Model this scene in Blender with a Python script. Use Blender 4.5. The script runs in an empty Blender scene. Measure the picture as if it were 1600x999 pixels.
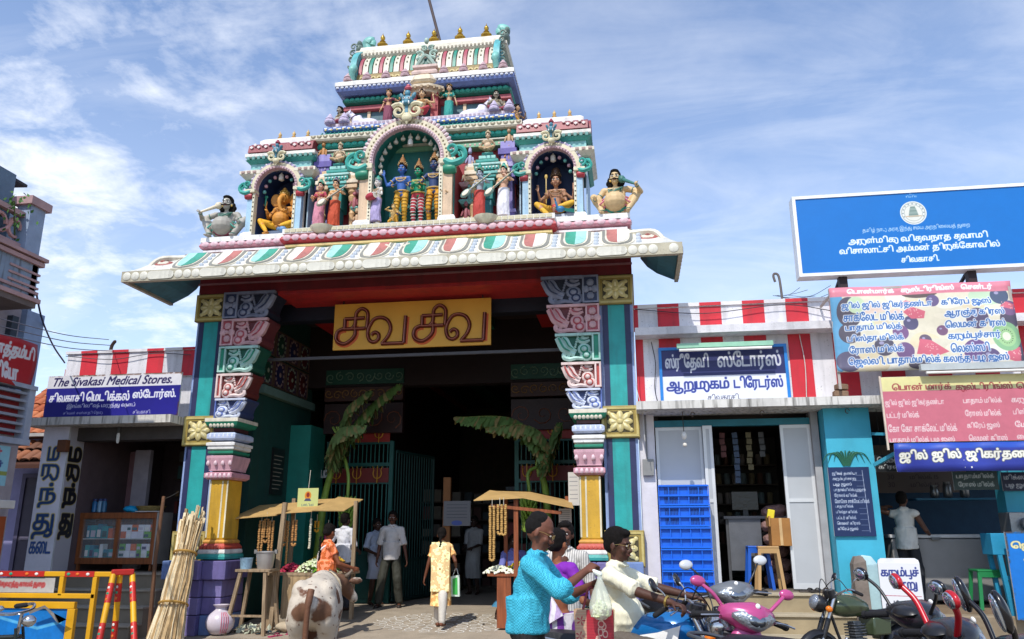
import bpy, bmesh, math, random
import numpy as np
from mathutils import Vector, Matrix, Euler
random.seed(7); RND=random.Random(7)
S=bpy.context.scene; C=S.collection
PI=math.pi; rad=math.radians
# ---------------------------------------------------------------- camera
CF,CYAW,CPIT,CROL,CH=1240.1,rad(8.6011),rad(14.8887),rad(-.128),1.55
_F=Vector((-math.sin(CYAW)*math.cos(CPIT),math.cos(CYAW)*math.cos(CPIT),math.sin(CPIT)))
_R0=Vector((math.cos(CYAW),math.sin(CYAW),0)); _U0=_R0.cross(_F)
_R=_R0*math.cos(CROL)+_U0*math.sin(CROL); _U=-_R0*math.sin(CROL)+_U0*math.cos(CROL)
cam=bpy.data.cameras.new('camera'); co=bpy.data.objects.new('camera',cam); C.objects.link(co)
m=Matrix((( _R.x,_U.x,-_F.x,0),(_R.y,_U.y,-_F.y,0),(_R.z,_U.z,-_F.z,CH),(0,0,0,1))); co.matrix_world=m
cam.sensor_width=36; cam.lens=CF/1600*36; cam.clip_start=.05; cam.clip_end=3000; S.camera=co
# ---------------------------------------------------------------- world, sun, exposure
SD=Vector((.24,1,-1.27)).normalized()          # direction in which the sunlight travels
SEL=math.asin(-SD.z); 
w=bpy.data.worlds.new('World'); S.world=w; w.use_nodes=True
nt=w.node_tree; N=nt.nodes; L=nt.links; bg=N['Background']; bg.inputs[1].default_value=.15
sky=N.new('ShaderNodeTexSky'); sky.sky_type='NISHITA'; sky.sun_disc=False; sky.sun_elevation=SEL
sky.sun_rotation=math.atan2(-SD.x,-SD.y); sky.air_density=1.0; sky.dust_density=.7; sky.ozone_density=1.6; sky.altitude=50
def nd(t,**k):
    n=N.new(t)
    for a,b in k.items(): setattr(n,a,b)
    return n
tc=nd('ShaderNodeTexCoord'); sx=nd('ShaderNodeSeparateXYZ'); L.new(tc.outputs['Generated'],sx.inputs[0])
def mth(op,a,b=None,c=None,clamp=False):
    n=N.new('ShaderNodeMath'); n.operation=op; n.use_clamp=clamp
    for i,v in enumerate((a,b,c)):
        if v is None: continue
        if isinstance(v,(int,float)): n.inputs[i].default_value=v
        else: L.new(v,n.inputs[i])
    return n.outputs[0]
zz=mth('ADD',mth('MAXIMUM',sx.outputs[2],0),.16)
cx=nd('ShaderNodeCombineXYZ'); L.new(mth('DIVIDE',sx.outputs[0],zz),cx.inputs[0]); L.new(mth('DIVIDE',sx.outputs[1],zz),cx.inputs[1]); 
def wn(scale,detail,rough,off,dist=0,sc=(1,1,1)):
    mp=nd('ShaderNodeMapping'); mp.inputs[1].default_value=off; mp.inputs[3].default_value=sc; L.new(cx.outputs[0],mp.inputs[0])
    n=nd('ShaderNodeTexNoise'); n.inputs['Scale'].default_value=scale; n.inputs['Detail'].default_value=detail
    n.inputs['Roughness'].default_value=rough; n.inputs['Distortion'].default_value=dist; L.new(mp.outputs[0],n.inputs['Vector']); return n.outputs[0]
big=wn(1.0,3,.5,(6.0,1.3,0)); fine=wn(6.0,10,.62,(1.0,4,2),.2); wisp=wn(1.5,9,.6,(8,2,5),.9,(1.0,2.2,1))
cl=mth('MULTIPLY',mth('SUBTRACT',mth('ADD',mth('MULTIPLY',big,.6),mth('MULTIPLY',fine,.7)),.645),5.0,clamp=True)
leftw=mth('MULTIPLY_ADD',sx.outputs[0],-1.9,-.15,clamp=True)      # more cloud to the left of the gate, as the weather has it
cl=mth('MULTIPLY',cl,mth('ADD',leftw,.12))
ws=mth('MULTIPLY',mth('SUBTRACT',wisp,.45),1.7,clamp=True)
hz=mth('MULTIPLY',mth('SUBTRACT',.55,sx.outputs[2],clamp=True),.62)
cov=mth('ADD',mth('MULTIPLY',cl,.7),mth('ADD',mth('MULTIPLY',ws,.5),mth('ADD',hz,.07)),clamp=True)
mx=nd('ShaderNodeMix',data_type='RGBA'); L.new(mth('MULTIPLY',cov,.93),mx.inputs['Factor'])
tint=nd('ShaderNodeMix',data_type='RGBA',blend_type='MULTIPLY'); tint.inputs['Factor'].default_value=1; L.new(sky.outputs[0],tint.inputs['A']); tint.inputs['B'].default_value=(1.03,1.16,1.32,1)
L.new(tint.outputs['Result'],mx.inputs['A']); mx.inputs['B'].default_value=(7.2,7.4,7.8,1); L.new(mx.outputs['Result'],bg.inputs[0])
sl=bpy.data.lights.new('sun','SUN'); sl.energy=3.5; sl.angle=rad(.53); sl.color=(1,.955,.88)
so=bpy.data.objects.new('sun',sl); C.objects.link(so); so.rotation_euler=SD.to_track_quat('-Z','Y').to_euler()
S.view_settings.view_transform='Standard'; S.view_settings.look='None'; S.view_settings.exposure=.2; S.view_settings.gamma=1
S.cycles.max_bounces=7; S.cycles.diffuse_bounces=4; S.cycles.use_denoising=True
# ---------------------------------------------------------------- pixel -> place (on real planes)
def ray(x,y): return _R*((x-800)/CF)+_U*((499.5-y)/CF)+_F
CO=Vector((0,0,CH))
def P(x,y,Y): d=ray(x,y); return CO+d*(Y/d.y)
def G(x,y,z=0): d=ray(x,y); return CO+d*((z-CH)/d.z)
def QX(x,y,X): d=ray(x,y); return CO+d*(X/d.x)
def RR(x0,y0,x1,y1,Y):
    xm,ym=(x0+x1)/2,(y0+y1)/2
    return P(x0,ym,Y).x,P(x1,ym,Y).x,P(xm,y1,Y).z,P(xm,y0,Y).z   # X0,X1,Z0,Z1
# ---------------------------------------------------------------- materials
_mats={}
def srgb(h):
    if isinstance(h,str): h=[int(h[i:i+2],16)/255 for i in (0,2,4)]
    return tuple((c/12.92 if c<=.04045 else ((c+.055)/1.055)**2.4) for c in h)
def M(col,rough=.6,var=.12,bump=.12,scale=6,metal=0,dirt=.12,spec=.4,kind=None,sub=0,alpha=1):
    key=(col,rough,var,bump,scale,metal,dirt,kind,alpha)
    if key in _mats: return _mats[key]
    c=srgb(col); m=bpy.data.materials.new('paint_'+str(len(_mats))); m.use_nodes=True
    t=m.node_tree; n=t.nodes; l=t.links; b=n['Principled BSDF']
    b.inputs['Roughness'].default_value=rough; b.inputs['Metallic'].default_value=metal
    b.inputs['Specular IOR Level'].default_value=spec
    if alpha<1: b.inputs['Alpha'].default_value=alpha
    co=n.new('ShaderNodeTexCoord')
    def noise(s,d=5,sc=None,out=0):
        x=n.new('ShaderNodeTexNoise'); x.inputs['Scale'].default_value=s; x.inputs['Detail'].default_value=d
        if sc:
            mp=n.new('ShaderNodeMapping'); mp.inputs[3].default_value=sc; l.new(co.outputs['Object'],mp.inputs[0]); l.new(mp.outputs[0],x.inputs['Vector'])
        else: l.new(co.outputs['Object'],x.inputs['Vector'])
        return x.outputs[out]
    def ramp(src,a,b_):
        r=n.new('ShaderNodeMapRange'); r.inputs[1].default_value=a; r.inputs[2].default_value=b_; l.new(src,r.inputs[0]); return r.outputs[0]
    def mix(f,a,b_,mode='MIX'):
        x=n.new('ShaderNodeMix'); x.data_type='RGBA'; x.blend_type=mode
        for s,v in (('Factor',f),('A',a),('B',b_)):
            i=x.inputs[s]
            if isinstance(v,(int,float)): i.default_value=v
            elif isinstance(v,tuple): i.default_value=(*v[:3],1)
            else: l.new(v,i)
        return x.outputs['Result']
    lo=tuple(x*(1-var) for x in c); hi=tuple(min(1,x*(1+var*.8)+var*.01) for x in c)
    if kind=='wood': base=mix(ramp(noise(3,6,(1,1,14)if 0 else (9,9,.7)),.3,.7),tuple(x*.6 for x in c),tuple(min(1,x*1.25) for x in c))
    elif kind=='stripes':
        wv=n.new('ShaderNodeTexWave'); wv.inputs['Scale'].default_value=scale; l.new(co.outputs['Object'],wv.inputs['Vector'])
        base=mix(ramp(wv.outputs[1],.55,.7),c,(.03,.035,.04)); 
        base=mix(.55,c,base)
    elif kind=='check':
        ck=n.new('ShaderNodeTexChecker'); ck.inputs['Scale'].default_value=scale; l.new(co.outputs['Object'],ck.inputs['Vector'])
        base=mix(ck.outputs[1],tuple(x*.72 for x in c),tuple(min(1,x*1.2+.03) for x in c))
    else: base=mix(ramp(noise(scale),.3,.7),lo,hi)
    if kind=='cow':
        f=ramp(noise(3.1,8),.56,.6); base=mix(f,(.52,.45,.36),(.13,.055,.028))
        for q in(-1,1,2):
            vm=n.new('ShaderNodeVectorMath'); vm.operation='DISTANCE'; l.new(co.outputs['Object'],vm.inputs[0]); vm.inputs[1].default_value=(q*.14,-.86,.92) if q<2 else (.14,.98,1.08)
            ad=n.new('ShaderNodeMath'); ad.operation='MULTIPLY_ADD'; l.new(noise(7,5),ad.inputs[0]); ad.inputs[1].default_value=-.22; l.new(vm.outputs['Value'],ad.inputs[2]); base=mix(ramp(ad.outputs[0],.035+.12*(q>1),.0+.12*(q>1)),base,(.13,.06,.03))
        f2=ramp(noise(22,4),.63,.68); base=mix(f2,base,(.12,.05,.03))
    if kind=='sari':
        f=ramp(noise(16,2),.5,.53); base=mix(f,c,tuple(min(1,x*1.6+.1) for x in c))
    if kind=='sariw':
        wv=n.new('ShaderNodeTexWave'); wv.inputs['Scale'].default_value=3.2; wv.inputs['Distortion'].default_value=2; l.new(co.outputs['Object'],wv.inputs['Vector'])
        base=mix(ramp(wv.outputs[1],.5,.6),c,(.75,.7,.74))
    if kind=='sarip':
        f=ramp(noise(18,2),.55,.6); base=mix(f,c,(.02,.012,.01))
    if dirt>0:
        f=ramp(noise(1.7,8,(1,1,.45)),.52,.75)
        x=n.new('ShaderNodeMath'); x.operation='MULTIPLY'; l.new(f,x.inputs[0]); x.inputs[1].default_value=min(1,dirt*2.2)
        base=mix(x.outputs[0],base,tuple(y*.45+.012 for y in c))
    if kind=='stain':   # water streaks running down from the top
        f=ramp(noise(5,7,(3.5,3.5,.35)),.5,.68); x=n.new('ShaderNodeMath'); x.operation='MULTIPLY'; l.new(f,x.inputs[0]); x.inputs[1].default_value=.75
        base=mix(x.outputs[0],base,(.05,.045,.035))
    if kind=='stain2':
        f=ramp(noise(3,8,(3,3,.4)),.5,.72); x=n.new('ShaderNodeMath'); x.operation='MULTIPLY'; l.new(f,x.inputs[0]); x.inputs[1].default_value=.42
        base=mix(x.outputs[0],base,tuple(y*.35+.02 for y in c))
        f=ramp(noise(45,3),.66,.7); base=mix(f,base,tuple(y*.5+.03 for y in c))
    if kind=='speck':
        f=ramp(noise(90,2),.55,.7); base=mix(f,base,tuple(y*.55 for y in c))
    l.new(base,b.inputs['Base Color'])
    if bump>0:
        bp=n.new('ShaderNodeBump'); bp.inputs['Strength'].default_value=min(1,bump*2); bp.inputs['Distance'].default_value=.01
        l.new(noise(scale*5,6),bp.inputs['Height']); l.new(bp.outputs[0],b.inputs['Normal'])
        if kind in('stripes','check','sari','sariw','cloth','sarip'):
            bp.inputs['Distance'].default_value=.035; bp.inputs['Strength'].default_value=.95
            l.new(noise(6,4,(1.6,1.6,.7)),bp.inputs['Height'])
    _mats[key]=m; return m
def glass(col='dfe8ea',a=.09,rough=.05):
    return M(col,rough,0,0,alpha=a,dirt=0,spec=.8)
# ---------------------------------------------------------------- mesh builder
class MB:
    def __init__(s): s.v=[]; s.f=[]; s.mi=[]; s.k=0
    def add(s,vs,fs):
        o=len(s.v); s.v+= [tuple(v) for v in vs]; s.f+=[tuple(i+o for i in f) for f in fs]; s.mi+=[s.k]*len(fs); return s
    def box(s,x0,x1,y0,y1,z0,z1):
        if x0>x1:x0,x1=x1,x0
        if y0>y1:y0,y1=y1,y0
        if z0>z1:z0,z1=z1,z0
        return s.add([(x,y,z) for x in(x0,x1) for y in(y0,y1) for z in(z0,z1)],[(0,1,3,2),(4,6,7,5),(0,4,5,1),(2,3,7,6),(0,2,6,4),(1,5,7,3)])
    def cbox(s,c,sz,rot=(0,0,0)):
        e=Euler(rot).to_matrix(); vs=[Vector(c)+e@Vector((x*sz[0]/2,y*sz[1]/2,z*sz[2]/2)) for x in(-1,1) for y in(-1,1) for z in(-1,1)]
        return s.add(vs,[(0,1,3,2),(4,6,7,5),(0,4,5,1),(2,3,7,6),(0,2,6,4),(1,5,7,3)])
    def bar(s,p,q,w,d=None,up=(0,0,1)):   # square bar
        p=Vector(p);q=Vector(q);d=d or w;a=(q-p).normalized();u=Vector(up)
        if abs(a.dot(u))>.98:u=Vector((0,1,0))
        r=a.cross(u).normalized();u=r.cross(a)
        vs=[e+r*(i*w/2)+u*(j*d/2) for e in(p,q) for i,j in((-1,-1),(1,-1),(1,1),(-1,1))]
        return s.add(vs,[(0,1,2,3),(4,7,6,5)]+[(i,4+i,4+(i+1)%4,(i+1)%4) for i in range(4)])
    def loft(s,rings,cap=True,close=True):
        n=len(rings[0]); vs=[v for r in rings for v in r]; fs=[]
        for i in range(len(rings)-1):
            for j in range(n if close else n-1): fs.append((i*n+j,i*n+(j+1)%n,(i+1)*n+(j+1)%n,(i+1)*n+j))
        if cap: fs+=[tuple(range(n))[::-1],tuple((len(rings)-1)*n+j for j in range(n))]
        return s.add(vs,fs)
    def tube(s,pts,r,n=8,cap=True,flat=1):
        pts=[Vector(p) for p in pts]; rs=r if isinstance(r,(list,tuple)) else [r]*len(pts); rings=[]; pu=None
        for i,p in enumerate(pts):
            a=(pts[min(i+1,len(pts)-1)]-pts[max(i-1,0)])
            a=a.normalized() if a.length>1e-9 else Vector((0,0,1))
            if pu is None:
                u=Vector((0,0,1)) if abs(a.z)<.9 else Vector((0,1,0))
            else: u=pu
            x=a.cross(u)
            if x.length<1e-6: x=a.cross(Vector((1,0,0)))
            x.normalize(); u=x.cross(a).normalized(); pu=u
            rings.append([p+(x*math.cos(t)+u*math.sin(t)*flat)*rs[i] for t in (2*PI*k/n for k in range(n))])
        return s.loft(rings,cap)
    def cyl(s,p,q,r0,r1=None,n=12): return s.tube([p,q],[r0,r0 if r1 is None else r1],n)
    def lathe(s,prof,c=(0,0,0),n=16,sx=1,sy=1,ax='z',a0=0,rot=None):
        rings=[]
        for r,z in prof:
            ring=[]
            for k in range(n):
                t=a0+2*PI*k/n; v=Vector((r*math.cos(t)*sx,r*math.sin(t)*sy,z))
                if ax=='y': v=Vector((v.x,v.z,v.y))
                if ax=='x': v=Vector((v.z,v.x,v.y))
                if rot: v=rot@v
                ring.append(v+Vector(c))
            rings.append(ring)
        return s.loft(rings)
    def ell(s,c,r,n=12,rot=None,m=None):
        m=m or max(4,n//2); 
        if not hasattr(r,'__len__'): r=(r,r,r)
        R=Euler(rot).to_matrix() if rot else None; c=Vector(c); vs=[];fs=[]
        for i in range(1,m):
            p=PI*i/m
            for k in range(n):
                t=2*PI*k/n; v=Vector((r[0]*math.sin(p)*math.cos(t),r[1]*math.sin(p)*math.sin(t),r[2]*math.cos(p))); vs.append(c+(R@v if R else v))
        for z in(1,-1):
            v=Vector((0,0,r[2]*z)); vs.append(c+(R@v if R else v))
        for i in range(m-2):
            for k in range(n): fs.append((i*n+k,(i+1)*n+k,(i+1)*n+(k+1)%n,i*n+(k+1)%n))
        a=len(vs)-2
        for k in range(n): fs+=[(a,k,(k+1)%n),(a+1,(m-2)*n+(k+1)%n,(m-2)*n+k)]
        return s.add(vs,fs)
    def cap(s,p,q,r0,r1=None,n=10):       # closed tapered capsule
        r1=r0 if r1 is None else r1; p=Vector(p);q=Vector(q);a=(q-p); 
        if a.length<1e-6:a=Vector((0,0,1e-4))
        a.normalize()
        return s.tube([p-a*r0*.95,p-a*r0*.7,p,q,q+a*r1*.7,q+a*r1*.95],[r0*.25,r0*.72,r0,r1,r1*.72,r1*.25],n)
    def prism(s,poly,y0,y1):  # polygon in XZ extruded along Y
        n=len(poly); return s.add([(x,y,z) for y in(y0,y1) for x,z in poly],[tuple(range(n)),tuple(range(2*n-1,n-1,-1))]+[(i,n+i,n+(i+1)%n,(i+1)%n) for i in range(n)])
    def stack(s,x0,x1,y0,y1,prof):  # moulding round a rectangle: (out,z) pairs
        return s.loft([[(x0-o,y0-o,z),(x1+o,y0-o,z),(x1+o,y1+o,z),(x0-o,y1+o,z)] for o,z in prof])
    def arch(s,cx,cz,r0,r1,y0,y1,a0=0,a1=PI,n=24):
        rings=[]
        for i in range(n+1):
            t=a0+(a1-a0)*i/n; c,sn=math.cos(t),math.sin(t)
            rings.append([(cx+r0*c,y0,cz+r0*sn),(cx+r1*c,y0,cz+r1*sn),(cx+r1*c,y1,cz+r1*sn),(cx+r0*c,y1,cz+r0*sn)])
        return s.loft(rings)
    def xf(s,mat):
        s.v=[tuple(mat@Vector(v)) for v in s.v]; return s
    def mesh(s,name,mats,smooth=None):
        me=bpy.data.meshes.new(name); me.from_pydata(s.v,[],s.f)
        bm=bmesh.new(); bm.from_mesh(me); bmesh.ops.recalc_face_normals(bm,faces=bm.faces); bm.to_mesh(me); bm.free()
        for m in (mats if isinstance(mats,list) else [mats]): me.materials.append(m)
        if isinstance(mats,list): me.polygons.foreach_set('material_index',s.mi)
        if smooth:
            me.polygons.foreach_set('use_smooth',[True]*len(me.polygons)); me.set_sharp_from_angle(angle=rad(smooth))
        return me
def tag(o,label=None,cat=None,group=None,kind=None):
    if label:o['label']=label
    if cat:o['category']=cat
    if group:o['group']=group
    if kind:o['kind']=kind
    return o
def T(name,label,cat,group=None,loc=(0,0,0)):
    o=bpy.data.objects.new(name,None); C.objects.link(o); o.location=loc; o.empty_display_size=.1; return tag(o,label,cat,group)
def inv(p): return p.matrix_basis.inverted() @ (p.parent and inv(p.parent) or Matrix()) if p else Matrix()
def wmat(p): 
    return Matrix() if p is None else wmat(p.parent)@p.matrix_parent_inverse@p.matrix_basis if p.parent else p.matrix_basis.copy()
def ob(name,mb,mats,parent=None,smooth=None,kind=None,label=None,bevel=0,local=False):
    me=mb.mesh(name,mats,smooth) if isinstance(mb,MB) else mb
    o=bpy.data.objects.new(name,me); C.objects.link(o)
    if parent is not None:
        o.parent=parent
        if not local: o.matrix_parent_inverse=wmat(parent).inverted()
    if kind:o['kind']=kind
    if label:o['label']=label
    if bevel:
        b=o.modifiers.new('b','BEVEL'); b.width=bevel; b.segments=2; b.limit_method='ANGLE'
    return o
def row(name,mb,mats,parent,places,smooth=None):   # alike pieces sharing one mesh; places: (x,y,z) or (x,y,z,rotz) or with scale / rotation
    me=mb.mesh(name,mats,smooth); out=[]
    for p in places:
        o=ob(name,me,None,parent); o.location=p[:3]
        if len(p)>3:
            if hasattr(p[3],'__len__'): o.rotation_euler=p[3]
            else: o.rotation_euler=(0,0,p[3])
        if len(p)>4: o.scale=p[4] if hasattr(p[4],'__len__') else (p[4],)*3
        out.append(o)
    return out
def kids(o): return [c for c in bpy.data.objects if c.parent is o]
def dup(o,parent=None,loc=None,rz=None,label=None,_m=None,scale=None):
    if _m is None:
        _m={}
        for c in bpy.data.objects:
            if c.parent: _m.setdefault(c.parent,[]).append(c)
    n=o.copy(); C.objects.link(n); n.parent=parent
    if loc is not None:n.location=loc
    if rz is not None:n.rotation_euler=(0,0,rz)
    if scale is not None:n.scale=(scale,)*3
    if label:n['label']=label
    for c in _m.get(o,[]): dup(c,n,_m=_m)
    return n
def lin(a,b,n): return [a+(b-a)*i/(n-1) for i in range(n)] if n>1 else [(a+b)/2]
def spl(pts,k=6):   # Catmull-Rom
    pts=[Vector(p) for p in pts]; q=[pts[0]*2-pts[1]]+pts+[pts[-1]*2-pts[-2]]; out=[]
    for i in range(1,len(q)-2):
        a,b,c,d=q[i-1:i+3]
        for j in range(k):
            t=j/k; out.append(.5*((2*b)+(c-a)*t+(2*a-5*b+4*c-d)*t*t+(3*b-a-3*c+d)*t**3))
    return out+[pts[-1]]
# ---------------------------------------------------------------- painter for flat print: signs, posters, painted boards
_glyph={}
def contours(s):
    if s in _glyph: return _glyph[s]
    c=bpy.data.curves.new('t','FONT'); c.body=s; c.size=1; o=bpy.data.objects.new('t',c); C.objects.link(o)
    dg=bpy.context.evaluated_depsgraph_get(); cu=o.to_curve(dg); out=[]
    for sp in cu.splines:
        b=sp.bezier_points; n=len(b); pl=[]
        for i in range(n):
            p0,p1,p2,p3=[np.array(v[:2]) for v in (b[i].co,b[i].handle_right,b[(i+1)%n].handle_left,b[(i+1)%n].co)]
            for j in range(6):
                t=j/6; pl.append((1-t)**3*p0+3*(1-t)**2*t*p1+3*(1-t)*t*t*p2+t**3*p3)
        if pl: out.append(np.array(pl))
    o.to_curve_clear(); bpy.data.objects.remove(o); bpy.data.curves.remove(c)
    _glyph[s]=out; return out
PRE='ெேை'; TWO={'ொ':('ெ','ா'),'ோ':('ே','ா'),'ௌ':('ெ','ள')}
HC=set('கடமரழளகூ'); 
def shape(s):
    """visual order of Tamil vowel signs; u-signs drawn by hand"""
    out=[];
    for ch in s:
        if ch in TWO: a,b=TWO[ch]; out.insert(len(out)-1,[a]); out.append([b])
        elif ch in PRE: out.insert(len(out)-1,[ch])
        elif ch in 'ுூ' and out: out[-1]=[out[-1][0],ch]
        elif ch=='்' and out: out[-1]=[out[-1][0]+ch]
        else: out.append([ch])
    return out
def hook(kind,cons,x0,x1):
    """hand-drawn u sign: polyline(s) in font units hung on a consonant spanning x0..x1"""
    w=x1-x0; r=x1; H=.62; t=[]
    if cons in 'கடமரழள':
        t=[(r-.06,.03),(r+.02,-.16),(r-.14,-.24),(r-.28,-.16),(r-.3,-.02)] if 0 else [(r-.1,.02),(r-.02,-.1),(r+.08,-.2),(r+.22,-.14),(r+.27,.1),(r+.25,.36),(r+.12,.5),(r-.02,.5)]
    elif cons in 'தநறனணல': t=[(r-.05,.02),(r+.12,.02),(r+.12,.52),(r+.12,.02),(r+.12,-.14),(r,-.22),(r-.14,-.2)]
    else: t=[(r-.04,.1),(r-.03,-.12),(r-.1,-.22),(r-.24,-.2)]
    sm=spl([(a,b,0) for a,b in t],5); o=[np.array([v.x,v.y]) for v in sm]; ex=max(v[0] for v in o)
    if kind=='ூ': 
        q=spl([(ex,.3,0),(ex+.12,.42,0),(ex+.2,.2,0),(ex+.1,.05,0),(ex+.22,-.1,0)],5); o+= [np.array([v.x,v.y]) for v in q]; ex+=.22
    return o,ex
def thick(pl,w):
    quads=[]
    for a,b in zip(pl[:-1],pl[1:]):
        d=b-a; l=np.hypot(*d)
        if l<1e-6: continue
        n=np.array([-d[1],d[0]])/l*w/2; e=d/l*w*.3; quads.append(np.array([a-n-e,b-n+e,b+n+e,a+n-e]))
    return quads
def layout(s):
    """list of contours (nonzero fill) for a string, laid out from x=0; returns contours,width"""
    if all(ord(c)<0x0b80 for c in s): cs=contours(s); return cs,(max(c[:,0].max() for c in cs) if cs else 0)
    x=0; out=[]
    for cl in shape(s):
        if cl[0]==' ': x+=.28; continue
        if cl[0]=='உ':
            pl=[np.array([v.x+x,v.y]) for v in spl([(.22,.3,0),(.12,.42,0),(.22,.56,0),(.38,.5,0),(.4,.3,0),(.2,.08,0),(.1,.02,0),(.4,.02,0),(.8,.02,0)],5)]; out+=thick(pl,.075); x+=.88; continue
        cs=contours(cl[0])
        if not cs: continue
        mn=min(c[:,0].min() for c in cs); mxx=max(c[:,0].max() for c in cs)
        out+=[c+np.array([x-mn,0]) for c in cs]; e=x+mxx-mn
        if len(cl)>1:
            pl,ex=hook(cl[1],cl[0][0],x,e); out+=thick(pl,.075); e=max(e,ex)
        x=e+.07
    return out,x-.07
def fillmask(polys,W,H,ss=3):
    """antialiased nonzero-winding coverage of polygons given in pixels (y up)"""
    acc=np.zeros((H*ss+1,W*ss+2),np.float32)
    for p in polys:
        q=p*ss; a=q; b=np.roll(q,-1,0); up=b[:,1]>a[:,1]
        lo=np.where(up[:,None],a,b); hi=np.where(up[:,None],b,a); sg=np.where(up,1,-1)
        r0=np.clip(np.ceil(lo[:,1]-.5),0,H*ss).astype(int); r1=np.clip(np.ceil(hi[:,1]-.5),0,H*ss).astype(int); n=r1-r0
        k=n>0
        if not k.any(): continue
        lo,hi,sg,r0,n=lo[k],hi[k],sg[k],r0[k],n[k]
        idx=np.repeat(np.arange(len(n)),n); rr=np.arange(n.sum())-np.repeat(np.cumsum(n)-n,n)+r0[idx]
        xx=lo[idx,0]+(rr+.5-lo[idx,1])/(hi[idx,1]-lo[idx,1])*(hi[idx,0]-lo[idx,0])
        np.add.at(acc,(rr,np.clip(np.ceil(xx-.5),0,W*ss+1).astype(int)),sg[idx])
    c=(np.abs(np.cumsum(acc,1))>.5)[:H*ss,:W*ss].astype(np.float32)
    return c.reshape(H,ss,W,ss).mean((1,3))
def grow(m,r):
    o=m.copy(); R=int(math.ceil(r))
    for dy in range(-R,R+1):
        for dx in range(-R,R+1):
            d=math.hypot(dx,dy)
            if d>r+.5 or (dx==0 and dy==0): continue
            w=min(1,r+.5-d); o=np.maximum(o,np.roll(np.roll(m,dy,0),dx,1)*w)
    return o
def col3(c): return np.array([int(c[i:i+2],16)/255 for i in (0,2,4)] if isinstance(c,str) else c,np.float32)
class Cv:
    """a painted board facing -Y: photo-pixel box on plane Y -> canvas"""
    def __init__(s,box,Y,bg='ffffff',res=170,ext=None):
        s.Y=Y; s.x0,s.x1,s.z0,s.z1=ext or RR(*box,Y); s.res=res
        s.W=max(8,int((s.x1-s.x0)*res)); s.H=max(8,int((s.z1-s.z0)*res)); s.a=np.ones((s.H,s.W,3),np.float32)*col3(bg)
        s.rs=np.random.RandomState(3)
    def px(s,x,y): p=P(x,y,s.Y); return np.array([(p.x-s.x0)*s.res,(p.z-s.z0)*s.res])
    def put(s,m,c): s.a=s.a*(1-m[...,None])+col3(c)*m[...,None]
    def poly(s,pts,c,photo=True):
        q=np.array([s.px(*p) for p in pts]) if photo else np.array([[u*s.W,v*s.H] for u,v in pts]); s.put(fillmask([q],s.W,s.H),c)
    def ell(s,u,v,ru,rv,c,ang=0,n=28):
        t=np.arange(n)*2*PI/n; x=ru*np.cos(t); y=rv*np.sin(t)
        s.poly(list(zip(u+(x*math.cos(ang)-y*math.sin(ang)),v+(x*math.sin(ang)+y*math.cos(ang))*1.0)),c,False)
    def line(s,pts,c,w,photo=False):
        q=[s.px(*p) if photo else np.array([p[0]*s.W,p[1]*s.H]) for p in pts]; s.put(fillmask(thick(q,w),s.W,s.H),c)
    def text(s,t,box,c,edge=None,ew=1.5,bold=0,uv=False,shadow=None,slant=0):
        """box: photo x0,y0,x1,y1 (left-top, right-bottom) of the lettering; the baseline may slope"""
        cs,w=layout(t)
        if not cs: return
        mnx=min(c_[:,0].min() for c_ in cs); mxx=max(c_[:,0].max() for c_ in cs)
        mny=min(c_[:,1].min() for c_ in cs); mxy=max(c_[:,1].max() for c_ in cs)
        if uv: A=np.array([box[0]*s.W,box[1]*s.H]); B=np.array([box[2]*s.W,box[3]*s.H])
        else:
            x0,y0,x1,y1=box; a=P(x0,(y0+y1)/2,s.Y); b=P(x1,(y0+y1)/2,s.Y); z0=P((x0+x1)/2,y1,s.Y).z; z1=P((x0+x1)/2,y0,s.Y).z
            A=np.array([(a.x-s.x0)*s.res,(z0-s.z0)*s.res]); B=np.array([(b.x-s.x0)*s.res,(z1-s.z0)*s.res])
        sc=(B-A)/np.array([mxx-mnx,mxy-mny]); q=[(c_-np.array([mnx,mny]))*sc+A for c_ in cs]
        if slant: q=[np.stack([c_[:,0]+slant*(c_[:,1]-A[1]),c_[:,1]],1) for c_ in q]
        m=fillmask(q,s.W,s.H)
        bold=bold*1.5+.35
        if bold: m=grow(m,bold)
        if shadow: s.put(np.roll(np.roll(grow(m,ew),-1,0),2,1),shadow)
        if edge: s.put(grow(m,ew),edge)
        s.put(m,c)
    def wear(s,amt=.06,col=None,rust=0):
        def nz(k):
            h,w=max(2,s.H//k+2),max(2,s.W//k+2); g=s.rs.rand(h,w).astype(np.float32)
            yi=np.linspace(0,h-1.001,s.H); xi=np.linspace(0,w-1.001,s.W); y0=yi.astype(int); x0=xi.astype(int); fy=(yi-y0)[:,None]; fx=(xi-x0)[None]
            return (g[y0][:,x0]*(1-fy)+g[y0+1][:,x0]*fy)*(1-fx)+(g[y0][:,x0+1]*(1-fy)+g[y0+1][:,x0+1]*fy)*fx
        n=nz(40)*.5+nz(12)*.3+nz(4)*.2; s.a=np.clip(s.a*(1+(n[...,None]-.5)*amt*2.5),0,1)
        if rust:
            d=np.minimum(np.minimum(np.arange(s.H)[:,None],s.H-1-np.arange(s.H)[:,None]),np.minimum(np.arange(s.W)[None],s.W-1-np.arange(s.W)[None]))
            m=np.clip((n-.45)*6,0,1)*np.clip(1-d/(6.*rust),0,1); s.put(m.astype(np.float32),'5a3420')
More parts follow.
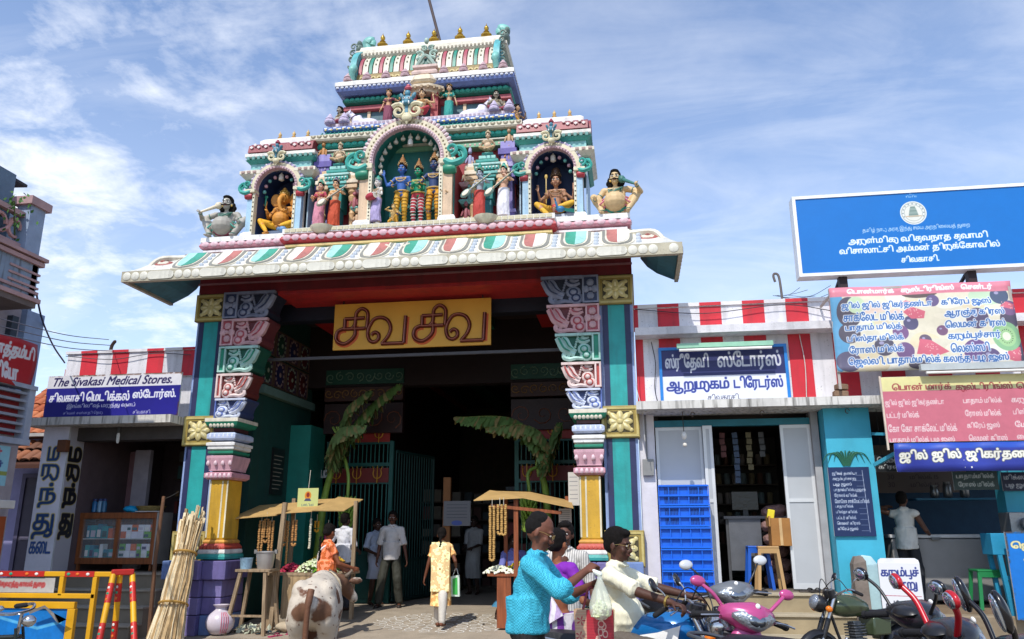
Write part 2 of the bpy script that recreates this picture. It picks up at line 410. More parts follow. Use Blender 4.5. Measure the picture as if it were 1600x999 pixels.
    def mat(s,rough=.45,spec=.4):
        im=bpy.data.images.new('print',s.W,s.H); a=np.ones((s.H,s.W,4),np.float32); a[...,:3]=np.clip(s.a,0,1); im.pixels.foreach_set(a.ravel()); im.pack()
        m=bpy.data.materials.new('print'); m.use_nodes=True; t=m.node_tree; n=t.nodes.new('ShaderNodeTexImage'); n.image=im; n.extension='EXTEND'
        b=t.nodes['Principled BSDF']; b.inputs['Roughness'].default_value=rough; b.inputs['Specular IOR Level'].default_value=spec
        hs=t.nodes.new('ShaderNodeMix'); hs.data_type='RGBA'; hs.blend_type='MULTIPLY'; hs.inputs['Factor'].default_value=1; hs.inputs['B'].default_value=(.86,.86,.86,1)
        t.links.new(n.outputs[0],hs.inputs['A']); t.links.new(hs.outputs['Result'],b.inputs['Base Color']); return m
    def board(s,name,parent,side='c8c8c8',t=.02,wave=0,warp=None,rough=.45,label=None):
        """the printed face plus body of the board, both in one mesh"""
        nx=max(1,int((s.x1-s.x0)/.08)) if (wave or warp) else 1; nz_=max(1,int((s.z1-s.z0)/.08)) if (wave or warp) else 1
        vs=[];fs=[];uv=[]
        def dy(u,v): return warp(u,v) if warp else wave*(math.sin(u*9+v*3)*.5+math.sin(u*23-v*5)*.3)*(1-abs(v-.0)*.3)
        for k in (0,1):
            for j in range(nz_+1):
                for i in range(nx+1):
                    u,v=i/nx,j/nz_; vs.append((s.x0+(s.x1-s.x0)*u,s.Y+dy(u,v)+k*t,s.z0+(s.z1-s.z0)*v)); uv.append((u,v))
        n1=(nx+1)*(nz_+1)
        for j in range(nz_):
            for i in range(nx):
                a=j*(nx+1)+i; fs.append((a,a+1,a+nx+2,a+nx+1)); 
        nf=len(fs)
        fs+=[tuple(n1+i for i in f[::-1]) for f in fs]
        B=[i for i in range(nx+1)]+[j*(nx+1)+nx for j in range(1,nz_+1)]+[nz_*(nx+1)+i for i in range(nx-1,-1,-1)]+[j*(nx+1) for j in range(nz_-1,0,-1)]
        fs+=[(B[i],n1+B[i],n1+B[(i+1)%len(B)],B[(i+1)%len(B)]) for i in range(len(B))]
        me=bpy.data.meshes.new(name); me.from_pydata(vs,[],fs); me.materials.append(s.mat(rough)); me.materials.append(M(side,.5))
        me.polygons.foreach_set('material_index',[0]*nf+[1]*(len(fs)-nf)); ul=me.uv_layers.new()
        for l in me.loops: ul.data[l.index].uv=uv[l.vertex_index]
        if wave or warp: me.polygons.foreach_set('use_smooth',[True]*nf+[False]*(len(fs)-nf))
        return ob(name,me,None,parent,label=label)
# ================================================================ THE GATEWAY
GX=-3.67; PY=12.4
CREAM='e2dac2'; WHITE='e9e6e2'; TEAL='2aa79b'; TEALB='1fb0ae'; NAVY='28305f'; RED='c3343a'; DKRED='7d1f24'; GOLD='b39a4a'; YEL='e8b92e'; GREEN='1c8f6c'; PINK='d78f9a'; PURP='7264b4'; LBLUE='a3b8e0'; DBLUE='24406f'; LGREEN='7ab98c'
_m0=M
def M(c,*a,**k):
    v=[int(c[i:i+2],16) for i in (0,2,4)]; g=sum(v)/3; v=[min(255,int((x+(g-x)*.16)*.97)) for x in v]; k.setdefault('dirt',.16); k['dirt']=min(.4,k['dirt']*1.25+.03); k.setdefault('kind','stain2'); return _m0('%02x%02x%02x'%tuple(v),*a,**k)
gate=T('temple_gateway','tall painted temple gateway with stepped statue tower, teal pillars and wide white eave','gateway',loc=(GX,12.8,0))
def part(n,parent,label=None):   # an empty part that holds sub-parts
    o=bpy.data.objects.new(n,None); C.objects.link(o); o.empty_display_size=.1; o.parent=parent; o.matrix_parent_inverse=wmat(parent).inverted()
    if label:o['label']=label
    return o
def rosette(parent,x0,x1,z0,z1,y,name='flower_block'):
    """square gold block with an eight petal flower, standing proud of the pillar"""
    cx,cz=(x0+x1)/2,(z0+z1)/2; w=(x1-x0)/2; h=(z1-z0)/2
    b=ob(name,MB().box(x0,x1,y,y+.3,z0,z1),M('a98f3c',.45),parent,bevel=.008)
    f=MB()
    for a,c in (((x0+.015,x1-.015),(z1-.055,z1-.02)),((x0+.015,x1-.015),(z0+.02,z0+.055)),((x0+.015,x0+.05),(z0+.055,z1-.055)),((x1-.05,x1-.015),(z0+.055,z1-.055))): f.box(a[0],a[1],y-.012,y+.01,c[0],c[1])
    ob('frame_moulding',f,M('cdb868',.4),b)
    ob('recess_panel',MB().box(x0+.09,x1-.09,y-.004,y+.01,z0+.09,z1-.09),M('4b4326',.6),b)
    p=MB(); q=MB(); r=w-.1; hr=h-.1
    for k in range(8):
        t=k*PI/4; rr=(r if k%2==0 else r*1.12); d=Vector((math.cos(t),0,math.sin(t)*hr/r))
        c0=Vector((cx,y-.012,cz)); p.ell(c0+d*rr*.55,(rr*.46,.022,rr*(.3 if k%2==0 else .25)),10,rot=(0,-t,0)); q.ell(c0+d*rr*.55+Vector((0,-.012,0)),(rr*.27,.018,rr*.1),8,rot=(0,-t,0))
    p.ell((cx,y-.02,cz),(.05,.03,.05),10)
    for sx_ in(-1,1):
        for sz in(-1,1): p.ell((cx+sx_*r*.86,y-.006,cz+sz*hr*.86),(.035,.015,.035),8)
    ob('petals',p,M('d9c67e',.4),b,40); ob('petal_hearts',q,M('f0e3a8',.4),b,40)
    return b
def dark(c,f=.6): return ''.join('%02x'%int(int(c[i:i+2],16)*f) for i in (0,2,4))
def bracket(parent,x0,x1,z0,z1,y,sgn,col,light,fw):
    """carved capital course: framed flower tile (width fw) beside a flaring lotus-leaf bracket; sgn=+1 flares to +X"""
    B=part('capital_course',parent)
    xa=x0 if sgn>0 else x1; X=lambda u:xa+sgn*u; W=x1-x0; h=z1-z0
    ob('tile',MB().box(X(0),X(fw),y+.012,y+.55,z0,z1),M(col,.5),B)
    f=MB(); e=.028
    if fw>.06:
        for a in ((0,fw,h-e,h),(0,fw,0,e),(0,e,e,h-e),(fw-e,fw,e,h-e)): f.box(X(a[0]),X(a[1]),y-.02,y+.012,z0+a[2],z0+a[3])
        if fw>.16:
            cx,cz=X(fw/2),z0+h/2
            for k in range(4):
                t=k*PI/2; f.ell((cx+math.cos(t)*.075,y+.005,cz+math.sin(t)*h*.24),(.062,.03,h*.14),10)
            f.ell((cx,y-.01,cz),(.04,.03,.04),8)
        ob('flower_tile_relief',f,M(light,.5,dirt=.05),B,30)
    L0=W-fw; Q=lambda u,v:(X(fw+u*L0),z0+v*h)
    prof=[(0,0),(.74,0),(.82,.06),(.86,.2),(.83,.34),(.85,.52),(.9,.7),(.97,.84),(1.0,.9),(1,1),(0,1)]
    ob('leaf_block',MB().prism([Q(*p) for p in prof],y+.03,y+.5),M(dark(col),.6,dirt=.25),B)
    rel=MB(); rel2=MB()
    rel.bar((X(fw),y+.0,z0+h*.95),(X(W+.01),y+.0,z0+h*.95),.07,h*.1,up=(0,0,1))
    def st(mb,pts,r,yy=.0): 
        pts=spl([(Q(*p)[0],y+.03+yy,Q(*p)[1]) for p in pts],4); n=len(pts); mb.tube(pts,[r*(.55+.45*math.sin(PI*min(1,(i+2)/n))) for i in range(n)],6)
    k=h/.5
    # swooping acanthus leaf
    st(rel,[(.97,.86),(.88,.66),(.8,.46),(.66,.32),(.48,.22)],.078*k); st(rel,[(.8,.9),(.72,.74),(.66,.56),(.56,.42),(.44,.34)],.068*k)
    st(rel2,[(.92,.84),(.86,.66),(.77,.46),(.6,.33)],.018*k,-.07); st(rel2,[(.79,.84),(.71,.7),(.64,.54),(.52,.42)],.015*k,-.062)
    # curl at the foot
    cu=[(.26,.07),(.45,.1),(.64,.06),(.77,.12),(.78,.25),(.69,.29),(.64,.21),(.7,.16)]; st(rel,cu,.046*k)
    # shell
    for r_,mb,yy in ((.25,rel,0),(.17,rel2,-.014),(.11,rel,-.028)):
        for c0,v0 in ((.16,.2),(.22,.42)): mb.ell((Q(c0,v0)[0],y+.03+yy,Q(c0,v0)[1]),(r_*L0*.75,.03,r_*h*.9),12)
    # middle bead stalk
    for j in range(5): rel.ell((Q(.47-.02*j,.5+.09*j)[0],y+.01,Q(.47-.02*j,.5+.09*j)[1]),(.024*k,.03,.026*k),8)
    st(rel,[(.4,.84),(.33,.72),(.2,.68),(.06,.74)],.045*k); st(rel,[(.3,.88),(.2,.82),(.08,.86)],.035*k); st(rel2,[(.36,.82),(.3,.74),(.18,.72)],.012*k,-.035)
    ob('leaf_relief',rel,M(light,.5,dirt=.1),B,50); ob('leaf_coloured_lines',rel2,M(col,.5),B,50)  # second relief: lines along the leaves in the colour of the course
def pillar(sgn):
    """sgn=+1 left pillar (capitals flare to +X), -1 right pillar"""
    mir=(lambda x:x) if sgn>0 else (lambda x:2*GX-x)
    def bx(mb,x0,x1,y0,y1,z0,z1): return mb.box(mir(x0),mir(x1),y0,y1,z0,z1)
    xo,xi=-7.42,-6.89
    p=part('pillar',gate)
    ob('shaft',bx(MB(),xo,xi,PY+.02,PY+.75,.12,5.56),M('8fa9dd',.5),p)
    for a,b,c,n in ((xo+.045,xo+.135,NAVY,'navy_stripe'),(xi-.135,xi-.045,NAVY,'navy_stripe'),(xo+.135,xi-.135,'1aa9a6','teal_panel')):
        ob(n,bx(MB(),a,b,PY-(.004 if n[0]=='n' else .0),PY+.02,1.0,5.06),M(c,.5,dirt=.1),p)
    for z0,z1 in ((5.06,5.55),(2.92,3.42),(1.02,1.55)):
        a,b=sorted((mir(xo-.03),mir(xi+.03))); rosette(p,a,b,z0,z1,PY-.05)
    if sgn>0: cu=[(357,450,457,499,'3b4a78','8d97b5',.22),(357,437,501,549,'bf4a58','d9a0a6',.18),(351,422,551,596,'1f9a78','a6d4c8',.09),(348,408,598,639,'c04a4c','e3c3bf',.06),(342,396,641,674,'5d74c0','c6cfe8',.0)]
    zs=[(z0,z1) for z0,z1 in ((5.08,5.54),(4.6,5.06),(4.14,4.58),(3.71,4.11),(3.37,3.69))]
    wd=[(.97,.26),(.88,.22),(.75,.13),(.66,.1),(.6,.02)]
    cols=[('33406a','8890ad'),('bf4a58','dca8ac'),('1f9a78','a9d6ca'),('c2453f','e8cdc6'),('5870c0','ccd4ea')]
    for (z0,z1),(W,fw),(c,l) in zip(zs,wd,cols):
        a,b=sorted((mir(xi),mir(xi+W-.05))); 
        bracket(p,a,b,z0,z1,PY-.12,sgn,c,l,fw)
    # mouldings of the round-cornered inner column
    ca,cb=-6.88,-6.48; yc0,yc1=PY-.12,PY+.35
    def stk(prof,col,name,zz):
        x0,x1=sorted((mir(ca+.05),mir(cb-.03))); return ob(name,MB().stack(x0,x1,yc0,yc1,[(o,zz+z) for o,z in prof]),M(col,.45),p,bevel=.004)
    lay=[(3.2,[(.02,0),(.1,.03),(.13,.09)],GREEN),(3.29,[(.13,0),(.13,.06)],CREAM),(3.14,[(.02,0),(.02,.06)],'5a2b30'),(2.99,[(.03,0),(.09,.03),(.09,.1),(.05,.13)],'b8c6e6'),
         (2.83,[(.03,0),(.07,.02),(.07,.07),(.09,.075),(.09,.12),(.03,.14)],WHITE),(2.76,[(.02,0),(.06,.02),(.06,.06)],GREEN),(2.5,[(.03,0),(.03,.02),(.07,.2),(.07,.24),(.02,.25)],'d9a3b0'),(2.36,[(.04,0),(.08,.03),(.08,.1),(.03,.12)],'cf8f9f')]
    for zz,pr,c in lay: stk(pr,c,'column_ring',zz)
    x0,x1=sorted((mir(ca+.02),mir(cb)))
    for zz,n,c in ((3.22,7,CREAM),(3.04,6,'e8ecf6'),(2.6,4,'e9c3cc'),(2.4,6,'e9c3cc')):
        row('petal',MB().ell((0,0,0),(.032,.02,.045),8),M(c,.5),p,[(x,yc0-(.1 if zz>3.1 else .075),zz+.02) for x in lin(x0+.0,x1-.0,n)],40)
    ob('column_shaft',bx(MB(),ca+.05,cb-.03,yc0,yc1,1.42,2.36),M('e3ab22',.45,dirt=.1),p,bevel=.02)
    for a,b in ((ca+.05,ca+.075),(cb-.14,cb-.115),(cb-.055,cb-.03)): ob('column_edge',bx(MB(),a,b,yc0-.006,yc0,1.45,2.34),M('efe3c0',.5),p)
    for zz,pr,c in ((1.36,[(.02,0),(.03,.03),(.0,.06)],'e9a13a'),(1.27,[(.05,0),(.06,.03),(.02,.09)],'c8402f'),(1.2,[(.06,0),(.07,.02),(.06,.07)],'e8e4da'),(1.12,[(.08,0),(.085,.04),(.07,.08)],TEAL)): stk(pr,c,'base_ring',zz)
    row('petal',MB().ell((0,0,0),(.03,.02,.03),8),M('d8503f',.5),p,[(x,yc0-.055,1.3) for x in lin(x0,x1,7)],40)
    # stepped violet plinth in courses of stone
    a,b=-7.36,-6.40
    for j,(z0,z1,o) in enumerate(((.82,1.1,.06),(.56,.81,-.02),(.3,.55,-.02),(.0,.29,.0))):
        xs=[a-o,a+.3,a+.62,b+o] 
        for i in range(3):
            yy=PY-.24-(.1 if i==1 else 0)-o
            ob('plinth_stone',bx(MB(),xs[i]+.003,xs[i+1]-.003,yy,PY+.5,z0,z1),M(['7266a4','786cac','6a5f9c','7c72ae'][(i+j)%4] if (i+j)%5 else '6f8cc8',.6,dirt=.3),p,bevel=.012)
for sg in (1,-1): pillar(sg)
# ---- lintel beam and eave
bm_=part('lintel',gate)
ob('beam',MB().box(-7.43,.09,PY-.02,PY+.9,5.565,6.3),M('8e2026',.5),bm_)
ob('gold_fillet',MB().box(-7.44,.10,PY-.06,PY-.02,5.93,6.0),M('8d7a3c',.5),bm_); ob('beam_fillet',MB().box(-7.44,.10,PY-.05,PY-.02,5.72,5.75),M('a8686a',.5),bm_)
ob('soffit',MB().box(-6.0,-1.35,PY+.0,PY+.85,5.5,5.563),M('d2282a',.55,dirt=.05),bm_)  # brighter red than the beam: light from below put into the colour
ev=part('eave',gate)
X0,X1,Y0,YB=-7.42,.08,12.4,12.72
def ering(prof):
    rings=[]
    for path in range(4):
        ring=[]
        for t,z in prof:
            ox,oy=.75*t,1.1*t
            ring.append([(X0-ox,YB,z),(X0-ox,Y0-oy,z),(X1+ox,Y0-oy,z),(X1+ox,YB,z)][path])
        rings.append(ring)
    return MB().loft(rings)
crv=[(1.0,5.665),(.92,5.71),(.8,5.80),(.68,5.91),(.56,6.02),(.46,6.13)]
ob('eave_slab',ering(crv+[(.2,6.13),(.26,5.95),(.4,5.82),(.6,5.70),(.85,5.60),(.93,5.56)]),M('d9d6cc',.55),ev)
ob('fascia',ering([(1.0,5.49),(1.012,5.49),(1.012,5.67),(1.0,5.67),(.93,5.66),(.93,5.49)]),M('b9b196',.55),ev)
ob('soffit_lining',ering([(.925,5.55),(.84,5.585),(.58,5.68),(.38,5.80),(.24,5.94),(.23,5.96),(.22,5.93),(.36,5.78),(.56,5.66),(.84,5.56),(.925,5.53)]),M('3d7f8c',.6,dirt=.3),ev)
# cream beads and ovals on the fascia
bead=MB(); bead.lathe([(.071,0),(.071,.006),(.064,.011)],(0,0,0),16,ax='y'); bead.xf(Matrix.Scale(-1,4,(0,1,0)))
pill=MB(); pill.prism([(-.17+.064*math.cos(t),.071*math.sin(t)) for t in lin(PI/2,3*PI/2,7)]+[(.17+.06*math.cos(t),.066*math.sin(t)) for t in lin(-PI/2,PI/2,7)],-.014,0)
yf=Y0-1.1*1.012; fx0=X0-.76; fx1=X1+.76; pb=[];pp=[]; x=fx0+.1; k=0
while x<fx1-.08:
    for j in range(3):
        if x<fx1-.08: pb.append((x,yf,5.58)); x+=.15
    x+=.15
    if x+.2<fx1: pp.append((x,yf,5.58)); x+=.31
row('fascia_bead',bead,M('dedac8',.5,dirt=.06),ev,pb,40); row('fascia_oval',pill,M('dedac8',.5,dirt=.06),ev,pp)
xs_=fx1+.002
row('fascia_bead',bead,M('dedac8',.5,dirt=.06),ev,[(xs_,y,5.58,PI/2) for y in lin(11.42,12.62,8)],40)
# scalloped lappets painted and modelled on the slope
SL=Vector((0,.7,.33)) ;  
def onslope(u,v,lift):   # u along X, v 0 (foot) .. 1 (top)
    t=1-.53*v; i=0
    for i in range(len(crv)-1):
        if crv[i][0]>=t>=crv[i+1][0]: break
    a,b=crv[i],crv[i+1]; f=(a[0]-t)/(a[0]-b[0]+1e-9); z=a[1]+(b[1]-a[1])*f; y=Y0-1.1*t
    n=Vector((0,-(b[1]-a[1]),1.1*(a[0]-b[0]))).normalized(); return Vector((u,y,z))+n*lift
def lappet(w,col1,col2,lift,v0,round_=.5):
    """U-shaped plate lying on the slope, halves in two colours"""
    mb=MB(); n=8
    for side,ci in ((-1,0),(1,1)):
        mb.k=ci
        for j in range(n):
            va=v0+(1-v0)*j/n; vb=v0+(1-v0)*(j+1)/n
            def hw(v):
                q=min(1,(v-v0)/round_); return w*math.sqrt(max(0,1-(1-q)**2)) 
            A,B=hw(va),hw(vb); o=len(mb.v)
            vs=[onslope(0,va,lift),onslope(side*A,va,lift),onslope(side*B,vb,lift),onslope(0,vb,lift),onslope(0,va,-.01),onslope(side*A,va,-.01),onslope(side*B,vb,-.01),onslope(0,vb,-.01)]
            mb.add(vs,[(0,1,2,3),(1,5,6,2)] if A>1e-6 else [(0,2,3),(0,4,6,2)])
    return mb
nu=12; sp_=(X1-X0+.25)/nu
base=lappet(.27,None,None,.012,.02); mb_=lappet(.235,None,None,.02,.07); mg=lappet(.19,None,None,.028,.14); mi=lappet(.165,None,None,.036,.2)
me_b=base.mesh('lappet',[M(CREAM,.5,dirt=.05)]*2); me_o=mb_.mesh('lappet_line',[M('8a8a80',.5)]*2)
me_1=mg.mesh('lappet_rim',[M(CREAM,.5)]*2)
me_i=[mi.mesh('lappet_field',[M(a,.5,dirt=.04),M(b,.5,dirt=.04)]) for a,b in (('9ad6cc','35a084'),('ece4dc','bd6e64'))]
me_j=[mi.mesh('lappet_field',[M(b,.5,dirt=.04),M(a,.5,dirt=.04)]) for a,b in (('9ad6cc','35a084'),('ece4dc','bd6e64'))]
for i in range(nu):
    u=X0-.12+sp_*(i+.5)
    if abs(u-GX)<.25: continue
    for me in (me_b,me_o,me_1,(me_i if i<6 else me_j)[i%2]):
        o=ob('lappet',me,None,ev); o.location=(u,0,0)
    for v in (.3,.5,.7,.88):
        for mbx in (1,):
            p=onslope(u+sp_/2,v,.01); o=ob('pearl',MB().ell((0,0,0),(.035,.025,.035),8) if v<0 else (bpy.data.meshes.get('pearlm') or MB().ell((0,0,0),(.042,.03,.042),8).mesh('pearlm',M('bcc9d6',.5),40)),None,ev); o.location=p
# corner and centre medallions
def medallion(parent,c,s,ry=0,name='lotus_medallion'):
    a=MB(); b=MB()
    for r,y_,mb in ((.3,0,a),(.24,-.02,b),(.17,-.03,a),(.1,-.045,b)):
        mb.ell((c[0],c[1]+y_*s,c[2]),(r*1.25*s,.05*s,r*.6*s),20)
    for k in (-2,-1,1,2):
        t=PI/2+k*.42; a.tube(spl([(c[0],c[1]-.05,c[2]-.08*s),(c[0]+math.cos(t)*.3*s,c[1]-.09,c[2]+math.sin(t)*.14*s),(c[0]+math.cos(t)*.52*s,c[1]-.05,c[2]+math.sin(t)*.16*s+.05*s)],5),.03*s,6)
    ob(name,a,M(CREAM,.5),parent,40); ob('medallion_field',b,M('b0574c',.5),parent,40)
medallion(ev,(GX,11.85,5.88),.95)
for sx_ in (-1,1):
    c=(GX+sx_*(4.02),11.72,5.80); 
    a=MB(); b=MB(); tz=c[2]+.02
    for r,mb,k in ((.33,a,0),(.25,b,.03),(.16,a,.05),(.08,b,.07)): mb.ell((c[0],c[1]-k*.6,tz+k*.6),(r,.12,r*.55),18,rot=(-.8,0,0))
    a.tube(spl([(c[0]-sx_*.3,c[1]+.1,tz+.22),(c[0]+sx_*.1,c[1]-.02,tz+.18),(c[0]+sx_*.28,c[1]-.13,tz-.06),(c[0]+sx_*.42,c[1]-.25,tz-.13)],5),[.05]*15+[.03],6)
    ob('corner_medallion',a,M(CREAM,.5),ev,40); ob('medallion_field',b,M('b0574c',.5),ev,40)
# ---- terrace the statues stand on
tr=part('terrace',gate)
TZ=6.55   # top of the ledge
zc=lambda y,x=645,Y=12.0:P(x,y,Y).z
ob('core',MB().box(-7.3,-.04,12.45,15.2,5.9,TZ-.05),M('bfa9a4',.6),tr)
cz0=zc(368)
def roll(name,x0,x1,y0,y1,z0,z1,col,pw,petal,parent,side=True,lip=None):
    """convex roll moulding with a row of petals hanging on it"""
    h=z1-z0; ob(name,MB().stack(x0,x1,y0,y1,[(0,z0),(h*.45,z0+h*.2),(h*.6,z0+h*.5),(h*.45,z0+h*.85),(.0,z1)]),M(col,.45,dirt=.08),parent,35)
    n=max(2,int((x1-x0)/pw)); pm=MB().ell((0,0,0),(pw*.53,.022,h*.34),12)
    pl=[(x,y0-h*.53,z0+h*.66) for x in lin(x0+pw*.2,x1-pw*.2,n)]
    if side: pl+=[(x1+h*.53,y,z0+h*.66,PI/2) for y in lin(y0+pw*.3,min(y1,y0+1.5),max(2,int(min(y1-y0,1.5)/pw)))]
    row('petal',pm,M(petal,.45,dirt=.05),parent,pl,40)
for a,b,yy,red,pk,ppk,w in ((-5.74,-1.16,12.02,TEALB,'c0353c','d9a9b2',WHITE),(-7.34,-5.745,12.2,'c43c40','c9808f','dfb4bd',WHITE),(-1.155,.05,12.2,'c43c40','c9808f','dfb4bd',WHITE)):
    o=0 if yy<12.1 else .05
    ob('terrace_wall',MB().box(a+.03,b-.03,yy+.1,yy+.4,5.95,6.23+o),M(red,.5),tr)
    ob('gilt_line',MB().box(a,b,yy+.02,yy+.3,6.23+o,6.27+o),M('e6c779' if yy<12.1 else 'e9dfe0',.5),tr)
    roll('terrace_roll',a+.02,b-.02,yy+.06,yy+.5,6.27+o,6.435+o*.6,pk,.15,ppk,tr,side=b>-1)
    ob('terrace_ledge',MB().stack(a,b,yy+.04,yy+.9,[(.0,6.435+o*.6),(.05,6.46),(.05,TZ),(0,TZ+.004)]),M(WHITE,.55,dirt=.05),tr)
row('ledge_stud',MB().box(-.045,.045,-.012,.0,-.03,.03),M('cfc59f',.5),tr,[(x,12.01,6.51) for x in lin(-5.7,-1.2,44)])
for x in (GX-1.42,GX+1.42): ob('ledge_boss',MB().lathe([(.02,-.1),(.14,-.06),(.2,.0),(.22,.05),(.16,.05)],(x,12.08,6.51),14),M('ddd3b4',.5),tr,40)
# ---- shrines with horseshoe arches
def spiral(mb,c,r,turns,thick_,yy,sgn,a0=0,n=18):
    pts=[]
    for i in range(n+1):
        f=i/n; t=a0+sgn*turns*2*PI*f; q=r*(1-f*.85); pts.append((c[0]+q*math.cos(t),yy,c[1]+q*math.sin(t)))
    mb.tube(pts,[thick_*(1-.5*i/n) for i in range(n+1)],6)
def finial(name,c,s,col,parent):
    prof=[(.0,0),(.09,0),(.1,.02),(.05,.05),(.12,.11),(.125,.15),(.05,.2),(.07,.23),(.03,.26),(.055,.31),(.05,.35),(.015,.4),(.0,.46)]
    return ob(name,MB().lathe([(r*s,z*s) for r,z in prof[1:]],c,14),M(col,.25,metal=.6 if col=='c99a2b' else 0,dirt=0),parent,50)
def shrine(cx,z0,s,big):
    sh=part('arched_shrine',gate); y0=12.42 if not big else 12.2; dp=1.0
    ri,ro,hc,W=(.6,.84,1.2,.86) if big else (.37,.53,.95,.6); zc_=z0+hc; zt=zc_+ri+.03; yb=y0+(.5 if big else .55)
    nc='1f3768' if not big else '16746c'
    # front wall with the arched opening cut through it
    ro_=ro-.03; W_=min(W,ro_+.02); poly=[(cx-W_,z0),(cx-ri,z0),(cx-ri,zc_)]+[(cx-ri*math.cos(t),zc_+ri*math.sin(t)) for t in lin(0,PI,15)]+[(cx+ri,z0),(cx+W_,z0),(cx+W_,zc_-.05)]+[(cx+ro_*math.cos(t),zc_+ro_*math.sin(t)) for t in lin(0,PI,15)]+[(cx-W_,zc_-.05)]
    ob('niche_front',MB().prism(poly,y0,y0+.06),M('d7d0c4' if not big else '238d84',.5),sh)
    lining=MB(); pts=[(cx-ri*math.cos(t),zc_+ri*math.sin(t)) for t in lin(0,PI,15)]; pts=[(cx-ri,z0)]+pts+[(cx+ri,z0)]
    for a,b in zip(pts[:-1],pts[1:]):
        lining.add([(a[0],y0+.01,a[1]),(b[0],y0+.01,b[1]),(b[0]*.9+cx*.1,yb,b[1]),(a[0]*.9+cx*.1,yb,a[1])],[(0,1,2,3)])
    lining.box(cx-min(W,ro-.08),cx+min(W,ro-.08),yb,yb+.05,z0,zc_+.3*ro).lathe([(.01,0),(ro-.1,.0),(ro-.1,.04),(.01,.04)],(cx,yb-.006,zc_),24,ax='y'); ob('niche_lining',lining,M(nc,.55),sh)
    zw=zt if not big else zc_
    ob('shrine_wall',MB().box(cx-W*.97,cx-W*.93,y0+.06,y0+dp,z0,zw).box(cx+W*.93,cx+W*.97,y0+.06,y0+dp,z0,zw),M('9bb6c9' if not big else 'b23a3a',.5),sh)
    # rings of the arch
    def ring(r0,r1,yy0,yy1,col,nm): ob(nm,MB().arch(cx,zc_,r0,r1,yy0,yy1,-.32,PI+.32,28),M(col,.5,dirt=.05),sh,30)
    ring(ri,ri+.05*s,y0-.1,y0+.02,'c9a0a8','arch_bead_course'); ring(ri+.05*s,ri+.14*s,y0-.075,y0+.02,'dcd0ae','arch_band'); ring(ri+.14*s,ro,y0-.04,y0+.02,'9a86b8' if not big else 'b4858f','arch_scallops')
    n=26 if not big else 44
    row('arch_bead',MB().ell((0,0,0),(.022*s,.03,.022*s),6),M('e6c9cc',.5),sh,[(cx+(ri+.025*s)*math.cos(t),y0-.1,zc_+(ri+.025*s)*math.sin(t)) for t in lin(-.2,PI+.2,n)],40)
    row('arch_petal',MB().ell((0,0,0),(.045*s,.03,.026*s),8),M('e3dcea' if not big else 'e6cfd2',.5),sh,[(cx+(ri+.14*s+ro)/2*math.cos(t),y0-.045,zc_+(ri+.14*s+ro)/2*math.sin(t),(0,-t,0)) for t in lin(-.15,PI+.15,int(n*.8))],40)
    if big: row('niche_lotus_bud',MB().lathe([(.0,0),(.035,.01),(.045,.04),(.02,.08),(.008,.12)],(0,0,0),8),M('d8d2bc',.5),sh,[(cx+ri*.88*math.cos(t),y0+.12,zc_+ri*.88*math.sin(t)-.05) for t in lin(-.25,PI+.25,15)],40)
    else: 
        for i,t in enumerate(lin(.0,PI,9)):
            if i==4: continue
            ob('niche_ball',MB().ell((cx+ri*.8*math.cos(t),y0+.1,zc_+ri*.8*math.sin(t)),.035,8),M('c99aa8' if i%2 else '5fb0a8',.5),sh,40)
    ob('hanging_bell',MB().lathe([(.01,.16),(.02,.12),(.045,.09),(.05,.0),(.02,-.02)],(cx,y0+.12,zc_+ri*.62),10),M('ddd8cc',.4),sh,40)
    # jamb pilasters with rolled capitals
    for q in(-1,1):
        xq=cx+q*(ri+.11*s); zl=zc_-.24*s
        ob('pilaster',MB().box(xq-.065*s,xq+.065*s,y0-.1,y0+.0,z0+.08,zl),M('9cc3de' if not big else 'd9b58f',.5),sh)
        ob('pilaster_edge',MB().box(xq-q*.065*s,xq-q*.115*s,y0-.12,y0+.0,z0,zl+.12*s),M('ded6b8',.5),sh)
        row('pilaster_stud',MB().ell((0,0,0),(.014,.012,.014),6),M('4a4638',.5),sh,[(xq-q*.09*s,y0-.122,z) for z in lin(z0+.05,zl,9 if not big else 14)])
        ob('capital_roll',MB().lathe([(.01,-.09*s),(.06*s,-.085*s),(.075*s,-.04*s),(.075*s,.04*s),(.06*s,.085*s),(.01,.09*s)],(xq+q*.03*s,y0-.1,zl+.04*s),12,ax='x'),M('b5303a' if not big else '1f8f6c',.4),sh,40)
        ob('capital_slab',MB().stack(xq-.09*s,xq+.1*s,y0-.14,y0,[(0,zl+.1*s),(.02,zl+.12*s),(.02,zl+.19*s)]),M('e2d7b2',.5),sh)
        ob('pilaster_foot',MB().stack(xq-.09*s,xq+.1*s,y0-.14,y0,[(.03,z0),(.03,z0+.05),(0,z0+.1)]),M('e4e0dc',.5),sh)
        mk=MB(); c=(cx+q*(ro+.0*s),zc_-.02*s); 
        spiral(mk,(c[0]+q*.06*s,c[1]),.13*s,1.3,.035*s,y0-.13,-q,PI/2 if q<0 else PI/2); spiral(mk,(c[0]-q*.03*s,c[1]+.1*s),.09*s,1.2,.03*s,y0-.14,q,-PI/2)
        mk.tube(spl([(c[0]-q*.12*s,y0-.12,c[1]-.06*s),(c[0]+q*.0*s,y0-.15,c[1]-.12*s),(c[0]+q*.14*s,y0-.12,c[1]-.04*s),(c[0]+q*.1*s,y0-.1,c[1]+.1*s)],5),[.05*s]*10+[.03*s]*6,6)
        ob('makara_scroll',mk,M('2fa595' if q<0 or not big else '2fa595',.45),sh,50)
    # lion mask with side volutes and a heart pendant on the crown of the arch
    k=MB(); zz=zc_+ro+.02*s
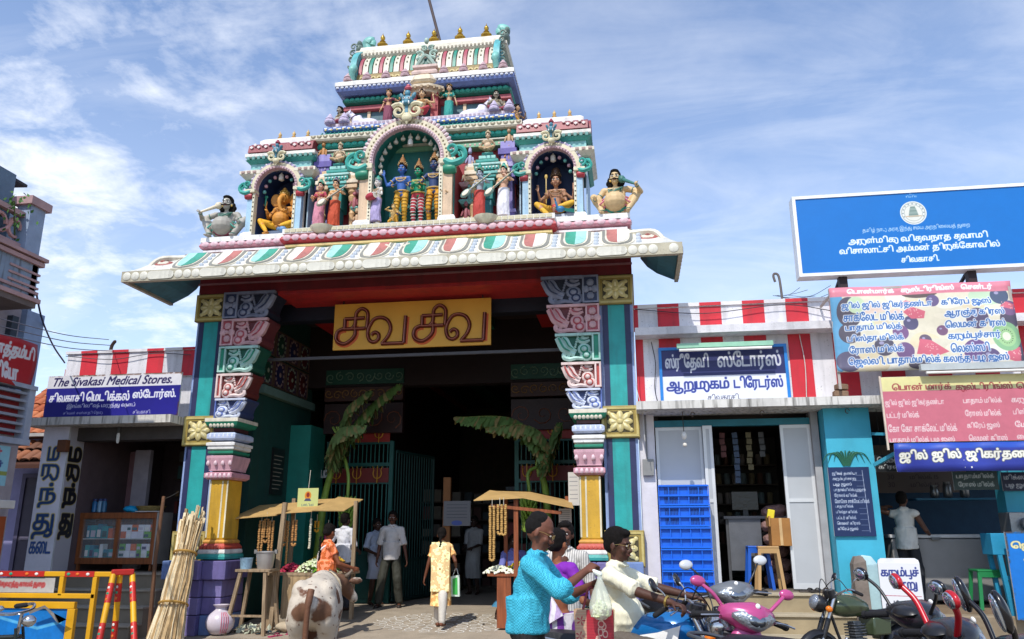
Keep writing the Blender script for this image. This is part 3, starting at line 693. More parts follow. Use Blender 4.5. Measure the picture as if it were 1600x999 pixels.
    for q in(-1,1): spiral(k,(cx+q*.12*s,zz+.02*s),.12*s,1.4,.036*s,y0-.15,q,PI/2-q*.9)
    k.ell((cx,y0-.15,zz-.08*s),(.08*s,.05,.07*s),12); k.lathe([(.005,-.13*s),(.05*s,-.04*s),(.07*s,.02*s),(.03*s,.06*s)],(cx,y0-.15,zz-.06*s),12,sy=.6)
    ob('crown_volutes',k,M('dccfa6',.45),sh,50)
    f=MB(); f.ell((cx,y0-.14,zz+.17*s),(.085*s,.09,.09*s),12); f.ell((cx,y0-.2,zz+.12*s),(.06*s,.06,.035*s),10)
    for q in(-1,1): f.ell((cx+q*.085*s,y0-.13,zz+.26*s),(.03*s,.04,.06*s),8,rot=(0,q*.5,0)); f.ell((cx+q*.1*s,y0-.12,zz+.15*s),(.05*s,.04,.04*s),8)
    f.ell((cx,y0-.14,zz+.3*s),(.045*s,.05,.05*s),8); f.box(cx-.02*s,cx+.02*s,y0-.19,y0-.13,zz-.02*s,zz+.1*s)
    ob('lion_mask',f,M('4f8fa5',.45),sh,50); e=MB(); e2=MB()
    for q in(-1,1): e.ell((cx+q*.036*s,y0-.215,zz+.19*s),.02*s,8); e.ell((cx+q*.04*s,y0-.235,zz+.115*s),(.012*s,.02,.03*s),6); e2.ell((cx+q*.036*s,y0-.235,zz+.19*s),.009*s,6)
    ob('mask_eyes_and_fangs',e,M('f1efe8',.3),sh,40); ob('mask_pupils',e2,M('16110f',.3),sh); ob('mask_crest',MB().ell((cx,y0-.13,zz+.38*s),(.06*s,.05,.035*s),8).ell((cx,y0-.13,zz+.42*s),(.03*s,.03,.03*s),8),M('c04858',.4),sh,40)
    if big: return zt
    # stepped roof
    def st(prof,c,nm,inx=0,sd=0):
      for a,b in (((cx-W,cx-W+.16),(cx+W-.16,cx+W)) if sd else ((cx-W+inx,cx+W-inx),)): ob(nm,MB().stack(a,b,y0+.04+inx,y0+dp-inx,[(o,z0+1.45+z) for o,z in prof]),M(c,.5,dirt=.05),sh)
    st([(.0,-.3),(.05,-.27),(.12,-.2),(.12,-.14),(.02,-.08)],'e0d6bf','shoulder_cornice',0,1); st([(.0,-.42),(.06,-.36),(.02,-.3)],'2f9f93','shoulder_roll',0,1)
    st([(-.02,-.08),(-.02,.05)],'7fc0c0','attic'); st([(0,.05),(.06,.1),(.0,.14)],'35a59a','attic_roll'); st([(.05,.14),(.07,.16),(.07,.22),(.02,.24)],'e6e2d8','attic_cornice')
    row('cornice_dentil',MB().box(-.025,.025,-.02,.02,-.03,.03),M('5f9f98',.5),sh,[(x,y0-.02,z0+1.58) for x in lin(cx-W,cx+W,13)]+[(cx+W+.06,y,z0+1.58,PI/2) for y in lin(y0+.05,y0+dp-.05,9)])
    row('cornice_dentil',MB().box(-.03,.03,-.02,.02,-.02,.02),M('b08c84',.5),sh,[(x,y0-.075,z0+1.28) for x in (cx-W-.05,cx-W+.06,cx-W+.17,cx+W-.17,cx+W-.06,cx+W+.05)])
    rf=MB(); rr=[]
    for t in lin(0,PI,9): rr.append((y0+dp/2-.02-(dp/2+.02)*math.cos(t),z0+1.69+.3*math.sin(t)**.7))
    rf.loft([[(x,y,z) for y,z in rr] for x in (cx-W-.02,cx+W+.02)]); ob('barrel_roof',rf,M('9a2f3b',.45),sh)
    dm=MB().prism([(-.035,0),(0,-.03),(.035,0),(0,.03)],-.01,.01); row('roof_lozenge',dm,M('e8d9d4',.5),sh,[(x,y0-.035+.0,z0+1.79+(.05 if i%2 else 0)) for i,x in enumerate(lin(cx-W*.92,cx+W*.92,17)) if abs(x-cx)>.16])
    ob('roof_ridge',MB().stack(cx-W*.8,cx+W*.8,y0+.3,y0+dp-.3,[(0,z0+1.95),(.06,z0+1.99),(.06,z0+2.06),(0,z0+2.12)]),M('e9e5e2',.5),sh)
    for x in (-.28,0,.28): finial('roof_finial',(cx+x,y0+dp/2,z0+2.1),.62,'e0b36a',sh)
    ob('roof_end_plate',MB().lathe([(.28,-.03),(.28,.03)],(cx+W+.03,y0+dp/2,z0+1.8),16,ax='x'),M('a23c46',.5),sh,40)
SXL,SXR=GX-2.47,GX+2.5
shrine(SXL,TZ,.8,False); shrine(SXR,TZ,.8,False); shrine(GX,TZ,1.25,True)
# ---- main body of the tower
tw=part('tower_storey',gate)
BX0,BX1=GX-1.80,GX+1.80
ob('wall',MB().box(BX0,BX1,12.85,15.0,TZ-.1,8.3),M('b7343a',.55),tw)
for x in (BX0-.02,BX1+.02-.24):
    for i,(z,w,h,c) in enumerate(((6.6,.3,.1,'c9c3e0'),(6.98,.24,.14,PURP),(7.12,.28,.06,'9a8fd0'),(7.18,.16,.5,'8478bd'),(7.68,.26,.07,PURP),(7.75,.2,.1,'6a5bb0'),(7.85,.3,.08,'a99fdc'),(7.93,.24,.12,PURP),(8.05,.34,.1,'5d4fa5'),(8.15,.26,.12,'8f84cc'))):
        z=TZ+(z-6.88 if z>6.7 else 0)*1.18; h*=1.18
        ob('corner_pilaster_course',MB().box(x+.12-w/2,x+.12+w/2,12.62-w/4,12.9,z,z+h-.003),M(c,.5),tw,bevel=.006)
def course(parent,x0,x1,y0,y1,prof,c,nm): return ob(nm,MB().stack(x0,x1,y0,y1,prof),M(c,.5,dirt=.06),parent)
course(tw,BX0,BX1,12.7,15,[(0,8.17),(.03,8.18),(.03,8.26),(0,8.28)],LGREEN,'green_string_course')
course(tw,BX0,BX1,12.7,15,[(0,8.28),(.06,8.29),(.06,8.31)],'e2dcc8','cream_fillet')
roll('teal_roll',BX0,BX1,12.68,15,8.31,8.44,'159a86',.12,'27b7a2',tw)
course(tw,BX0-.05,BX1+.05,12.62,15,[(0,8.44),(.09,8.45),(.11,8.48),(.11,8.56),(.04,8.575)],'ddd3b8','cream_cornice')
row('cornice_scroll',MB().arch(0,0,.02,.045,-.012,0,PI,2*PI,6),M('8f8462',.5),tw,[(x,12.51,8.545) for x in lin(BX0-.1,BX1+.1,34)]+[(BX1+.165,y,8.545,PI/2) for y in lin(12.6,14.6,18)])
course(tw,BX0+.05,BX1-.05,12.72,15,[(.12,8.575),(.09,8.62),(.0,8.69)],'2cb59f','teal_roof_slope')
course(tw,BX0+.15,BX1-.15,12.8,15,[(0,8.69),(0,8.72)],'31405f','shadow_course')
course(tw,BX0+.08,BX1-.08,12.78,15,[(0,8.72),(.05,8.73),(.08,8.75),(.08,8.81)],'4c6db8','blue_band'); row('band_tick',MB().box(-.03,.03,-.01,0,-.012,.012),M('dfe5f2',.5),tw,[(x,12.7,8.785-(.02 if i%2 else 0)) for i,x in enumerate(lin(BX0+.05,BX1-.05,40))])
course(tw,BX0+.16,BX1-.16,12.84,15,[(0,8.81),(.07,8.82),(.07,8.91),(0,8.92)],'d9cdd6','upper_ledge'); row('ledge_tooth',MB().box(-.02,.02,-.012,0,-.03,.03),M('a994a8',.5),tw,[(x,12.77,8.865) for x in lin(BX0+.12,BX1-.12,44)])
# ---- upper storey
up=part('upper_storey',gate)
UX0,UX1=GX-1.58,GX+1.58
ob('wall',MB().box(UX0,UX1,13.35,15,8.9,9.95),M('4e7480',.55),up)
course(up,UX0-.03,UX1+.03,13.3,15,[(0,9.44),(.04,9.46),(.04,9.54)],'bd4d54','red_string_course')
roll('green_roll',UX0,UX1,13.25,15,9.56,9.68,'167a66',.1,'1f9a80',up)
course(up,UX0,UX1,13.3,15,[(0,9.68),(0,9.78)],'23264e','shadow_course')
course(up,UX0-.05,UX1+.05,13.15,15,[(0,9.72),(.1,9.76),(.12,9.8),(.12,9.85)],'6d83c8','blue_cornice')
course(up,UX0-.05,UX1+.05,13.12,15,[(.12,9.85),(.12,9.93),(.04,9.99),(0,10.02)],'e6e3df','white_cornice')
row('cornice_tooth',MB().ell((0,0,0),(.035,.015,.03),6),M('dfe3ee',.5),up,[(x,13.02,9.83) for x in lin(UX0-.12,UX1+.12,38)]+[(UX1+.18,y,9.83,PI/2) for y in lin(13.1,14.9,20)],40)
ob('red_wall_post',MB().box(GX+.14,GX+.28,13.1,13.35,8.9,9.7).box(GX-.28,GX-.14,13.1,13.35,8.9,9.7),M('b23a3e',.5),up)
cp=MB(); cp.lathe([(.3,0),(.32,.05),(.42,.08),(.42,.13),(.3,.18),(.36,.2),(.4,.24),(.36,.34),(.2,.42),(.12,.44)],(GX,13.2,9.58),8,sx=1,sy=.7,a0=PI/8)
ob('canopy_cupola',cp,M('dcc7a6',.5),up); row('cupola_tooth',MB().box(-.02,.02,-.02,.02,-.03,.03),M('a98a60',.5),up,[(GX+.4*math.cos(t),13.2+.28*math.sin(t),9.64) for t in lin(PI,2*PI,11)])
# ---- barrel vault on top
bv=part('barrel_vault',gate)
VX0,VX1=GX-1.42,GX+1.36; vy0,vy1=13.25,14.7; vz=10.02
course(bv,VX0+.05,VX1-.05,vy0,vy1,[(0,vz),(.03,vz+.02),(.03,vz+.18),(0,vz+.2)],'a78c4f','gold_band'); row('gold_scroll',MB().arch(0,0,.025,.055,-.014,0,0,PI,7),M('d6c07c',.45),bv,[(x,vy0-.03,vz+.07) for x in lin(VX0+.12,VX1-.12,22)])
R_=.62
def vp(t,r=R_): return (vy0+.72-.72*r/R_*math.cos(t),vz+.18+r*1.12*math.sin(t))
ob('vault_body',MB().loft([[(x,)+vp(t) for t in lin(0,PI,15)] for x in (VX0,VX1)]),M('8d5a52',.5),bv,40)
nr=26
ribm=[MB().loft([[(x*w,)+vp(t,R_+.03) for t in lin(.0,PI,13)] for x in (-1,1)]).mesh('vault_rib',M(c,.45),40) for w,c in ((.03,'c04d60'),(.052,'ddd6bd'),(.03,'1f9a80'))]
for i,x in enumerate(lin(VX0+.08,VX1-.08,nr)):
    if abs(x-GX)<.16: continue
    o=ob('vault_rib',ribm[(0,1,2,1)[i%4]],None,bv); o.location=(x,0,0)
row('rib_bead',MB().ell((0,0,0),(.018,.018,.022),6),M('8f8a70',.5),bv,[(x,vp(t,R_+.035)[0],vp(t,R_+.035)[1]) for i,x in enumerate(lin(VX0+.08,VX1-.08,nr)) if i%2 and abs(x-GX)>.16 for t in lin(.3,1.1,5)],40)
course(bv,VX0+.0,VX1-.0,vy0+.32,vy1-.35,[(.16,vz+.66),(.2,vz+.7),(.2,vz+.76),(.12,vz+.8),(.12,vz+.88),(.06,vz+.92),(.04,vz+1.0)],'dcd4c0','vault_ridge')
row('ridge_tooth',MB().box(-.02,.02,-.012,0,-.02,.02),M('958a74',.5),bv,[(x,vy0+.12,vz+.73) for x in lin(VX0+.05,VX1-.05,36)])
for x in (VX0-.02,VX1+.02):
    q=-1 if x<GX else 1
    pts=[vp(t,R_+.13) for t in lin(-.05,PI+.05,17)]; e=MB().loft([[(xx,y,z) for y,z in pts] for xx in (x-.05,x+.07)] if q>0 else [[(xx,y,z) for y,z in pts] for xx in (x-.07,x+.05)])
    ob('end_plate',e,M('4fb3b8',.45),bv,40)
    h=MB(); yc=vy0+.7
    h.tube(spl([(x-q*.38,yc,vz+.92),(x-q*.14,yc,vz+1.0),(x+q*.0,yc,vz+1.18),(x+q*.06,yc,vz+1.36),(x+q*.0,yc,vz+1.43),(x-q*.07,yc,vz+1.4),(x-q*.06,yc,vz+1.33)],5),[.03]*6+[.06]*10+[.075]*8+[.05]*7,8,flat=1.5)
    h.tube(spl([(x+q*.02,vy0-.12,vz+.02),(x,vy0-.18,vz+.18),(x,vy0-.1,vz+.3)],5),[.06]*5+[.08]*6,8)
    ob('horn_finial',h,M('79c3b8',.45),bv,50)
    f=MB(); f.ell((x+q*.1,yc-.2,vz+1.05),(.09,.2,.13),10); f.ell((x+q*.13,yc-.2,vz+1.22),(.06,.1,.09),8)
    for j in range(5): spiral(f,(x+q*.1,vz+.9-j*.16),.07,1.2,.022,yc-.62-.02*j,1,j)
    ob('end_ornament',f,M('6a7f74',.5),bv,50)
for x in lin(GX-1.05,GX+1.1,5): finial('gold_finial',(x,vy0+.4,vz+.97),.9,'c99a2b',bv)
k=MB()
for q in(-1,1):
    for j,(dx,dz,r) in enumerate(((.11,.32,.09),(.13,.5,.085),(.07,.68,.06))): spiral(k,(GX+q*dx,vz+dz),r,1.3,.03,vy0-.08+.06*j,q,PI/2-q)
k.ell((GX,vy0-.06,vz+.78),(.05,.05,.07),8); k.tube(spl([(GX-.2,vy0-.08,vz+.2),(GX,vy0-.12,vz+.42),(GX+.2,vy0-.08,vz+.2)],6),.035,6)
ob('vault_crest',k,M('a9c4b4',.45),bv,50); ob('crest_niche',MB().lathe([(.11,0),(.11,.14),(.06,.2),(.01,.22)],(GX,vy0-.03,vz+.2),10,sy=.5),M('16685c',.5),bv,40)
ob('crest_base',MB().stack(GX-.2,GX+.2,vy0-.12,vy0+.1,[(.05,vz),(.06,vz+.04),(.0,vz+.12),(.04,vz+.15),(.04,vz+.2)]),M('d9b9ae',.5),bv)
# ---- mini shrines flanking the centre arch
for q in (-1,1):
    ms=part('mini_shrine',gate); cx=GX+q*1.36; y0=12.45
    for x in (-.27,.27):
        pr=[(.075,0),(.075,.08),(.05,.1),(.045,.3),(.06,.34),(.04,.38),(.045,.55),(.07,.6),(.08,.66),(.05,.7),(.09,.74),(.09,.8)]
        ob('column',MB().lathe(pr,(cx+x,y0+.08,TZ+.08),10),M('dcae78',.45),ms,40); ob('column_block',MB().box(cx+x-.1,cx+x+.1,y0-.03,y0+.2,TZ,TZ+.08),M('8d6f52',.5),ms)
        for i,(w,z,c) in enumerate(((.11,.88,'e4bd92'),(.13,.97,'f0ddc0'),(.1,1.05,'e0c096'),(.08,1.12,'efe3cf'),(.05,1.19,'e3b987'))): ob('cupola_step',MB().box(cx+x-w,cx+x+w,y0+.08-w,y0+.25,TZ+z,TZ+z+.078),M(c,.5),ms,bevel=.01)
    for i,(w,z,h,c) in enumerate(((.1,.5,.34,'1a8f8a'),(.13,.84,.05,'7cc9c4'),(.16,.9,.05,'2a9c94'),(.19,.96,.06,'6fc3bb'),(.22,1.03,.08,'3aaea2'),(.24,1.12,.05,'a6d8cf'),(.2,1.18,.06,'2fa396'),(.15,1.25,.07,'8ccfc4'),(.1,1.33,.06,'3aaea2'))):
        ob('teal_course',MB().box(cx-w,cx+w,y0+.02-w*.4,y0+.3,TZ+z,TZ+z+h-.004),M(c,.45),ms,bevel=.012)
    ob('teal_shaft',MB().box(cx-.07,cx+.07,y0,y0+.2,TZ,TZ+.5),M('2d8f98',.5),ms)
    row('cupola_stud',MB().ell((0,0,0),(.018,.015,.018),6),M('e9efe6',.5),ms,[(cx+x,y0-.085,TZ+1.07) for x in lin(-.18,.18,7)],40)
# ---- extra small plaster work that crowds the tower
dt=part('plaster_work',gate)
row('wall_lozenge',MB().prism([(-.05,0),(0,-.04),(.05,0),(0,.04)],-.012,.0),M('d9e2d6',.5),dt,[(x,12.115,6.13) for x in lin(-5.6,-1.3,30)])
row('frieze_flower',MB().ell((0,0,0),(.03,.02,.03),6),M('d9a9a0',.5),dt,[(x,12.68,8.22) for x in lin(BX0+.1,BX1-.1,40) if abs(x-GX)>.9],40)
row('slope_rib',MB().bar((0,0,0),(0,.09,.1),.018),M('157f70',.5),dt,[(x,12.6,8.59) for x in lin(BX0,BX1,46)])
row('band_flower',MB().ell((0,0,0),(.022,.015,.022),6),M('e8c46a',.5),dt,[(x,12.695,8.755) for x in lin(BX0+.05,BX1-.05,32)],40)
row('wall_pilaster',MB().box(-.03,.03,-.03,.0,0,.5).box(-.045,.045,-.045,.0,.5,.56).box(-.045,.045,-.045,0,-.03,.0),M('d6b890',.5),dt,[(x,13.35,8.95) for x in (GX-1.5,GX-1.15,GX-.75,GX+.75,GX+1.15,GX+1.5)])
row('cupola',MB().lathe([(.09,0),(.1,.03),(.07,.06),(.085,.08),(.05,.13),(.015,.18)],(0,0,0),8),M('cfa9b0',.5),dt,[(x,13.1,9.99) for x in lin(UX0+.05,UX1-.05,9) if abs(x-GX)>.3],40)
row('cupola',MB().lathe([(.1,0),(.11,.03),(.08,.07),(.09,.09),(.05,.14),(.02,.2)],(0,0,0),8),M('c9b9d6',.5),dt,[(x,12.75,8.91) for x in (BX0+.1,BX0+.38,BX1-.38,BX1-.1)],40)
for q in(-1,1):
    for j in range(6): ob('wall_statuette',MB().cap((0,0,0),(0,0,.16),.045,.035,8).ell((0,-.01,.25),.04,8).cap((-.05,0,.14),(-.07,-.05,.03),.018,.014,6).cap((.05,0,.14),(.07,-.05,.03),.018,.014,6).lathe([(.035,.28),(.03,.31),(.008,.35)],(0,0,0),8).xf(Matrix.Translation((GX+q*(.98+.06*(j%2)) if j<4 else GX+q*1.72,12.5 if j<4 else 12.6,(TZ+.2+.33*j if j<4 else TZ+1.3+.3*(j-4))))),M(('c9a17a','b5606a','5f9a94','c7b8a0','a9a0c4','c98a4a')[(j+(q>0))%6],.5),dt,50)
    for j,z in enumerate((.3,.75,1.2)): ob('wall_bracket',MB().stack(GX+q*.98-.09,GX+q*.98+.09,12.5,12.8,[(0,TZ+z*.73-.08),(.04,TZ+z*.73-.03),(.02,TZ+z*.73)]),M(('e0c9a0','6fc3bb','d9a9b2')[j],.5),dt)
row('side_figure',MB().cap((0,0,0),(0,0,.2),.06,.045,8).ell((0,0,.3),.05,8).lathe([(.04,.34),(.03,.38),(.01,.43)],(0,0,0),8),M('b99a7a',.5),dt,[(BX1+.06,y,z) for z in (6.7,7.35) for y in (13.1,13.5,13.9,14.3)],50)
row('arch_stud',MB().ell((0,0,0),(.02,.015,.02),6),M('8f7f58',.5),dt,[(GX+.71*math.cos(t),12.125,TZ+1.2+.71*math.sin(t)) for t in lin(-.2,PI+.2,34)],40)
# ---- inner roof, side walls and back of the hall behind the pillars (part of the gateway)
hl=part('hall',gate)
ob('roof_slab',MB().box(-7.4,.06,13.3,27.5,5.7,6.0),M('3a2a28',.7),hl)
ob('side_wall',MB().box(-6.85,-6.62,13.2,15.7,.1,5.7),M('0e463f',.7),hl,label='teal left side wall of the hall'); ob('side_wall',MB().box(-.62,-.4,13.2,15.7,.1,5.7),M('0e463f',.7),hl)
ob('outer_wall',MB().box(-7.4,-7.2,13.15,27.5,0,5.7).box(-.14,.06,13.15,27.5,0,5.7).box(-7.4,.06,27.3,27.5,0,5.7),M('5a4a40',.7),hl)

M=_m0
# ================================================================ FIGURES
_tx=bpy.data.textures.new('folds','CLOUDS'); _tx.noise_scale=.12; _tx.noise_depth=2
_tx2=bpy.data.textures.new('hairnoise','CLOUDS'); _tx2.noise_scale=.03
def skinned(o,vox,smooth=3,disp=0,tex=None):
    m=o.modifiers.new('r','REMESH'); m.mode='VOXEL'; m.voxel_size=vox; m.use_smooth_shade=True
    if smooth: q=o.modifiers.new('s','SMOOTH'); q.iterations=smooth; q.factor=.5
    if disp: d=o.modifiers.new('d','DISPLACE'); d.texture=tex or _tx; d.strength=disp; d.mid_level=.5; d.texture_coords='LOCAL'
    return o
def ik(a,b,l1,l2,pole):
    a,b=Vector(a),Vector(b); d=b-a; L_=d.length
    if L_>(l1+l2)*.999: b=a+d*((l1+l2)*.999/L_); d=b-a; L_=d.length
    x=(l1*l1-l2*l2+L_*L_)/(2*L_); h=math.sqrt(max(0,l1*l1-x*x)); n=d.normalized(); p=Vector(pole); p=(p-n*p.dot(n))
    p=p.normalized() if p.length>1e-6 else Vector((0,1,0)); return a+n*x+p*h,b
def handm(mb,w,d,nrm,curl=.5,thumb=1,k=1):
    """palm and five fingers: w wrist, d pointing direction, nrm palm normal"""
    d=Vector(d).normalized(); nrm=Vector(nrm); nrm=(nrm-d*nrm.dot(d)).normalized(); s=d.cross(nrm)*thumb
    w=Vector(w); c=w+d*.045*k
    for j in (-1.2,-.4,.4,1.2): mb.cap(w+s*j*.012*k,w+d*.08*k+s*j*.0185*k,.015*k,.0125*k,8)
    for j,(o,l) in enumerate(((-1.5,.058),(-.5,.072),(.5,.078),(1.5,.068))):
        p=w+d*.082*k+s*o*.0175*k; a1=curl*1.1; d1=(d*math.cos(a1)+nrm*math.sin(a1)); a2=curl*2.3; d2=(d*math.cos(a2)+nrm*math.sin(a2)); 
        q=p+d1*l*.5*k; r_=q+d2*l*.5*k; mb.cap(p,q,.0095*k,.0088*k,8); mb.cap(q,r_,.0088*k,.007*k,8)
    t0=w+d*.02*k+s*.028*k; t1=t0+(d*.6+s*.75+nrm*.25).normalized()*.035*k; t2=t1+(d*.85+s*.2+nrm*(.3+curl*.5)).normalized()*.035*k
    mb.cap(t0,t1,.013*k,.011*k,8); mb.cap(t1,t2,.011*k,.008*k,8)
def fig(name,label,cat,loc,H=1.68,rz=0,group=None,skin='5a3423',pel=(0,0,.93),lean=(0,0),side=0,tw=0,
        lh=(.27,-.05,.82),rh=(-.27,-.05,.82),lpole=(.3,1,-.2),rpole=(-.3,1,-.2),lf=(.1,0,.07),rf=(-.1,0,.07),lkp=(.15,-1,0),rkp=(-.15,-1,0),
        head=(0,0),belly=0,fem=0,top=None,bottom=None,hair='16110f',hl='short',sleeve=.6,curl=(.5,.5),hn=((-1,0,0),(1,0,0)),hd=(None,None),
        stache=0,glasses=0,face='simple',crown=None,arms2=None,wide=1,statue=False,toes=None,orn=None,shoes=None,bun=None,elephant=0,vox=.0115,rough=.55,lips='7a3a34',beads=None,brow='14100e',headfn=None):
    if not statue: skin='%02x%02x%02x'%tuple(min(255,int(int(skin[i:i+2],16)*1.17+3)) for i in (0,2,4))
    k=H/1.7; R_=T(name,label,cat,group,loc); R_.rotation_euler=(0,0,rz); R_.scale=(k,k,k)
    def O(n,mb,mat,sm=40,par=None,**kw): return ob(n,mb,mat,par or R_,sm,local=True,**kw)
    sk=M(skin,rough,.1,.06,14,dirt=.0 if not statue else .12,spec=.35)
    pel=Vector(pel); up=.46; nk=pel+Vector((side,-lean[0],math.sqrt(max(.02,up*up-lean[0]**2-side**2)))); ch=pel.lerp(nk,.62)+Vector((0,-lean[1],0)); ax=(nk-pel).normalized()
    ct,st=math.cos(tw),math.sin(tw); sv=Vector((ct,st,0)); sw=(.168 if not fem else .15)*wide; wide=wide*(1 if statue else .88)
    Ls=nk+sv*sw-ax*.045; Rs=nk-sv*sw-ax*.045
    Le,Lh=ik(Ls,lh,.285,.255,lpole); Re,Rh=ik(Rs,rh,.285,.255,rpole)
    hs=Vector((1,0,0)); Lp=pel+hs*.085*wide-Vector((0,0,.03)); Rp=pel-hs*.085*wide-Vector((0,0,.03))
    Lk,Lf=ik(Lp,lf,.43,.42,lkp); Rk,Rf=ik(Rp,rf,.43,.42,rkp)
    b=MB(); lw=1.35 if wide>1.2 else 1
    f_=.9 if fem else 1
    b.ell(pel,(.15*wide,.105,.115),14); b.cap(pel,ch,.108*f_*wide,.125*f_*wide,14); b.ell(ch+Vector((0,-.005,.02)),(.15*f_*wide,.1,.145),14)
    b.cap(Ls,Rs,.058*f_,.058*f_,10); b.cap(nk-ax*.03,nk+ax*.09,.052*f_,.047*f_,10)
    if fem: 
        for q in(-1,1): b.ell(ch+sv*.075*q+Vector((0,-.095,.015)),.062,10)
    if belly: b.ell(pel+(ch-pel)*.35+Vector((0,-.08-belly*.5,.02)),(.15+belly*.6,.11+belly,.14+belly*.5),14)
    for s0,e,h,q,i in ((Ls,Le,Lh,1,0),(Rs,Re,Rh,-1,1)):
        b.cap(s0,e,.049*f_*lw,.037*f_*lw); b.cap(e,h,.038*f_*lw,.025*f_*lw)
        d=Vector(hd[i]) if hd[i] else (h-e); handm(b,h,d,hn[i],curl[i],q if 1 else 1)
    for a,kn,f,q in ((Lp,Lk,Lf,1),(Rp,Rk,Rf,-1)):
        b.cap(a,kn,.082*f_*wide,.056*lw); b.cap(kn,kn.lerp(f,.35),.054*lw,.058*lw); b.cap(kn.lerp(f,.3),f,.056*lw,.036*lw)
        td=Vector(toes[0 if q>0 else 1]) if toes else Vector((q*.15,-1,-.0)); td.normalize()
        b.cap(f+Vector((0,0,-.03))-td*.04,f+Vector((0,0,-.045))+td*.09,.036,.034); b.ell(f+Vector((0,0,-.05))+td*.12,(.045,.045,.022),10)
    if arms2:
        for h2,pole,nrm in arms2:
            s0=(Ls if h2[0]>0 else Rs)-ax*.03; e,h=ik(s0,h2,.26,.24,pole); b.cap(s0,e,.042,.034); b.cap(e,h,.035,.024); handm(b,h,Vector((0,0,1)),nrm,.15,1 if h2[0]>0 else -1)
    # head
    hc=nk+ax*.06+Vector((0,-.015,.105+(.03 if statue else 0))); hm=Matrix.Translation(hc)@Euler((head[1],0,head[0])).to_matrix().to_4x4()@Matrix.Scale(1.32 if statue else 1,4)
    hb=MB()
    if elephant:
        hb.ell((0,.01,.02),(.1,.1,.12),14); hb.ell((0,-.05,-.02),(.075,.07,.09),12); 
        tr_=spl([(0,-.1,0),(0,-.17,-.08),(.01,-.17,-.2),(.05,-.16,-.28),(.1,-.17,-.26)],5); 
        for i in range(len(tr_)-1): hb.cap(tr_[i],tr_[i+1],.052-.0017*i,.05-.0017*i,8)
        for q in(-1,1): hb.ell((q*.16,.03,-.0),(.1,.02,.13),12,rot=(0,0,q*-.35)); hb.cap((q*.05,-.1,-.08),(q*.08,-.16,-.12),.014,.006,6)
    else:
        hb.ell((0,.012,.022),(.077,.096,.103),16); hb.ell((0,-.028,-.052),(.056,.062,.062),12); hb.ell((0,-.066,-.088),(.026,.022,.02),8)
        hb.cap((0,-.084,.004),(0,-.106,-.03),.010,.0145,8); 
        for q in(-1,1): hb.ell((q*.014,-.093,-.034),.0105,8); hb.ell((q*.079,.012,-.012),(.012,.02,.034),8,rot=(0,0,q*.3)); hb.ell((q*.045,-.06,-.03),(.024,.022,.026),8); hb.cap((q*.014,-.088,.022),(q*.05,-.076,.024),.009,.008,6)
        hb.cap((-.02,-.088,-.058),(.02,-.088,-.058),.009,.009,8); hb.cap((-.016,-.086,-.068),(.016,-.086,-.068),.0085,.0085,8)
    hb.xf(hm); b.add(hb.v,hb.f)
    body=skinned(O('body',b,sk),vox,2)
    def HP(n,mb,mat,sm=40): mb.xf(hm); return O(n,mb,mat,sm)
    if headfn: headfn(HP)
    if not elephant:
        e=MB(); p=MB(); br=MB(); lp=MB()
        es=1.0 if not statue else 1.6
        for q in(-1,1):
            e.ell((q*.031,-.0805,.004),(.0145*es,.008,.0075*es),10); p.ell((q*.031,-.0878*1.0,.004),(.0065*es,.003,.0068*es),8); br.cap((q*.014,-.093,.026+.0),(q*.052,-.082,.027),.0042*es,.003*es,6)
        lp.cap((-.02,-.0965,-.062),(.02,-.0965,-.062),.0042,.0042,6)
        HP('eyes',e,M('e6e0d8',.25)); HP('pupils',p,M('120c0a',.2)); HP('eyebrows',br,M(brow,.8)); HP('lips',lp,M(lips,.5))
    else: 
        e=MB(); 
        for q in(-1,1): e.ell((q*.06,-.09,.03),(.014,.012,.01),8)
        HP('eyes',e,M('14100e',.3))
    if stache:
        s_=MB(); 
        for q in(-1,1): s_.tube(spl([(0,-.106,-.046),(q*.02,-.104,-.05),(q*.045*stache,-.092,-.052),(q*.06*stache,-.08,-.042 if stache<1.2 else -.025)],4),[.006*stache]*9+[.003*stache]*4,6)
        HP('moustache',s_,M('15100e',.8))
    if glasses:
        g=MB(); 
        for q in(-1,1):
            g.tube([(q*.034+.026*math.cos(t),-.1-.0*abs(math.sin(t)),.002+.019*math.sin(t)) for t in lin(0,2*PI,17)],.0016,5); g.tube([(q*.06,-.1,.006),(q*.08,-.03,.01),(q*.082,.02,0)],.0016,5)
        g.tube([(-.008,-.1,.004),(.008,-.1,.004)],.0016,5); HP('glasses',g,M('b59a62',.3,metal=.7))
    if hair:
        h=MB()
        if hl=='bald': h.ell((0,.035,.028),(.083,.088,.088),14,rot=(-.15,0,0)); h.ell((0,.035,.075),(.076,.078,.058),12)
        elif hl in('short','female','long'):
            h.ell((0,.024,.045),(.086,.1,.095),16); h.ell((0,-.028,.092),(.066,.06,.036),12); h.ell((0,.05,-.0),(.079,.066,.07),12)
            for q in(-1,1): h.ell((q*.071,.0,.02),(.014,.03,.035),8)
        if hl=='female': h.ell((0,.1,-.02),(.045,.035,.045),10)
        if hl=='long':
            h.ell((0,.05,-.06),(.1,.075,.13),12); 
            for q in(-1,1): 
                for j in range(4): h.ell((q*(.09+.02*(j%2)),.03,-.02-.05*j),(.03,.035,.04),8)
        hb2=HP('hair',h,M(hair,.75,.2,.6,60,dirt=0,spec=.15)); skinned(hb2,.009,1,.008 if hl!='bald' else .004,_tx2)
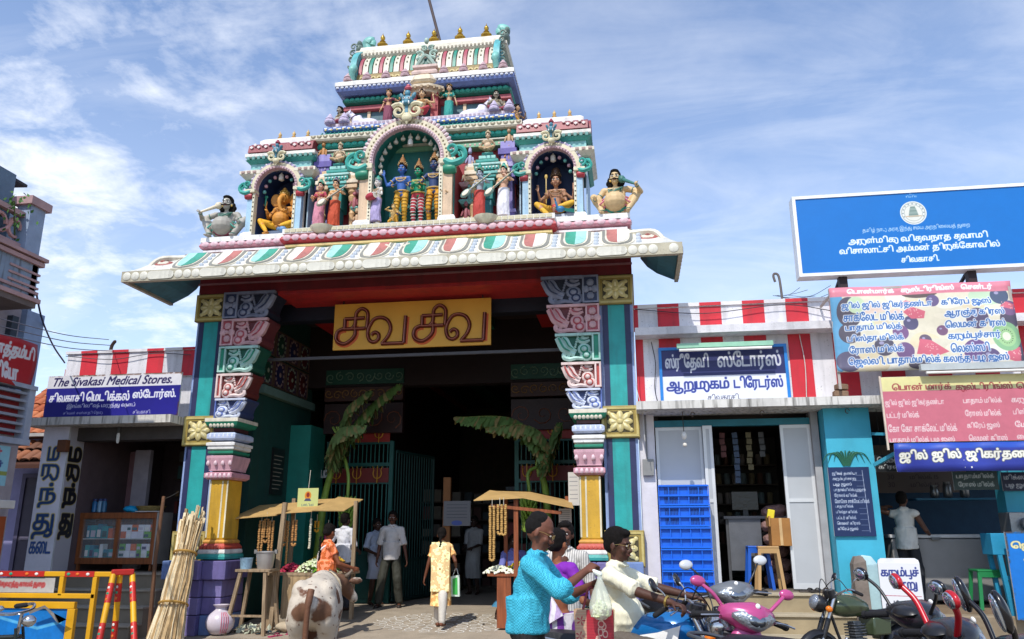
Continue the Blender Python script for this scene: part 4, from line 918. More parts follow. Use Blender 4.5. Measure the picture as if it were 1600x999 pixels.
    if crown:
        pr={'tall':[(.082,0),(.088,.01),(.088,.04),(.07,.045),(.078,.07),(.06,.085),(.066,.11),(.046,.125),(.05,.15),(.03,.165),(.034,.185),(.012,.2),(.014,.23),(.004,.25)],
            'low':[(.084,0),(.088,.02),(.08,.05),(.06,.075),(.055,.1),(.03,.12),(.034,.14),(.01,.16)],'mitre':[(.084,0),(.088,.03),(.083,.06),(.075,.1),(.072,.14),(.05,.17),(.02,.18)]}[crown[0]]
        c=HP('crown',MB().lathe(pr,(0,.012,.07),14),M(crown[1],.35,metal=0))
        j=MB()
        for z,r_,n in ((.1,.088,12),(.14,.078,10)):
            for i in range(n): j.ell((r_*math.cos(2*PI*i/n),.012+r_*math.sin(2*PI*i/n),z),.009,6)
        HP('crown_beads',j,M(crown[2],.35))
    def limb(mb,a,b_,r0,r1): mb.cap(a,b_,r0,r1,12)
    if top:
        t=MB(); kind=top[0]; g=.013
        if kind!='blouse':
            hemz=top[3] if len(top)>3 else -.12
            t.ell(ch+Vector((0,-.005,.03)),(.155*f_*wide+g,.103+g,.14+g),16); t.cap(pel+ax*.0,ch,.132*wide+g*.6,.14*wide*f_+g*.6,16); t.cap(Ls,Rs,.058+g*.7,.058+g*.7,12)
            t.loft([[pel+Vector(((.17*wide+g)*math.cos(u)*(1+.0*j),(.136+g+(belly*.8 if math.sin(u)<0 else 0))*math.sin(u),z)) for u in (2*PI*i/20 for i in range(20))] for j,z in enumerate((hemz,.02,.2))])
            if belly: t.ell(pel+(ch-pel)*.35+Vector((0,-.08-belly*.5,.02)),(.155+belly*.6,.125+belly,.15+belly*.5),14)
            t.cap(nk-ax*.05,nk+ax*.02,.075,.062,12)
            for q in(-1,1): t.bar(nk+Vector((q*.015,-.075,.015)),nk+Vector((q*.065,-.02,.045)),.05,.012)   # collar leaves
            t.tube([nk+ax*.025+Vector((.066*math.cos(u),.064*math.sin(u),-.02*math.sin(u)*0)) for u in lin(-PI*.15,PI*1.15,12)],.014,6)
        else:
            t.ell(ch+Vector((0,-.005,.02)),(.15*f_+.012,.105+.012,.1),14); t.cap(Ls,Rs,.056,.056,12)
            for q in(-1,1): t.ell(ch+sv*.075*q+Vector((0,-.098,.015)),.07,10)
        for s0,e,h in ((Ls,Le,Lh),(Rs,Re,Rh)):
            if sleeve<=1: q=s0.lerp(e,sleeve); t.cap(s0,q,.056*f_+g*.6,.05*f_+g*.6,12); d=(e-s0).normalized(); t.loft([[q+d*z+Vector(v) for v in ring_(d,r0)] for z,r0 in ((-.03,.06*f_),(.03,.068*f_))])
            else: 
                q=e.lerp(h,sleeve-1); t.cap(s0,e,.056+g*.5,.047+g*.5,12); t.cap(e,q,.048+g*.5,.044+g*.3,12); d=(h-e).normalized(); t.loft([[q+d*z+Vector(v) for v in ring_(d,.06)] for z in (-.02,.035)])
        sh=O('shirt' if kind!='blouse' else 'blouse',t,M(top[1],.8,.08,.45,top[2] if len(top)>2 and top[2] else 7,dirt=0,kind=kind if kind in('stripes','check','cloth','sari') else 'cloth'),40)
        skinned(sh,.0115,2,.028,_tx)
    if bottom:
        kind,c=bottom[:2]; t=MB(); g=.016
        if kind=='trousers':
            t.ell(pel+Vector((0,0,-.0)),(.155*wide+g,.115+g,.12),14)
            for a,kn,f in ((Lp,Lk,Lf),(Rp,Rk,Rf)): t.cap(a,kn,.09*wide+g*.6,.068+g); t.cap(kn,f+(kn-f).normalized()*.03,.067+g,.056+g); 
        elif kind=='dhotilegs':   # draped temple-statue legs with ringed folds
            t.ell(pel,(.155*wide,.11,.1),14)
            for a,kn,f in ((Lp,Lk,Lf),(Rp,Rk,Rf)):
                t.cap(a,kn,.088*wide,.066); t.cap(kn,kn.lerp(f,.8),.064,.05)
        else:   # skirt, sari, lungi: a tapered drape round both legs
            zf=bottom[2] if len(bottom)>2 else .1; rb=bottom[3] if len(bottom)>3 else .2; n=40; rings=[]; fc=(Lf+Rf)/2; kc=(Lk+Rk)/2
            for j in range(9):
                v=j/8; z=pel.z+.06+(zf-pel.z-.06)*v; c0=Vector((pel.x,pel.y,0)).lerp(Vector((kc.x*.9,kc.y*.9,0)),min(1,v*1.6)) if v<.6 else Vector((kc.x*.9,kc.y*.9,0)).lerp(Vector((fc.x,fc.y,0)),(v-.6)*1.8)
                rx=.15*wide+.03+(rb-.18)*v; ry=.12+.03+(rb-.17)*v
                rings.append([(c0.x+rx*(1+.05*v*math.sin(i*2*PI*9/n+j*.4))*math.cos(2*PI*i/n),c0.y+ry*(1+.06*v*math.sin(i*2*PI*9/n+1))*math.sin(2*PI*i/n),z) for i in range(n)])
            t.loft(rings)
        bo=O({'trousers':'trousers','dhotilegs':'leg_drapery','sari':'sari_skirt','lungi':'lungi','tunic':'tunic_skirt'}.get(kind,'skirt'),t,M(c,.75,.1,.2,9,dirt=.0,kind=bottom[4] if len(bottom)>4 else 'cloth'),40)
        if kind in('trousers','dhotilegs'): skinned(bo,.0125,2,.018,_tx)
        if kind=='dhotilegs' and len(bottom)>2:
            rg=MB()
            for a,kn,f in ((Lp,Lk,Lf),(Rp,Rk,Rf)):
                for i in range(4): p_=a.lerp(kn,.3+.22*i); rg.tube([p_+Vector(v) for v in ring_((kn-a).normalized(),.09-.006*i,12)]*1+[p_+Vector(ring_((kn-a).normalized(),.09-.006*i,12)[0])],.012,5)
                for i in range(4): p_=kn.lerp(f,.15+.2*i); rg.tube([p_+Vector(v) for v in ring_((f-kn).normalized(),.07-.004*i,12)]+[p_+Vector(ring_((f-kn).normalized(),.07-.004*i,12)[0])],.011,5)
            O('drapery_bands',rg,M(bottom[2],.45),40)
    if orn:   # necklaces, belt, armlets of a statue
        g=MB()
        for dr,r_ in ((.02,.085),(.06,.11),(.13,.13)):
            pts=[nk+sv*(r_*math.cos(t))+Vector((0,-.06-.055*math.sin(t)-dr*.25,-.02-dr*math.sin(t)-.03)) for t in lin(0,PI,12)]; g.tube(pts,.011,6)
        n=14; g.tube([pel+Vector((.172*wide*math.cos(2*PI*i/n),(.125+belly*.7)*math.sin(2*PI*i/n),.045)) for i in range(n+1)],.019,6)
        for a,e,r_ in ((Ls,Le,.055),(Rs,Re,.055),(Le,Lh,.033),(Re,Rh,.033)):
            p_=a.lerp(e,.45 if r_>.05 else .9); rr=ring_((e-a).normalized(),r_,10); g.tube([p_+Vector(v) for v in rr+rr[:1]],.012,5)
        for f in (Lf,Rf): g.tube([f+Vector((.05*math.cos(2*PI*i/10),.05*math.sin(2*PI*i/10),.01)) for i in range(11)],.011,5)
        if orn[1] if len(orn)>1 else 0: g.tube(spl([Ls+Vector((-.08,-.07,.02)),ch+Vector((.02,-.15-belly,.0)),pel+Vector((-.12*wide,-.1-belly*.9,.08)),pel+Vector((-.16*wide,.02,.06))],6),.016,6)
        O('ornaments',g,M(orn[0],.4),40)
    if shoes:
        g=MB()
        for f,q in ((Lf,1),(Rf,-1)):
            td=(Vector(toes[0 if q>0 else 1]) if toes else Vector((q*.15,-1,0))).normalized(); g.cap(f+Vector((0,0,-.062))-td*.05,f+Vector((0,0,-.062))+td*.13,.042,.04); 
        so_=O('sandals',g,M(shoes,.6)); so_.scale=(1,1,1)
    R_['_j']=[list(v) for v in (Ls,Rs,Le,Re,Lh,Rh,nk,ch,pel,hc,Lf,Rf)]
    return R_
def ring_(d,r,n=14):
    d=Vector(d); u=d.cross(Vector((0,0,1)) if abs(d.z)<.9 else Vector((0,1,0))).normalized(); w_=d.cross(u)
    return [tuple((u*math.cos(2*PI*i/n)+w_*math.sin(2*PI*i/n))*r) for i in range(n)]
def add(root,n,mb,mat,sm=40,vox=0,**kw):
    o=ob(n,mb,mat,root,sm,local=True,**kw)
    if vox: skinned(o,vox,2)
    return o
J=lambda root,i: Vector(root['_j'][i])   # 0 Ls 1 Rs 2 Le 3 Re 4 Lh 5 Rh 6 neck 7 chest 8 pelvis 9 head
# ---------------------------------------------------------------- the painted statues of the tower
SG='painted statues on the gateway tower'
def put(px,py,Y): return P(px,py,Y)
SITL=dict(pel=(0,0,.2),lf=(-.1,-.34,.07),rf=(.12,-.36,.06),lkp=(1,-.3,.15),rkp=(-1,-.3,.15))
def guard(loc,sgn,skin,label):
    r=fig('statue',label,'statue',loc,1.5,-.1*sgn,SG,skin=skin,pel=(0,0,.15),belly=.12,wide=1.3,
        lf=(.24,-.2,.07),rf=(-.24,-.2,.07),lkp=(1,-.45,.75),rkp=(-1,-.45,.75),hair='16120f',hl='long',stache=1.5,
        lh=(.36,-.28,.3) if sgn<0 else (.42,-.3,.5),rh=(-.42,-.3,.5) if sgn<0 else (-.36,-.28,.3),curl=(.9,.9),hn=((0,-1,0),(0,-1,0)),
        orn=('4f7a6c',1),statue=True,vox=.014,lips='8a2a2a')
    j=5 if sgn<0 else 4; h=J(r,j); q=-1 if sgn<0 else 1
    c=MB(); a=h+Vector((0,-.02,0)); b=Vector((q*.14,-.12,.62+.1)); c.cap(a,a.lerp(b,.9),.02,.04,10); c.ell(b,(.07,.07,.075),10); c.ell(b+Vector((-q*.03,0,.04)),(.04,.05,.04),8)
    add(r,'club',c,M('d8cbb0' if sgn<0 else '3c6f66',.45)); 
    e=MB()
    for s in(-1,1): e.ell(J(r,9)+Vector((s*.09,-.01,-.05)),(.022,.02,.03),8)
    add(r,'earrings',e,M('d9b45a',.4)); add(r,'loin_cloth',MB().ell((0,-.06,.16),(.22,.16,.1),14),M('2f8f80' if sgn>0 else '8c3a50',.5)); st_=MB()
    for s in (-1,1):
        for t in range(3): st_.tube([J(r,8)+Vector((s*(.13+.06*t),-.06-.05*t,.03+.05*t))+Vector(v) for v in (lambda q:q+q[:1])(ring_(Vector((s*.6,-.5,.6)).normalized(),.09,10))],.016,5)
    add(r,'cloth_stripes',st_,M('c06b80' if sgn>0 else '4fa392',.45))
    return r
LD=TZ+.01
guard((put(346,366,12.3).x,12.42,LD),-1,'a39e94','grey pot bellied guard statue with a moustache and club, left end of the ledge')
guard((put(963,332,12.3).x,12.42,LD),1,'cdb083','cream pot bellied guard statue with a moustache and club, right end of the ledge')
# elephant headed statue in the left niche
g=fig('statue','orange elephant headed statue seated in the left blue niche','statue',(SXL+.02,12.68,LD+.1),1.32,0,SG,skin='c98a3c',elephant=1,wide=1.15,belly=.08,hair=None,
    pel=(0,0,.3),lf=(.06,-.36,.14),rf=(-.2,-.34,.0),lkp=(1,-.3,.2),rkp=(-1,-.5,.5),lh=(.22,-.3,.5),rh=(-.27,-.25,.55),curl=(.6,.6),hn=((0,-1,0),(0,-1,0)),crown=('low','b98a3c','e2c26a'),orn=('8a5a28',1),bottom=('dhotilegs','e0a92c'),
    arms2=[((.42,-.06,.78),(1,.2,-.4),(0,-1,0)),((-.42,-.06,.78),(-1,.2,-.4),(0,-1,0))],statue=True,vox=.013)
add(g,'seat_block',MB().box(-.34,.34,-.12,.2,-.09,.14),M('5d6f8a',.5)); add(g,'axe',MB().cap((-.43,-.07,.8),(-.42,-.07,.98),.02,.025,8).ell((-.42,-.07,1.02),(.05,.03,.04),8),M('2f8a72',.4))
ms_=MB(); ms_.ell((.2,-.4,.05),(.1,.07,.07),10); ms_.ell((.11,-.44,.05),(.045,.04,.04),8); ms_.ell((.1,-.42,.1),(.015,.02,.02),6); add(g,'mouse',ms_,M('5f87b0',.45))
# seated four armed statue with peacock in the right niche
g=fig('statue','seated four armed statue with a blue peacock in the right niche','statue',(SXR+.03,12.68,LD+.1),1.32,0,SG,skin='b5876a',hair='3a2418',pel=(0,0,.3),lf=(-.02,-.38,.16),rf=(-.12,-.34,.0),lkp=(1,-.35,.25),rkp=(-1,-.5,.5),
    lh=(.16,-.26,.42),rh=(-.2,-.26,.5),curl=(.4,.4),hn=((0,-1,0),(0,-1,0)),crown=('mitre','4a3628','9a7a4a'),orn=('7d5a36',),bottom=('dhotilegs','dba93a'),arms2=[((.4,-.08,.72),(1,.2,-.6),(0,-1,0)),((-.4,-.08,.72),(-1,.2,-.6),(0,-1,0))],statue=True,vox=.013)
add(g,'seat_block',MB().box(-.42,.42,-.1,.2,-.02,.14).stack(-.42,.42,-.12,.2,[(0,-.09),(.04,-.07),(0,-.02)]),M('b9c6da',.5)); add(g,'lance',MB().cap((-.2,-.24,.35),(-.2,-.2,.95),.012,.012,6).ell((-.2,-.2,1.0),(.035,.015,.06),8),M('b89a50',.4))
pk=MB(); pk.ell((.12,-.42,.12),(.1,.07,.07),10); pk.cap((.06,-.45,.15),(.02,-.47,.3),.03,.018,8); pk.ell((.015,-.49,.33),(.028,.03,.026),8); add(g,'peacock',pk,M('2f6f9a',.4)); add(g,'peacock_tail',MB().loft([[(.16,-.42,.15),(.18,-.36,.12),(.16,-.4,.09)],[(.4,-.44,.1),(.42,-.34,.06),(.4,-.4,.03)],[(.66,-.46,.03),(.68,-.36,.0),(.66,-.42,-.01)]]),M('1f7a70',.4)); add(g,'red_apron',MB().ell((0,-.2,.24),(.1,.06,.1),10),M('b53a3a',.5))
# three standing deities in the centre arch
def deity(px,skin,leg,band,label,H,pose,**kw):
    return fig('statue',label,'statue',(put(px,345,12.33).x,12.33,LD),H,0,SG,skin=skin,hair='1a1512',crown=('tall','a8794a','d9c08a'),orn=('c9a45a',),bottom=('dhotilegs',leg,band),statue=True,vox=.013,wide=1.05,**pose,**kw)
deity(626,'3a63a8','c9972c','a5801f','blue statue with a raised hand, left of the three standing in the centre arch',1.18,dict(lh=(.2,-.24,1.08),rh=(-.16,-.2,1.08),rpole=(-1,.3,-.3),curl=(.4,.4),hn=((0,0,1),(0,0,1)),arms2=[((-.46,-.05,1.42),(-1,.2,-.5),(0,-1,0))]))
deity(652,'14855f','a8373f','d8d0cc','green statue in striped red drapery, middle of the three in the centre arch',1.1,dict(lh=(.08,-.25,1.05),rh=(-.1,-.25,1.05),curl=(.5,.5),hn=((0,0,1),(0,0,1)),fem=1),lips='c04040')
deity(677,'34456f','cf9326','8c5f22','dark blue statue in orange drapery, right of the three in the centre arch',1.22,dict(lh=(.26,-.06,.8),rh=(-.24,-.24,1.06),curl=(.4,.4),hn=((-1,0,0),(0,0,1)),rpole=(-1,.4,-.4),arms2=[((.4,.0,1.38),(1,.2,-.6),(0,-1,0))]))
g=fig('statue','small cream child statue crouching at the blue statue\'s feet','statue',(put(608,350,12.2).x+.06,12.2,LD),.55,.4,SG,skin='d9b878',hair='8a6a40',pel=(0,0,.4),lean=(.2,0),lf=(.2,-.3,.07),rf=(-.2,.1,.07),lh=(.2,-.4,.75),rh=(-.3,-.3,.9),orn=('b08a4a',),bottom=('dhotilegs','c9952f'),statue=True,vox=.02)
g=fig('statue','small statue in banded brown drapery at the right edge of the arch','statue',(put(697,345,12.2).x,12.22,LD),.78,-.2,SG,skin='cfae84',hair='3a2a1e',lh=(.12,-.25,1.15),rh=(-.12,-.25,1.15),orn=('8a6a3a',),bottom=('dhotilegs','9a8668','4a3a2a'),crown=('low','5a4534','a58a5a'),statue=True,vox=.018)
g=fig('statue','white bearded drummer statue with a red drum, left in the arch','statue',(put(591,352,12.2).x,12.1,LD),.82,-.5,SG,skin='cfc8c0',hair='8d93a0',lh=(.22,-.3,1.05),rh=(-.22,-.26,1.0),curl=(.2,.2),hn=((-1,0,0),(1,0,0)),orn=('a58a5a',),bottom=('skirt','a99cc4',.12,.2),crown=('low','3a9a8a','d9c08a'),statue=True,vox=.016)
d_=MB(); d_.lathe([(.1,-.2),(.13,-.1),(.14,0),(.13,.1),(.1,.2)],(0,-.3,.98),14,ax='x'); add(g,'drum',d_,M('a83240',.4)); add(g,'drum_skins',MB().cyl((-.215,-.3,.98),(-.2,-.3,.98),.1,.1,14).cyl((.2,-.3,.98),(.215,-.3,.98),.1,.1,14),M('e0d8c4',.5))
def veena(root,sgn,col='7b8d86'):
    v=MB(); a=Vector((-sgn*.36,-.34,.82)); b=Vector((sgn*.4,-.26,1.42)); v.ell(a,(.2,.05,.12),14,rot=(0,-sgn*.67,0)); v.cap(a,b,.035,.025,10); v.ell(b,(.05,.04,.05),8); add(root,'veena',v,M(col,.4)); 
    e=MB(); e.ell(a+Vector((0,-.05,0)),(.13,.01,.07),14,rot=(0,-sgn*.67,0)); e.cap(a+Vector((0,-.045,0)),b+Vector((0,-.03,0)),.01,.008,6); add(root,'veena_inlay',e,M('e6dcc4',.4))
for px,py,label,skin,bot,tp,cr,sg,H,rz,ap in ((497,353,'statue of a woman in a pink sari beside the left niche','cfa188','c27f90','b5485a',('low','3a8f7a','d9c08a'),0,.86,0,0),
    (521,350,'veena playing statue in orange drapery by the left mini shrine','d1a27a','b5482a',None,('low','4a4f6a','d9c08a'),1,.88,.1,1),
    (749,341,'horse headed veena playing statue in red drapery by the right mini shrine','9aa2ae','b04038',None,('tall','3a9a8a','d9c08a'),1,.9,-.1,1),
    (787,338,'veena playing statue in a white sari beside the right niche','cfa48a','d9d6dc',None,('low','3f9d90','e2c26a'),1,.92,-.2,1)):
    r=fig('statue',label,'statue',(put(px,py,12.15).x,12.17,LD),H,rz,SG,skin=skin,fem=1,hair='1a1512',hl='female',crown=cr,orn=('c9a45a',),bottom=('sari',bot,.08,.2),
        top=('blouse',tp) if tp else None,lh=(.2,-.3,1.3) if sg else (.22,-.22,1.05),rh=(-.2,-.34,.95) if sg else (-.24,-.16,1.15),curl=(.6,.6),statue=True,vox=.016,sleeve=.5)
    if sg: veena(r,1,'6f8a80' if px>700 else '9a8f80')
for px,py,Y,label,H in ((532,262,12.3,'small cream statue sitting on top of the left mini shrine',.66),(751,245,12.3,'small cream statue sitting on top of the right mini shrine',.68)):
    fig('statue',label,'statue',(GX+(-1.36 if px<600 else 1.36),12.5,TZ+1.39),H,0,SG,skin='cdb394',hair='5a4534',belly=.04,lh=(.2,-.2,.5),rh=(-.2,-.2,.5),orn=('a89a7a',),bottom=('dhotilegs','bfa07a'),crown=('low','b5a080','e2d6b4'),statue=True,vox=.022,**SITL)
# upper storey
UZ=8.92
for px,label,skin,c,sg in ((606,'upper statue of a woman in a plum sari reaching right','cf9f7c','7a3f52',1),(701,'upper statue of a woman in a teal sari reaching left','c9a484','2f8f86',-1)):
    fig('statue',label,'statue',(put(px,180,13.1).x,13.12,UZ),.8,0,SG,skin=skin,fem=1,hair='2a1c14',hl='female',bottom=('sari',c,.08,.19),top=('blouse',c),sleeve=.4,lh=(.5,-.1,1.3) if sg>0 else (.32,-.05,.85),rh=(-.32,-.05,.85) if sg>0 else (-.5,-.1,1.3),curl=(.2,.2),orn=('d0b070',),crown=('low','b5823c','e2c26a'),statue=True,vox=.02)
fig('statue','cream statue seated under the upper canopy above the lion mask','statue',(GX,13.0,UZ+.12),.95,0,SG,skin='c9a57c',hair='4a3626',lh=(.25,-.2,.45),rh=(-.25,-.2,.45),arms2=[((.38,-.05,.75),(1,.2,-.5),(0,-1,0)),((-.38,-.05,.75),(-1,.2,-.5),(0,-1,0))],orn=('b5823c',),bottom=('dhotilegs','b03a46'),crown=('tall','d0b4a0','e9dcc8'),statue=True,vox=.02,**SITL)
for px,Yq,label,skin,c,rz,H in ((531,13.0,'grey seated statue on the upper left corner','a49a8c','8f3f50',-.5,.8),(775,12.95,'grey seated statue on the upper right corner facing the street','a09684','8f3f50',.25,.85)):
    fig('statue',label,'statue',(put(px,185,Yq).x,Yq,UZ),H,rz,SG,skin=skin,hair='1a1512',hl='long',belly=.06,stache=1.3,lh=(.3,-.2,.3),rh=(-.3,-.2,.4),orn=('8a7a5a',1),bottom=('dhotilegs',c),statue=True,vox=.02,**SITL)
g=fig('statue','statue in yellow drapery hanging one leg over the upper right corner','statue',(UX1+.16,13.4,UZ+.02),.8,1.25,SG,skin='b08a6a',hair='1a1512',hl='long',pel=(0,0,.12),lf=(.1,-.34,-.38),rf=(-.2,-.25,.0),lkp=(.1,-1,.3),rkp=(-1,-.4,.3),lh=(.2,-.3,.55),rh=(-.2,-.2,.4),orn=('8a7a5a',),bottom=('dhotilegs','d69f2a'),statue=True,vox=.02)
def bull(loc,sgn,label,s):
    r=T('statue',label,'statue',SG,loc); r.scale=(s,s,s)
    b=MB(); X=lambda x:x*sgn
    b.ell((X(-.1),0,.2),(.38,.15,.17),14); b.ell((X(.2),0,.27),(.2,.14,.2),12); b.cap((X(.26),0,.34),(X(.4),-.02,.52),.12,.09,10); b.ell((X(.47),-.03,.57),(.11,.08,.085),10); b.ell((X(.56),-.04,.52),(.055,.055,.05),8)
    b.ell((X(.16),0,.43),(.1,.08,.08),8); b.cap((X(.25),-.12,.1),(X(.48),-.15,.05),.06,.04,8); b.cap((X(-.3),-.12,.12),(X(-.1),-.17,.05),.1,.05,8); b.cap((X(-.45),-.02,.2),(X(-.5),-.12,.05),.035,.025,8)
    for q in(-1,1): b.cap((X(.44),q*.07,.64),(X(.42),q*.1,.72),.02,.008,6); b.ell((X(.4),q*.11,.58),(.03,.05,.02),8)
    o=ob('body',b,M('cfcbdc',.5),r,local=True); skinned(o,.02,2); 
    c=MB(); c.tube([Vector((X(.33),0,.42))+Vector(v) for v in (lambda q:q+q[:1])(ring_(Vector((X(.6),-.1,.8)).normalized(),.125,12))],.014,5); ob('collar',c,M('6a5a68',.5),r,local=True); e=MB(); e.ell((X(.5),-.105,.6),.016,6); ob('eye',e,M('16120f',.3),r,local=True)
bull((put(572,187,13.05).x-.05,13.08,UZ),-1,'white lying bull statue on the upper left ledge',.62)
bull((put(742,175,13.05).x,13.08,UZ),1,'white lying bull statue on the upper right ledge',.66)
# ================================================================ GROUND
gb=MB(); gb.add([(-400,-60,-.03),(400,-60,-.03),(400,900,-.03),(-400,900,-.03)],[(0,1,2,3)])
tag(ob('ground',gb,M('7d6f5e',.9,.2,.3,2)),kind='structure')
sb=MB(); n=40
vs=[];fs=[]
for j in range(31):
    for i in range(61):
        x=-20+40*i/60; y=-14+27*j/30; vs.append((x,y,.0+.012*math.sin(x*1.3+y)*math.cos(y*.9)))
for j in range(30):
    for i in range(60): a=j*61+i; fs.append((a,a+1,a+62,a+61))
tag(ob('street',MB().add(vs,fs),M('8f8270',.9,.25,.35,3,dirt=.3,kind='speck'),None,60),kind='structure')
fl=MB(); fl.loft([[(x,11.9,.015),(x,12.6,.05),(x,14.2,.19),(x,15.6,.2),(x,27.2,.2),(x,27.2,-.02),(x,11.9,-.02)] for x in (-6.45,-.85)])
tag(ob('gate_floor',fl,M('a39684',.85,.12,.2,4,dirt=.25,kind='speck'),None),kind='structure')
# kolam: chalk curls drawn on the floor
kl=MB(); rk=random.Random(5)
def fz(y): return .05+(y-12.6)*.0875 if y<14.2 else .19
kc=Vector((-3.05,13.35))
for ring,(n_,R1) in enumerate(((8,.3),(14,.58),(20,.86),(26,1.12))):
    for i in range(n_):
        t=2*PI*(i+.5*(ring%2))/n_; c=kc+Vector((math.cos(t)*R1,math.sin(t)*R1*.62)); pts=[]
        for k in range(9):
            a=t+k*.8; r=.14*(1-k/11); p=c+Vector((math.cos(a)*r,math.sin(a)*r*.7)); pts.append((p.x,p.y,fz(p.y)+.004))
        kl.tube(pts,.008,4,flat=.25)
tag(ob('kolam_drawing',kl,M('e8e4da',.8,0,0,dirt=0)),kind='structure')
# ================================================================ INSIDE THE HALL
hall2=part('hall_fittings',gate)
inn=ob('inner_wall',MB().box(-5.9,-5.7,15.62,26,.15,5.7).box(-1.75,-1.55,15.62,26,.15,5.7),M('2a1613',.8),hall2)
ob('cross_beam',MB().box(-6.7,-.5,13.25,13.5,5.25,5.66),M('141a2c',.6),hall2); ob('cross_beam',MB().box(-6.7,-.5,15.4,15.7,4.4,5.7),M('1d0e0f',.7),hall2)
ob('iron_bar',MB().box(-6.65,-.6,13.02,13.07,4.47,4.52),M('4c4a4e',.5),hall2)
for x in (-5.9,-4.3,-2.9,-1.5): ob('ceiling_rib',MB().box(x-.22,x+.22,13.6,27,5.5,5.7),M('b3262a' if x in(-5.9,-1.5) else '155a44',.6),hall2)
# coloured panels with flower medallions on the left side wall and over the grilles
def panel(X,y0,y1,z0,z1,c1,c2,nm='painted_panel'):
    p=part(nm,hall2)
    ob('panel_field',MB().box(X,X+.02,y0,y1,z0,z1),M('3a2342',.5),p)
    f=MB(); 
    for a in ((y0,y1,z1-.03,z1),(y0,y1,z0,z0+.03),(y0,y0+.03,z0+.03,z1-.03),(y1-.03,y1,z0+.03,z1-.03)): f.box(X,X+.035,*a)
    ob('panel_frame',f,M('5a463a',.6),p)
    m=MB(); cy,cz=(y0+y1)/2,(z0+z1)/2; m.ell((X+.02,cy,cz),(.02,(y1-y0)*.28,(z1-z0)*.36),14); ob('medallion',m,M(c1,.5),p,40)
    q=MB(); 
    for k in range(14): t=2*PI*k/14; q.ell((X+.03,cy+math.cos(t)*(y1-y0)*.34,cz+math.sin(t)*(z1-z0)*.41),(.012,.022,.03),6)
    q.ell((X+.04,cy,cz),(.015,.04,.05),8); ob('medallion_petals',q,M(c2,.5),p,40)
for j,(z0,z1) in enumerate(((4.72,5.24),(4.15,4.68))):
    for i,(a,b) in enumerate(((13.3,13.75),(13.79,14.28),(14.32,14.85),(14.89,15.38))): panel(-6.62,a,b,z0,z1,('4f1418','143f32','1c2048','4f1418')[(i+j)%4],('8f7a74','84907e')[(i+j)%2])
ob('wall_ledge',MB().box(-6.62,-6.5,13.25,15.6,3.95,4.1),M('5f7a74',.5),hall2)
ob('teal_buttress',MB().box(-6.62,-6.2,14.75,15.5,.15,3.55),M('177568',.55),hall2)
pl=part('notice_plaque',hall2); ob('plaque',MB().box(-6.62,-6.59,14.0,14.5,2.2,3.05),M('151112',.4),pl)
for i in range(9): ob('plaque_line',MB().box(-6.59,-6.585,14.05,14.45-.06*(i%3),2.9-.075*i,2.915-.075*i),M('8d8578',.5),pl)
# frieze and beams over the grilles with gold scroll work
def frieze(x0,x1,z0,z1,Y,c,c2,seed):
    b=ob('frieze',MB().box(x0,x1,Y,Y+.15,z0,z1),M(c,.55),hall2); r_=random.Random(seed); s=MB(); n_=int((x1-x0)/(z1-z0)*1.6)
    for i in range(max(2,n_)):
        cx_=x0+(i+.5)*(x1-x0)/n_; spiral(s,(cx_,(z0+z1)/2+r_.uniform(-.02,.02)),(z1-z0)*.34,1.3,.012,Y-.01,1 if i%2 else -1,r_.random()*6,12)
    o=ob('scroll_work',s,M(c2,.5),hall2,50); return b
for a,b in ((-6.2,-4.55),(-2.35,-.65)):
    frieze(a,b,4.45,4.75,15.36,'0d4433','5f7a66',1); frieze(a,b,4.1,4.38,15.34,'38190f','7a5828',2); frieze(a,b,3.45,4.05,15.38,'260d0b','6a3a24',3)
# grilled gates with tridents
def grille(x0,x1,Y,z0,name,label):
    g=T(name,label,'gate',None,((x0+x1)/2,Y,z0)); tz=3.3
    fr=MB(); 
    for x in (x0,x1-.08,): fr.box(x,x+.08,Y,Y+.08,z0,tz)
    for z in (z0,1.1,2.45,2.8,tz-.06): fr.box(x0+.08,x1-.08,Y+.01,Y+.07,z,z+.07)
    ob('frame',fr,M('0f4f48',.5),g); ob('lower_sheet',MB().box(x0+.08,x1-.08,Y+.03,Y+.045,z0+.07,1.1),M('0c4640',.5),g)
    row('bar',MB().box(-.009,.009,-.009,.009,0,tz-1.2),M('1c5f57',.5),g,[(x,Y+.04,1.17) for x in lin(x0+.13,x1-.13,int((x1-x0)/.1))])
    for zt,c in ((3.3,'8c231c'),(2.5,'6a1c18')):
        ob('red_board',MB().box(x0+.12,x1-.08,Y-.02,Y-.0,zt-.02,zt+.26),M(c,.55),g)
        tm=MB(); tm.cap((0,0,-.03),(0,0,.3),.011,.008,6)
        for q in(-1,1): tm.tube(spl([(0,0,.05),(q*.06,0,.08),(q*.085,0,.15),(q*.075,0,.22),(q*.1,0,.29)],4),[.011]*12+[.006]*5,6)
        row('trident',tm,M('c08a2a',.4,metal=.3),g,[(x,Y-.06,zt) for x in lin(x0+.25,x1-.3,3)],50)
    return g
grille(-6.15,-4.75,15.5,.2,'grille_gate','teal grille gate with golden tridents, left inside the hall')
grille(-2.3,-.75,15.5,.2,'grille_gate','teal grille gate with golden tridents, right inside the hall')
gl=T('gate_leaf','dark green barred gate leaf swung open beside the doorway','gate',None,(-4.72,15.6,.2))
lf_=MB(); lf_.bar((-4.72,15.62,.25),(-4.35,17.2,.25),.05); lf_.bar((-4.72,15.62,3.1),(-4.35,17.2,3.1),.05); lf_.bar((-4.72,15.62,1.0),(-4.35,17.2,1.0),.05); lf_.bar((-4.35,17.2,.2),(-4.35,17.2,3.1),.05); ob('frame',lf_,M('0a332f',.6),gl)
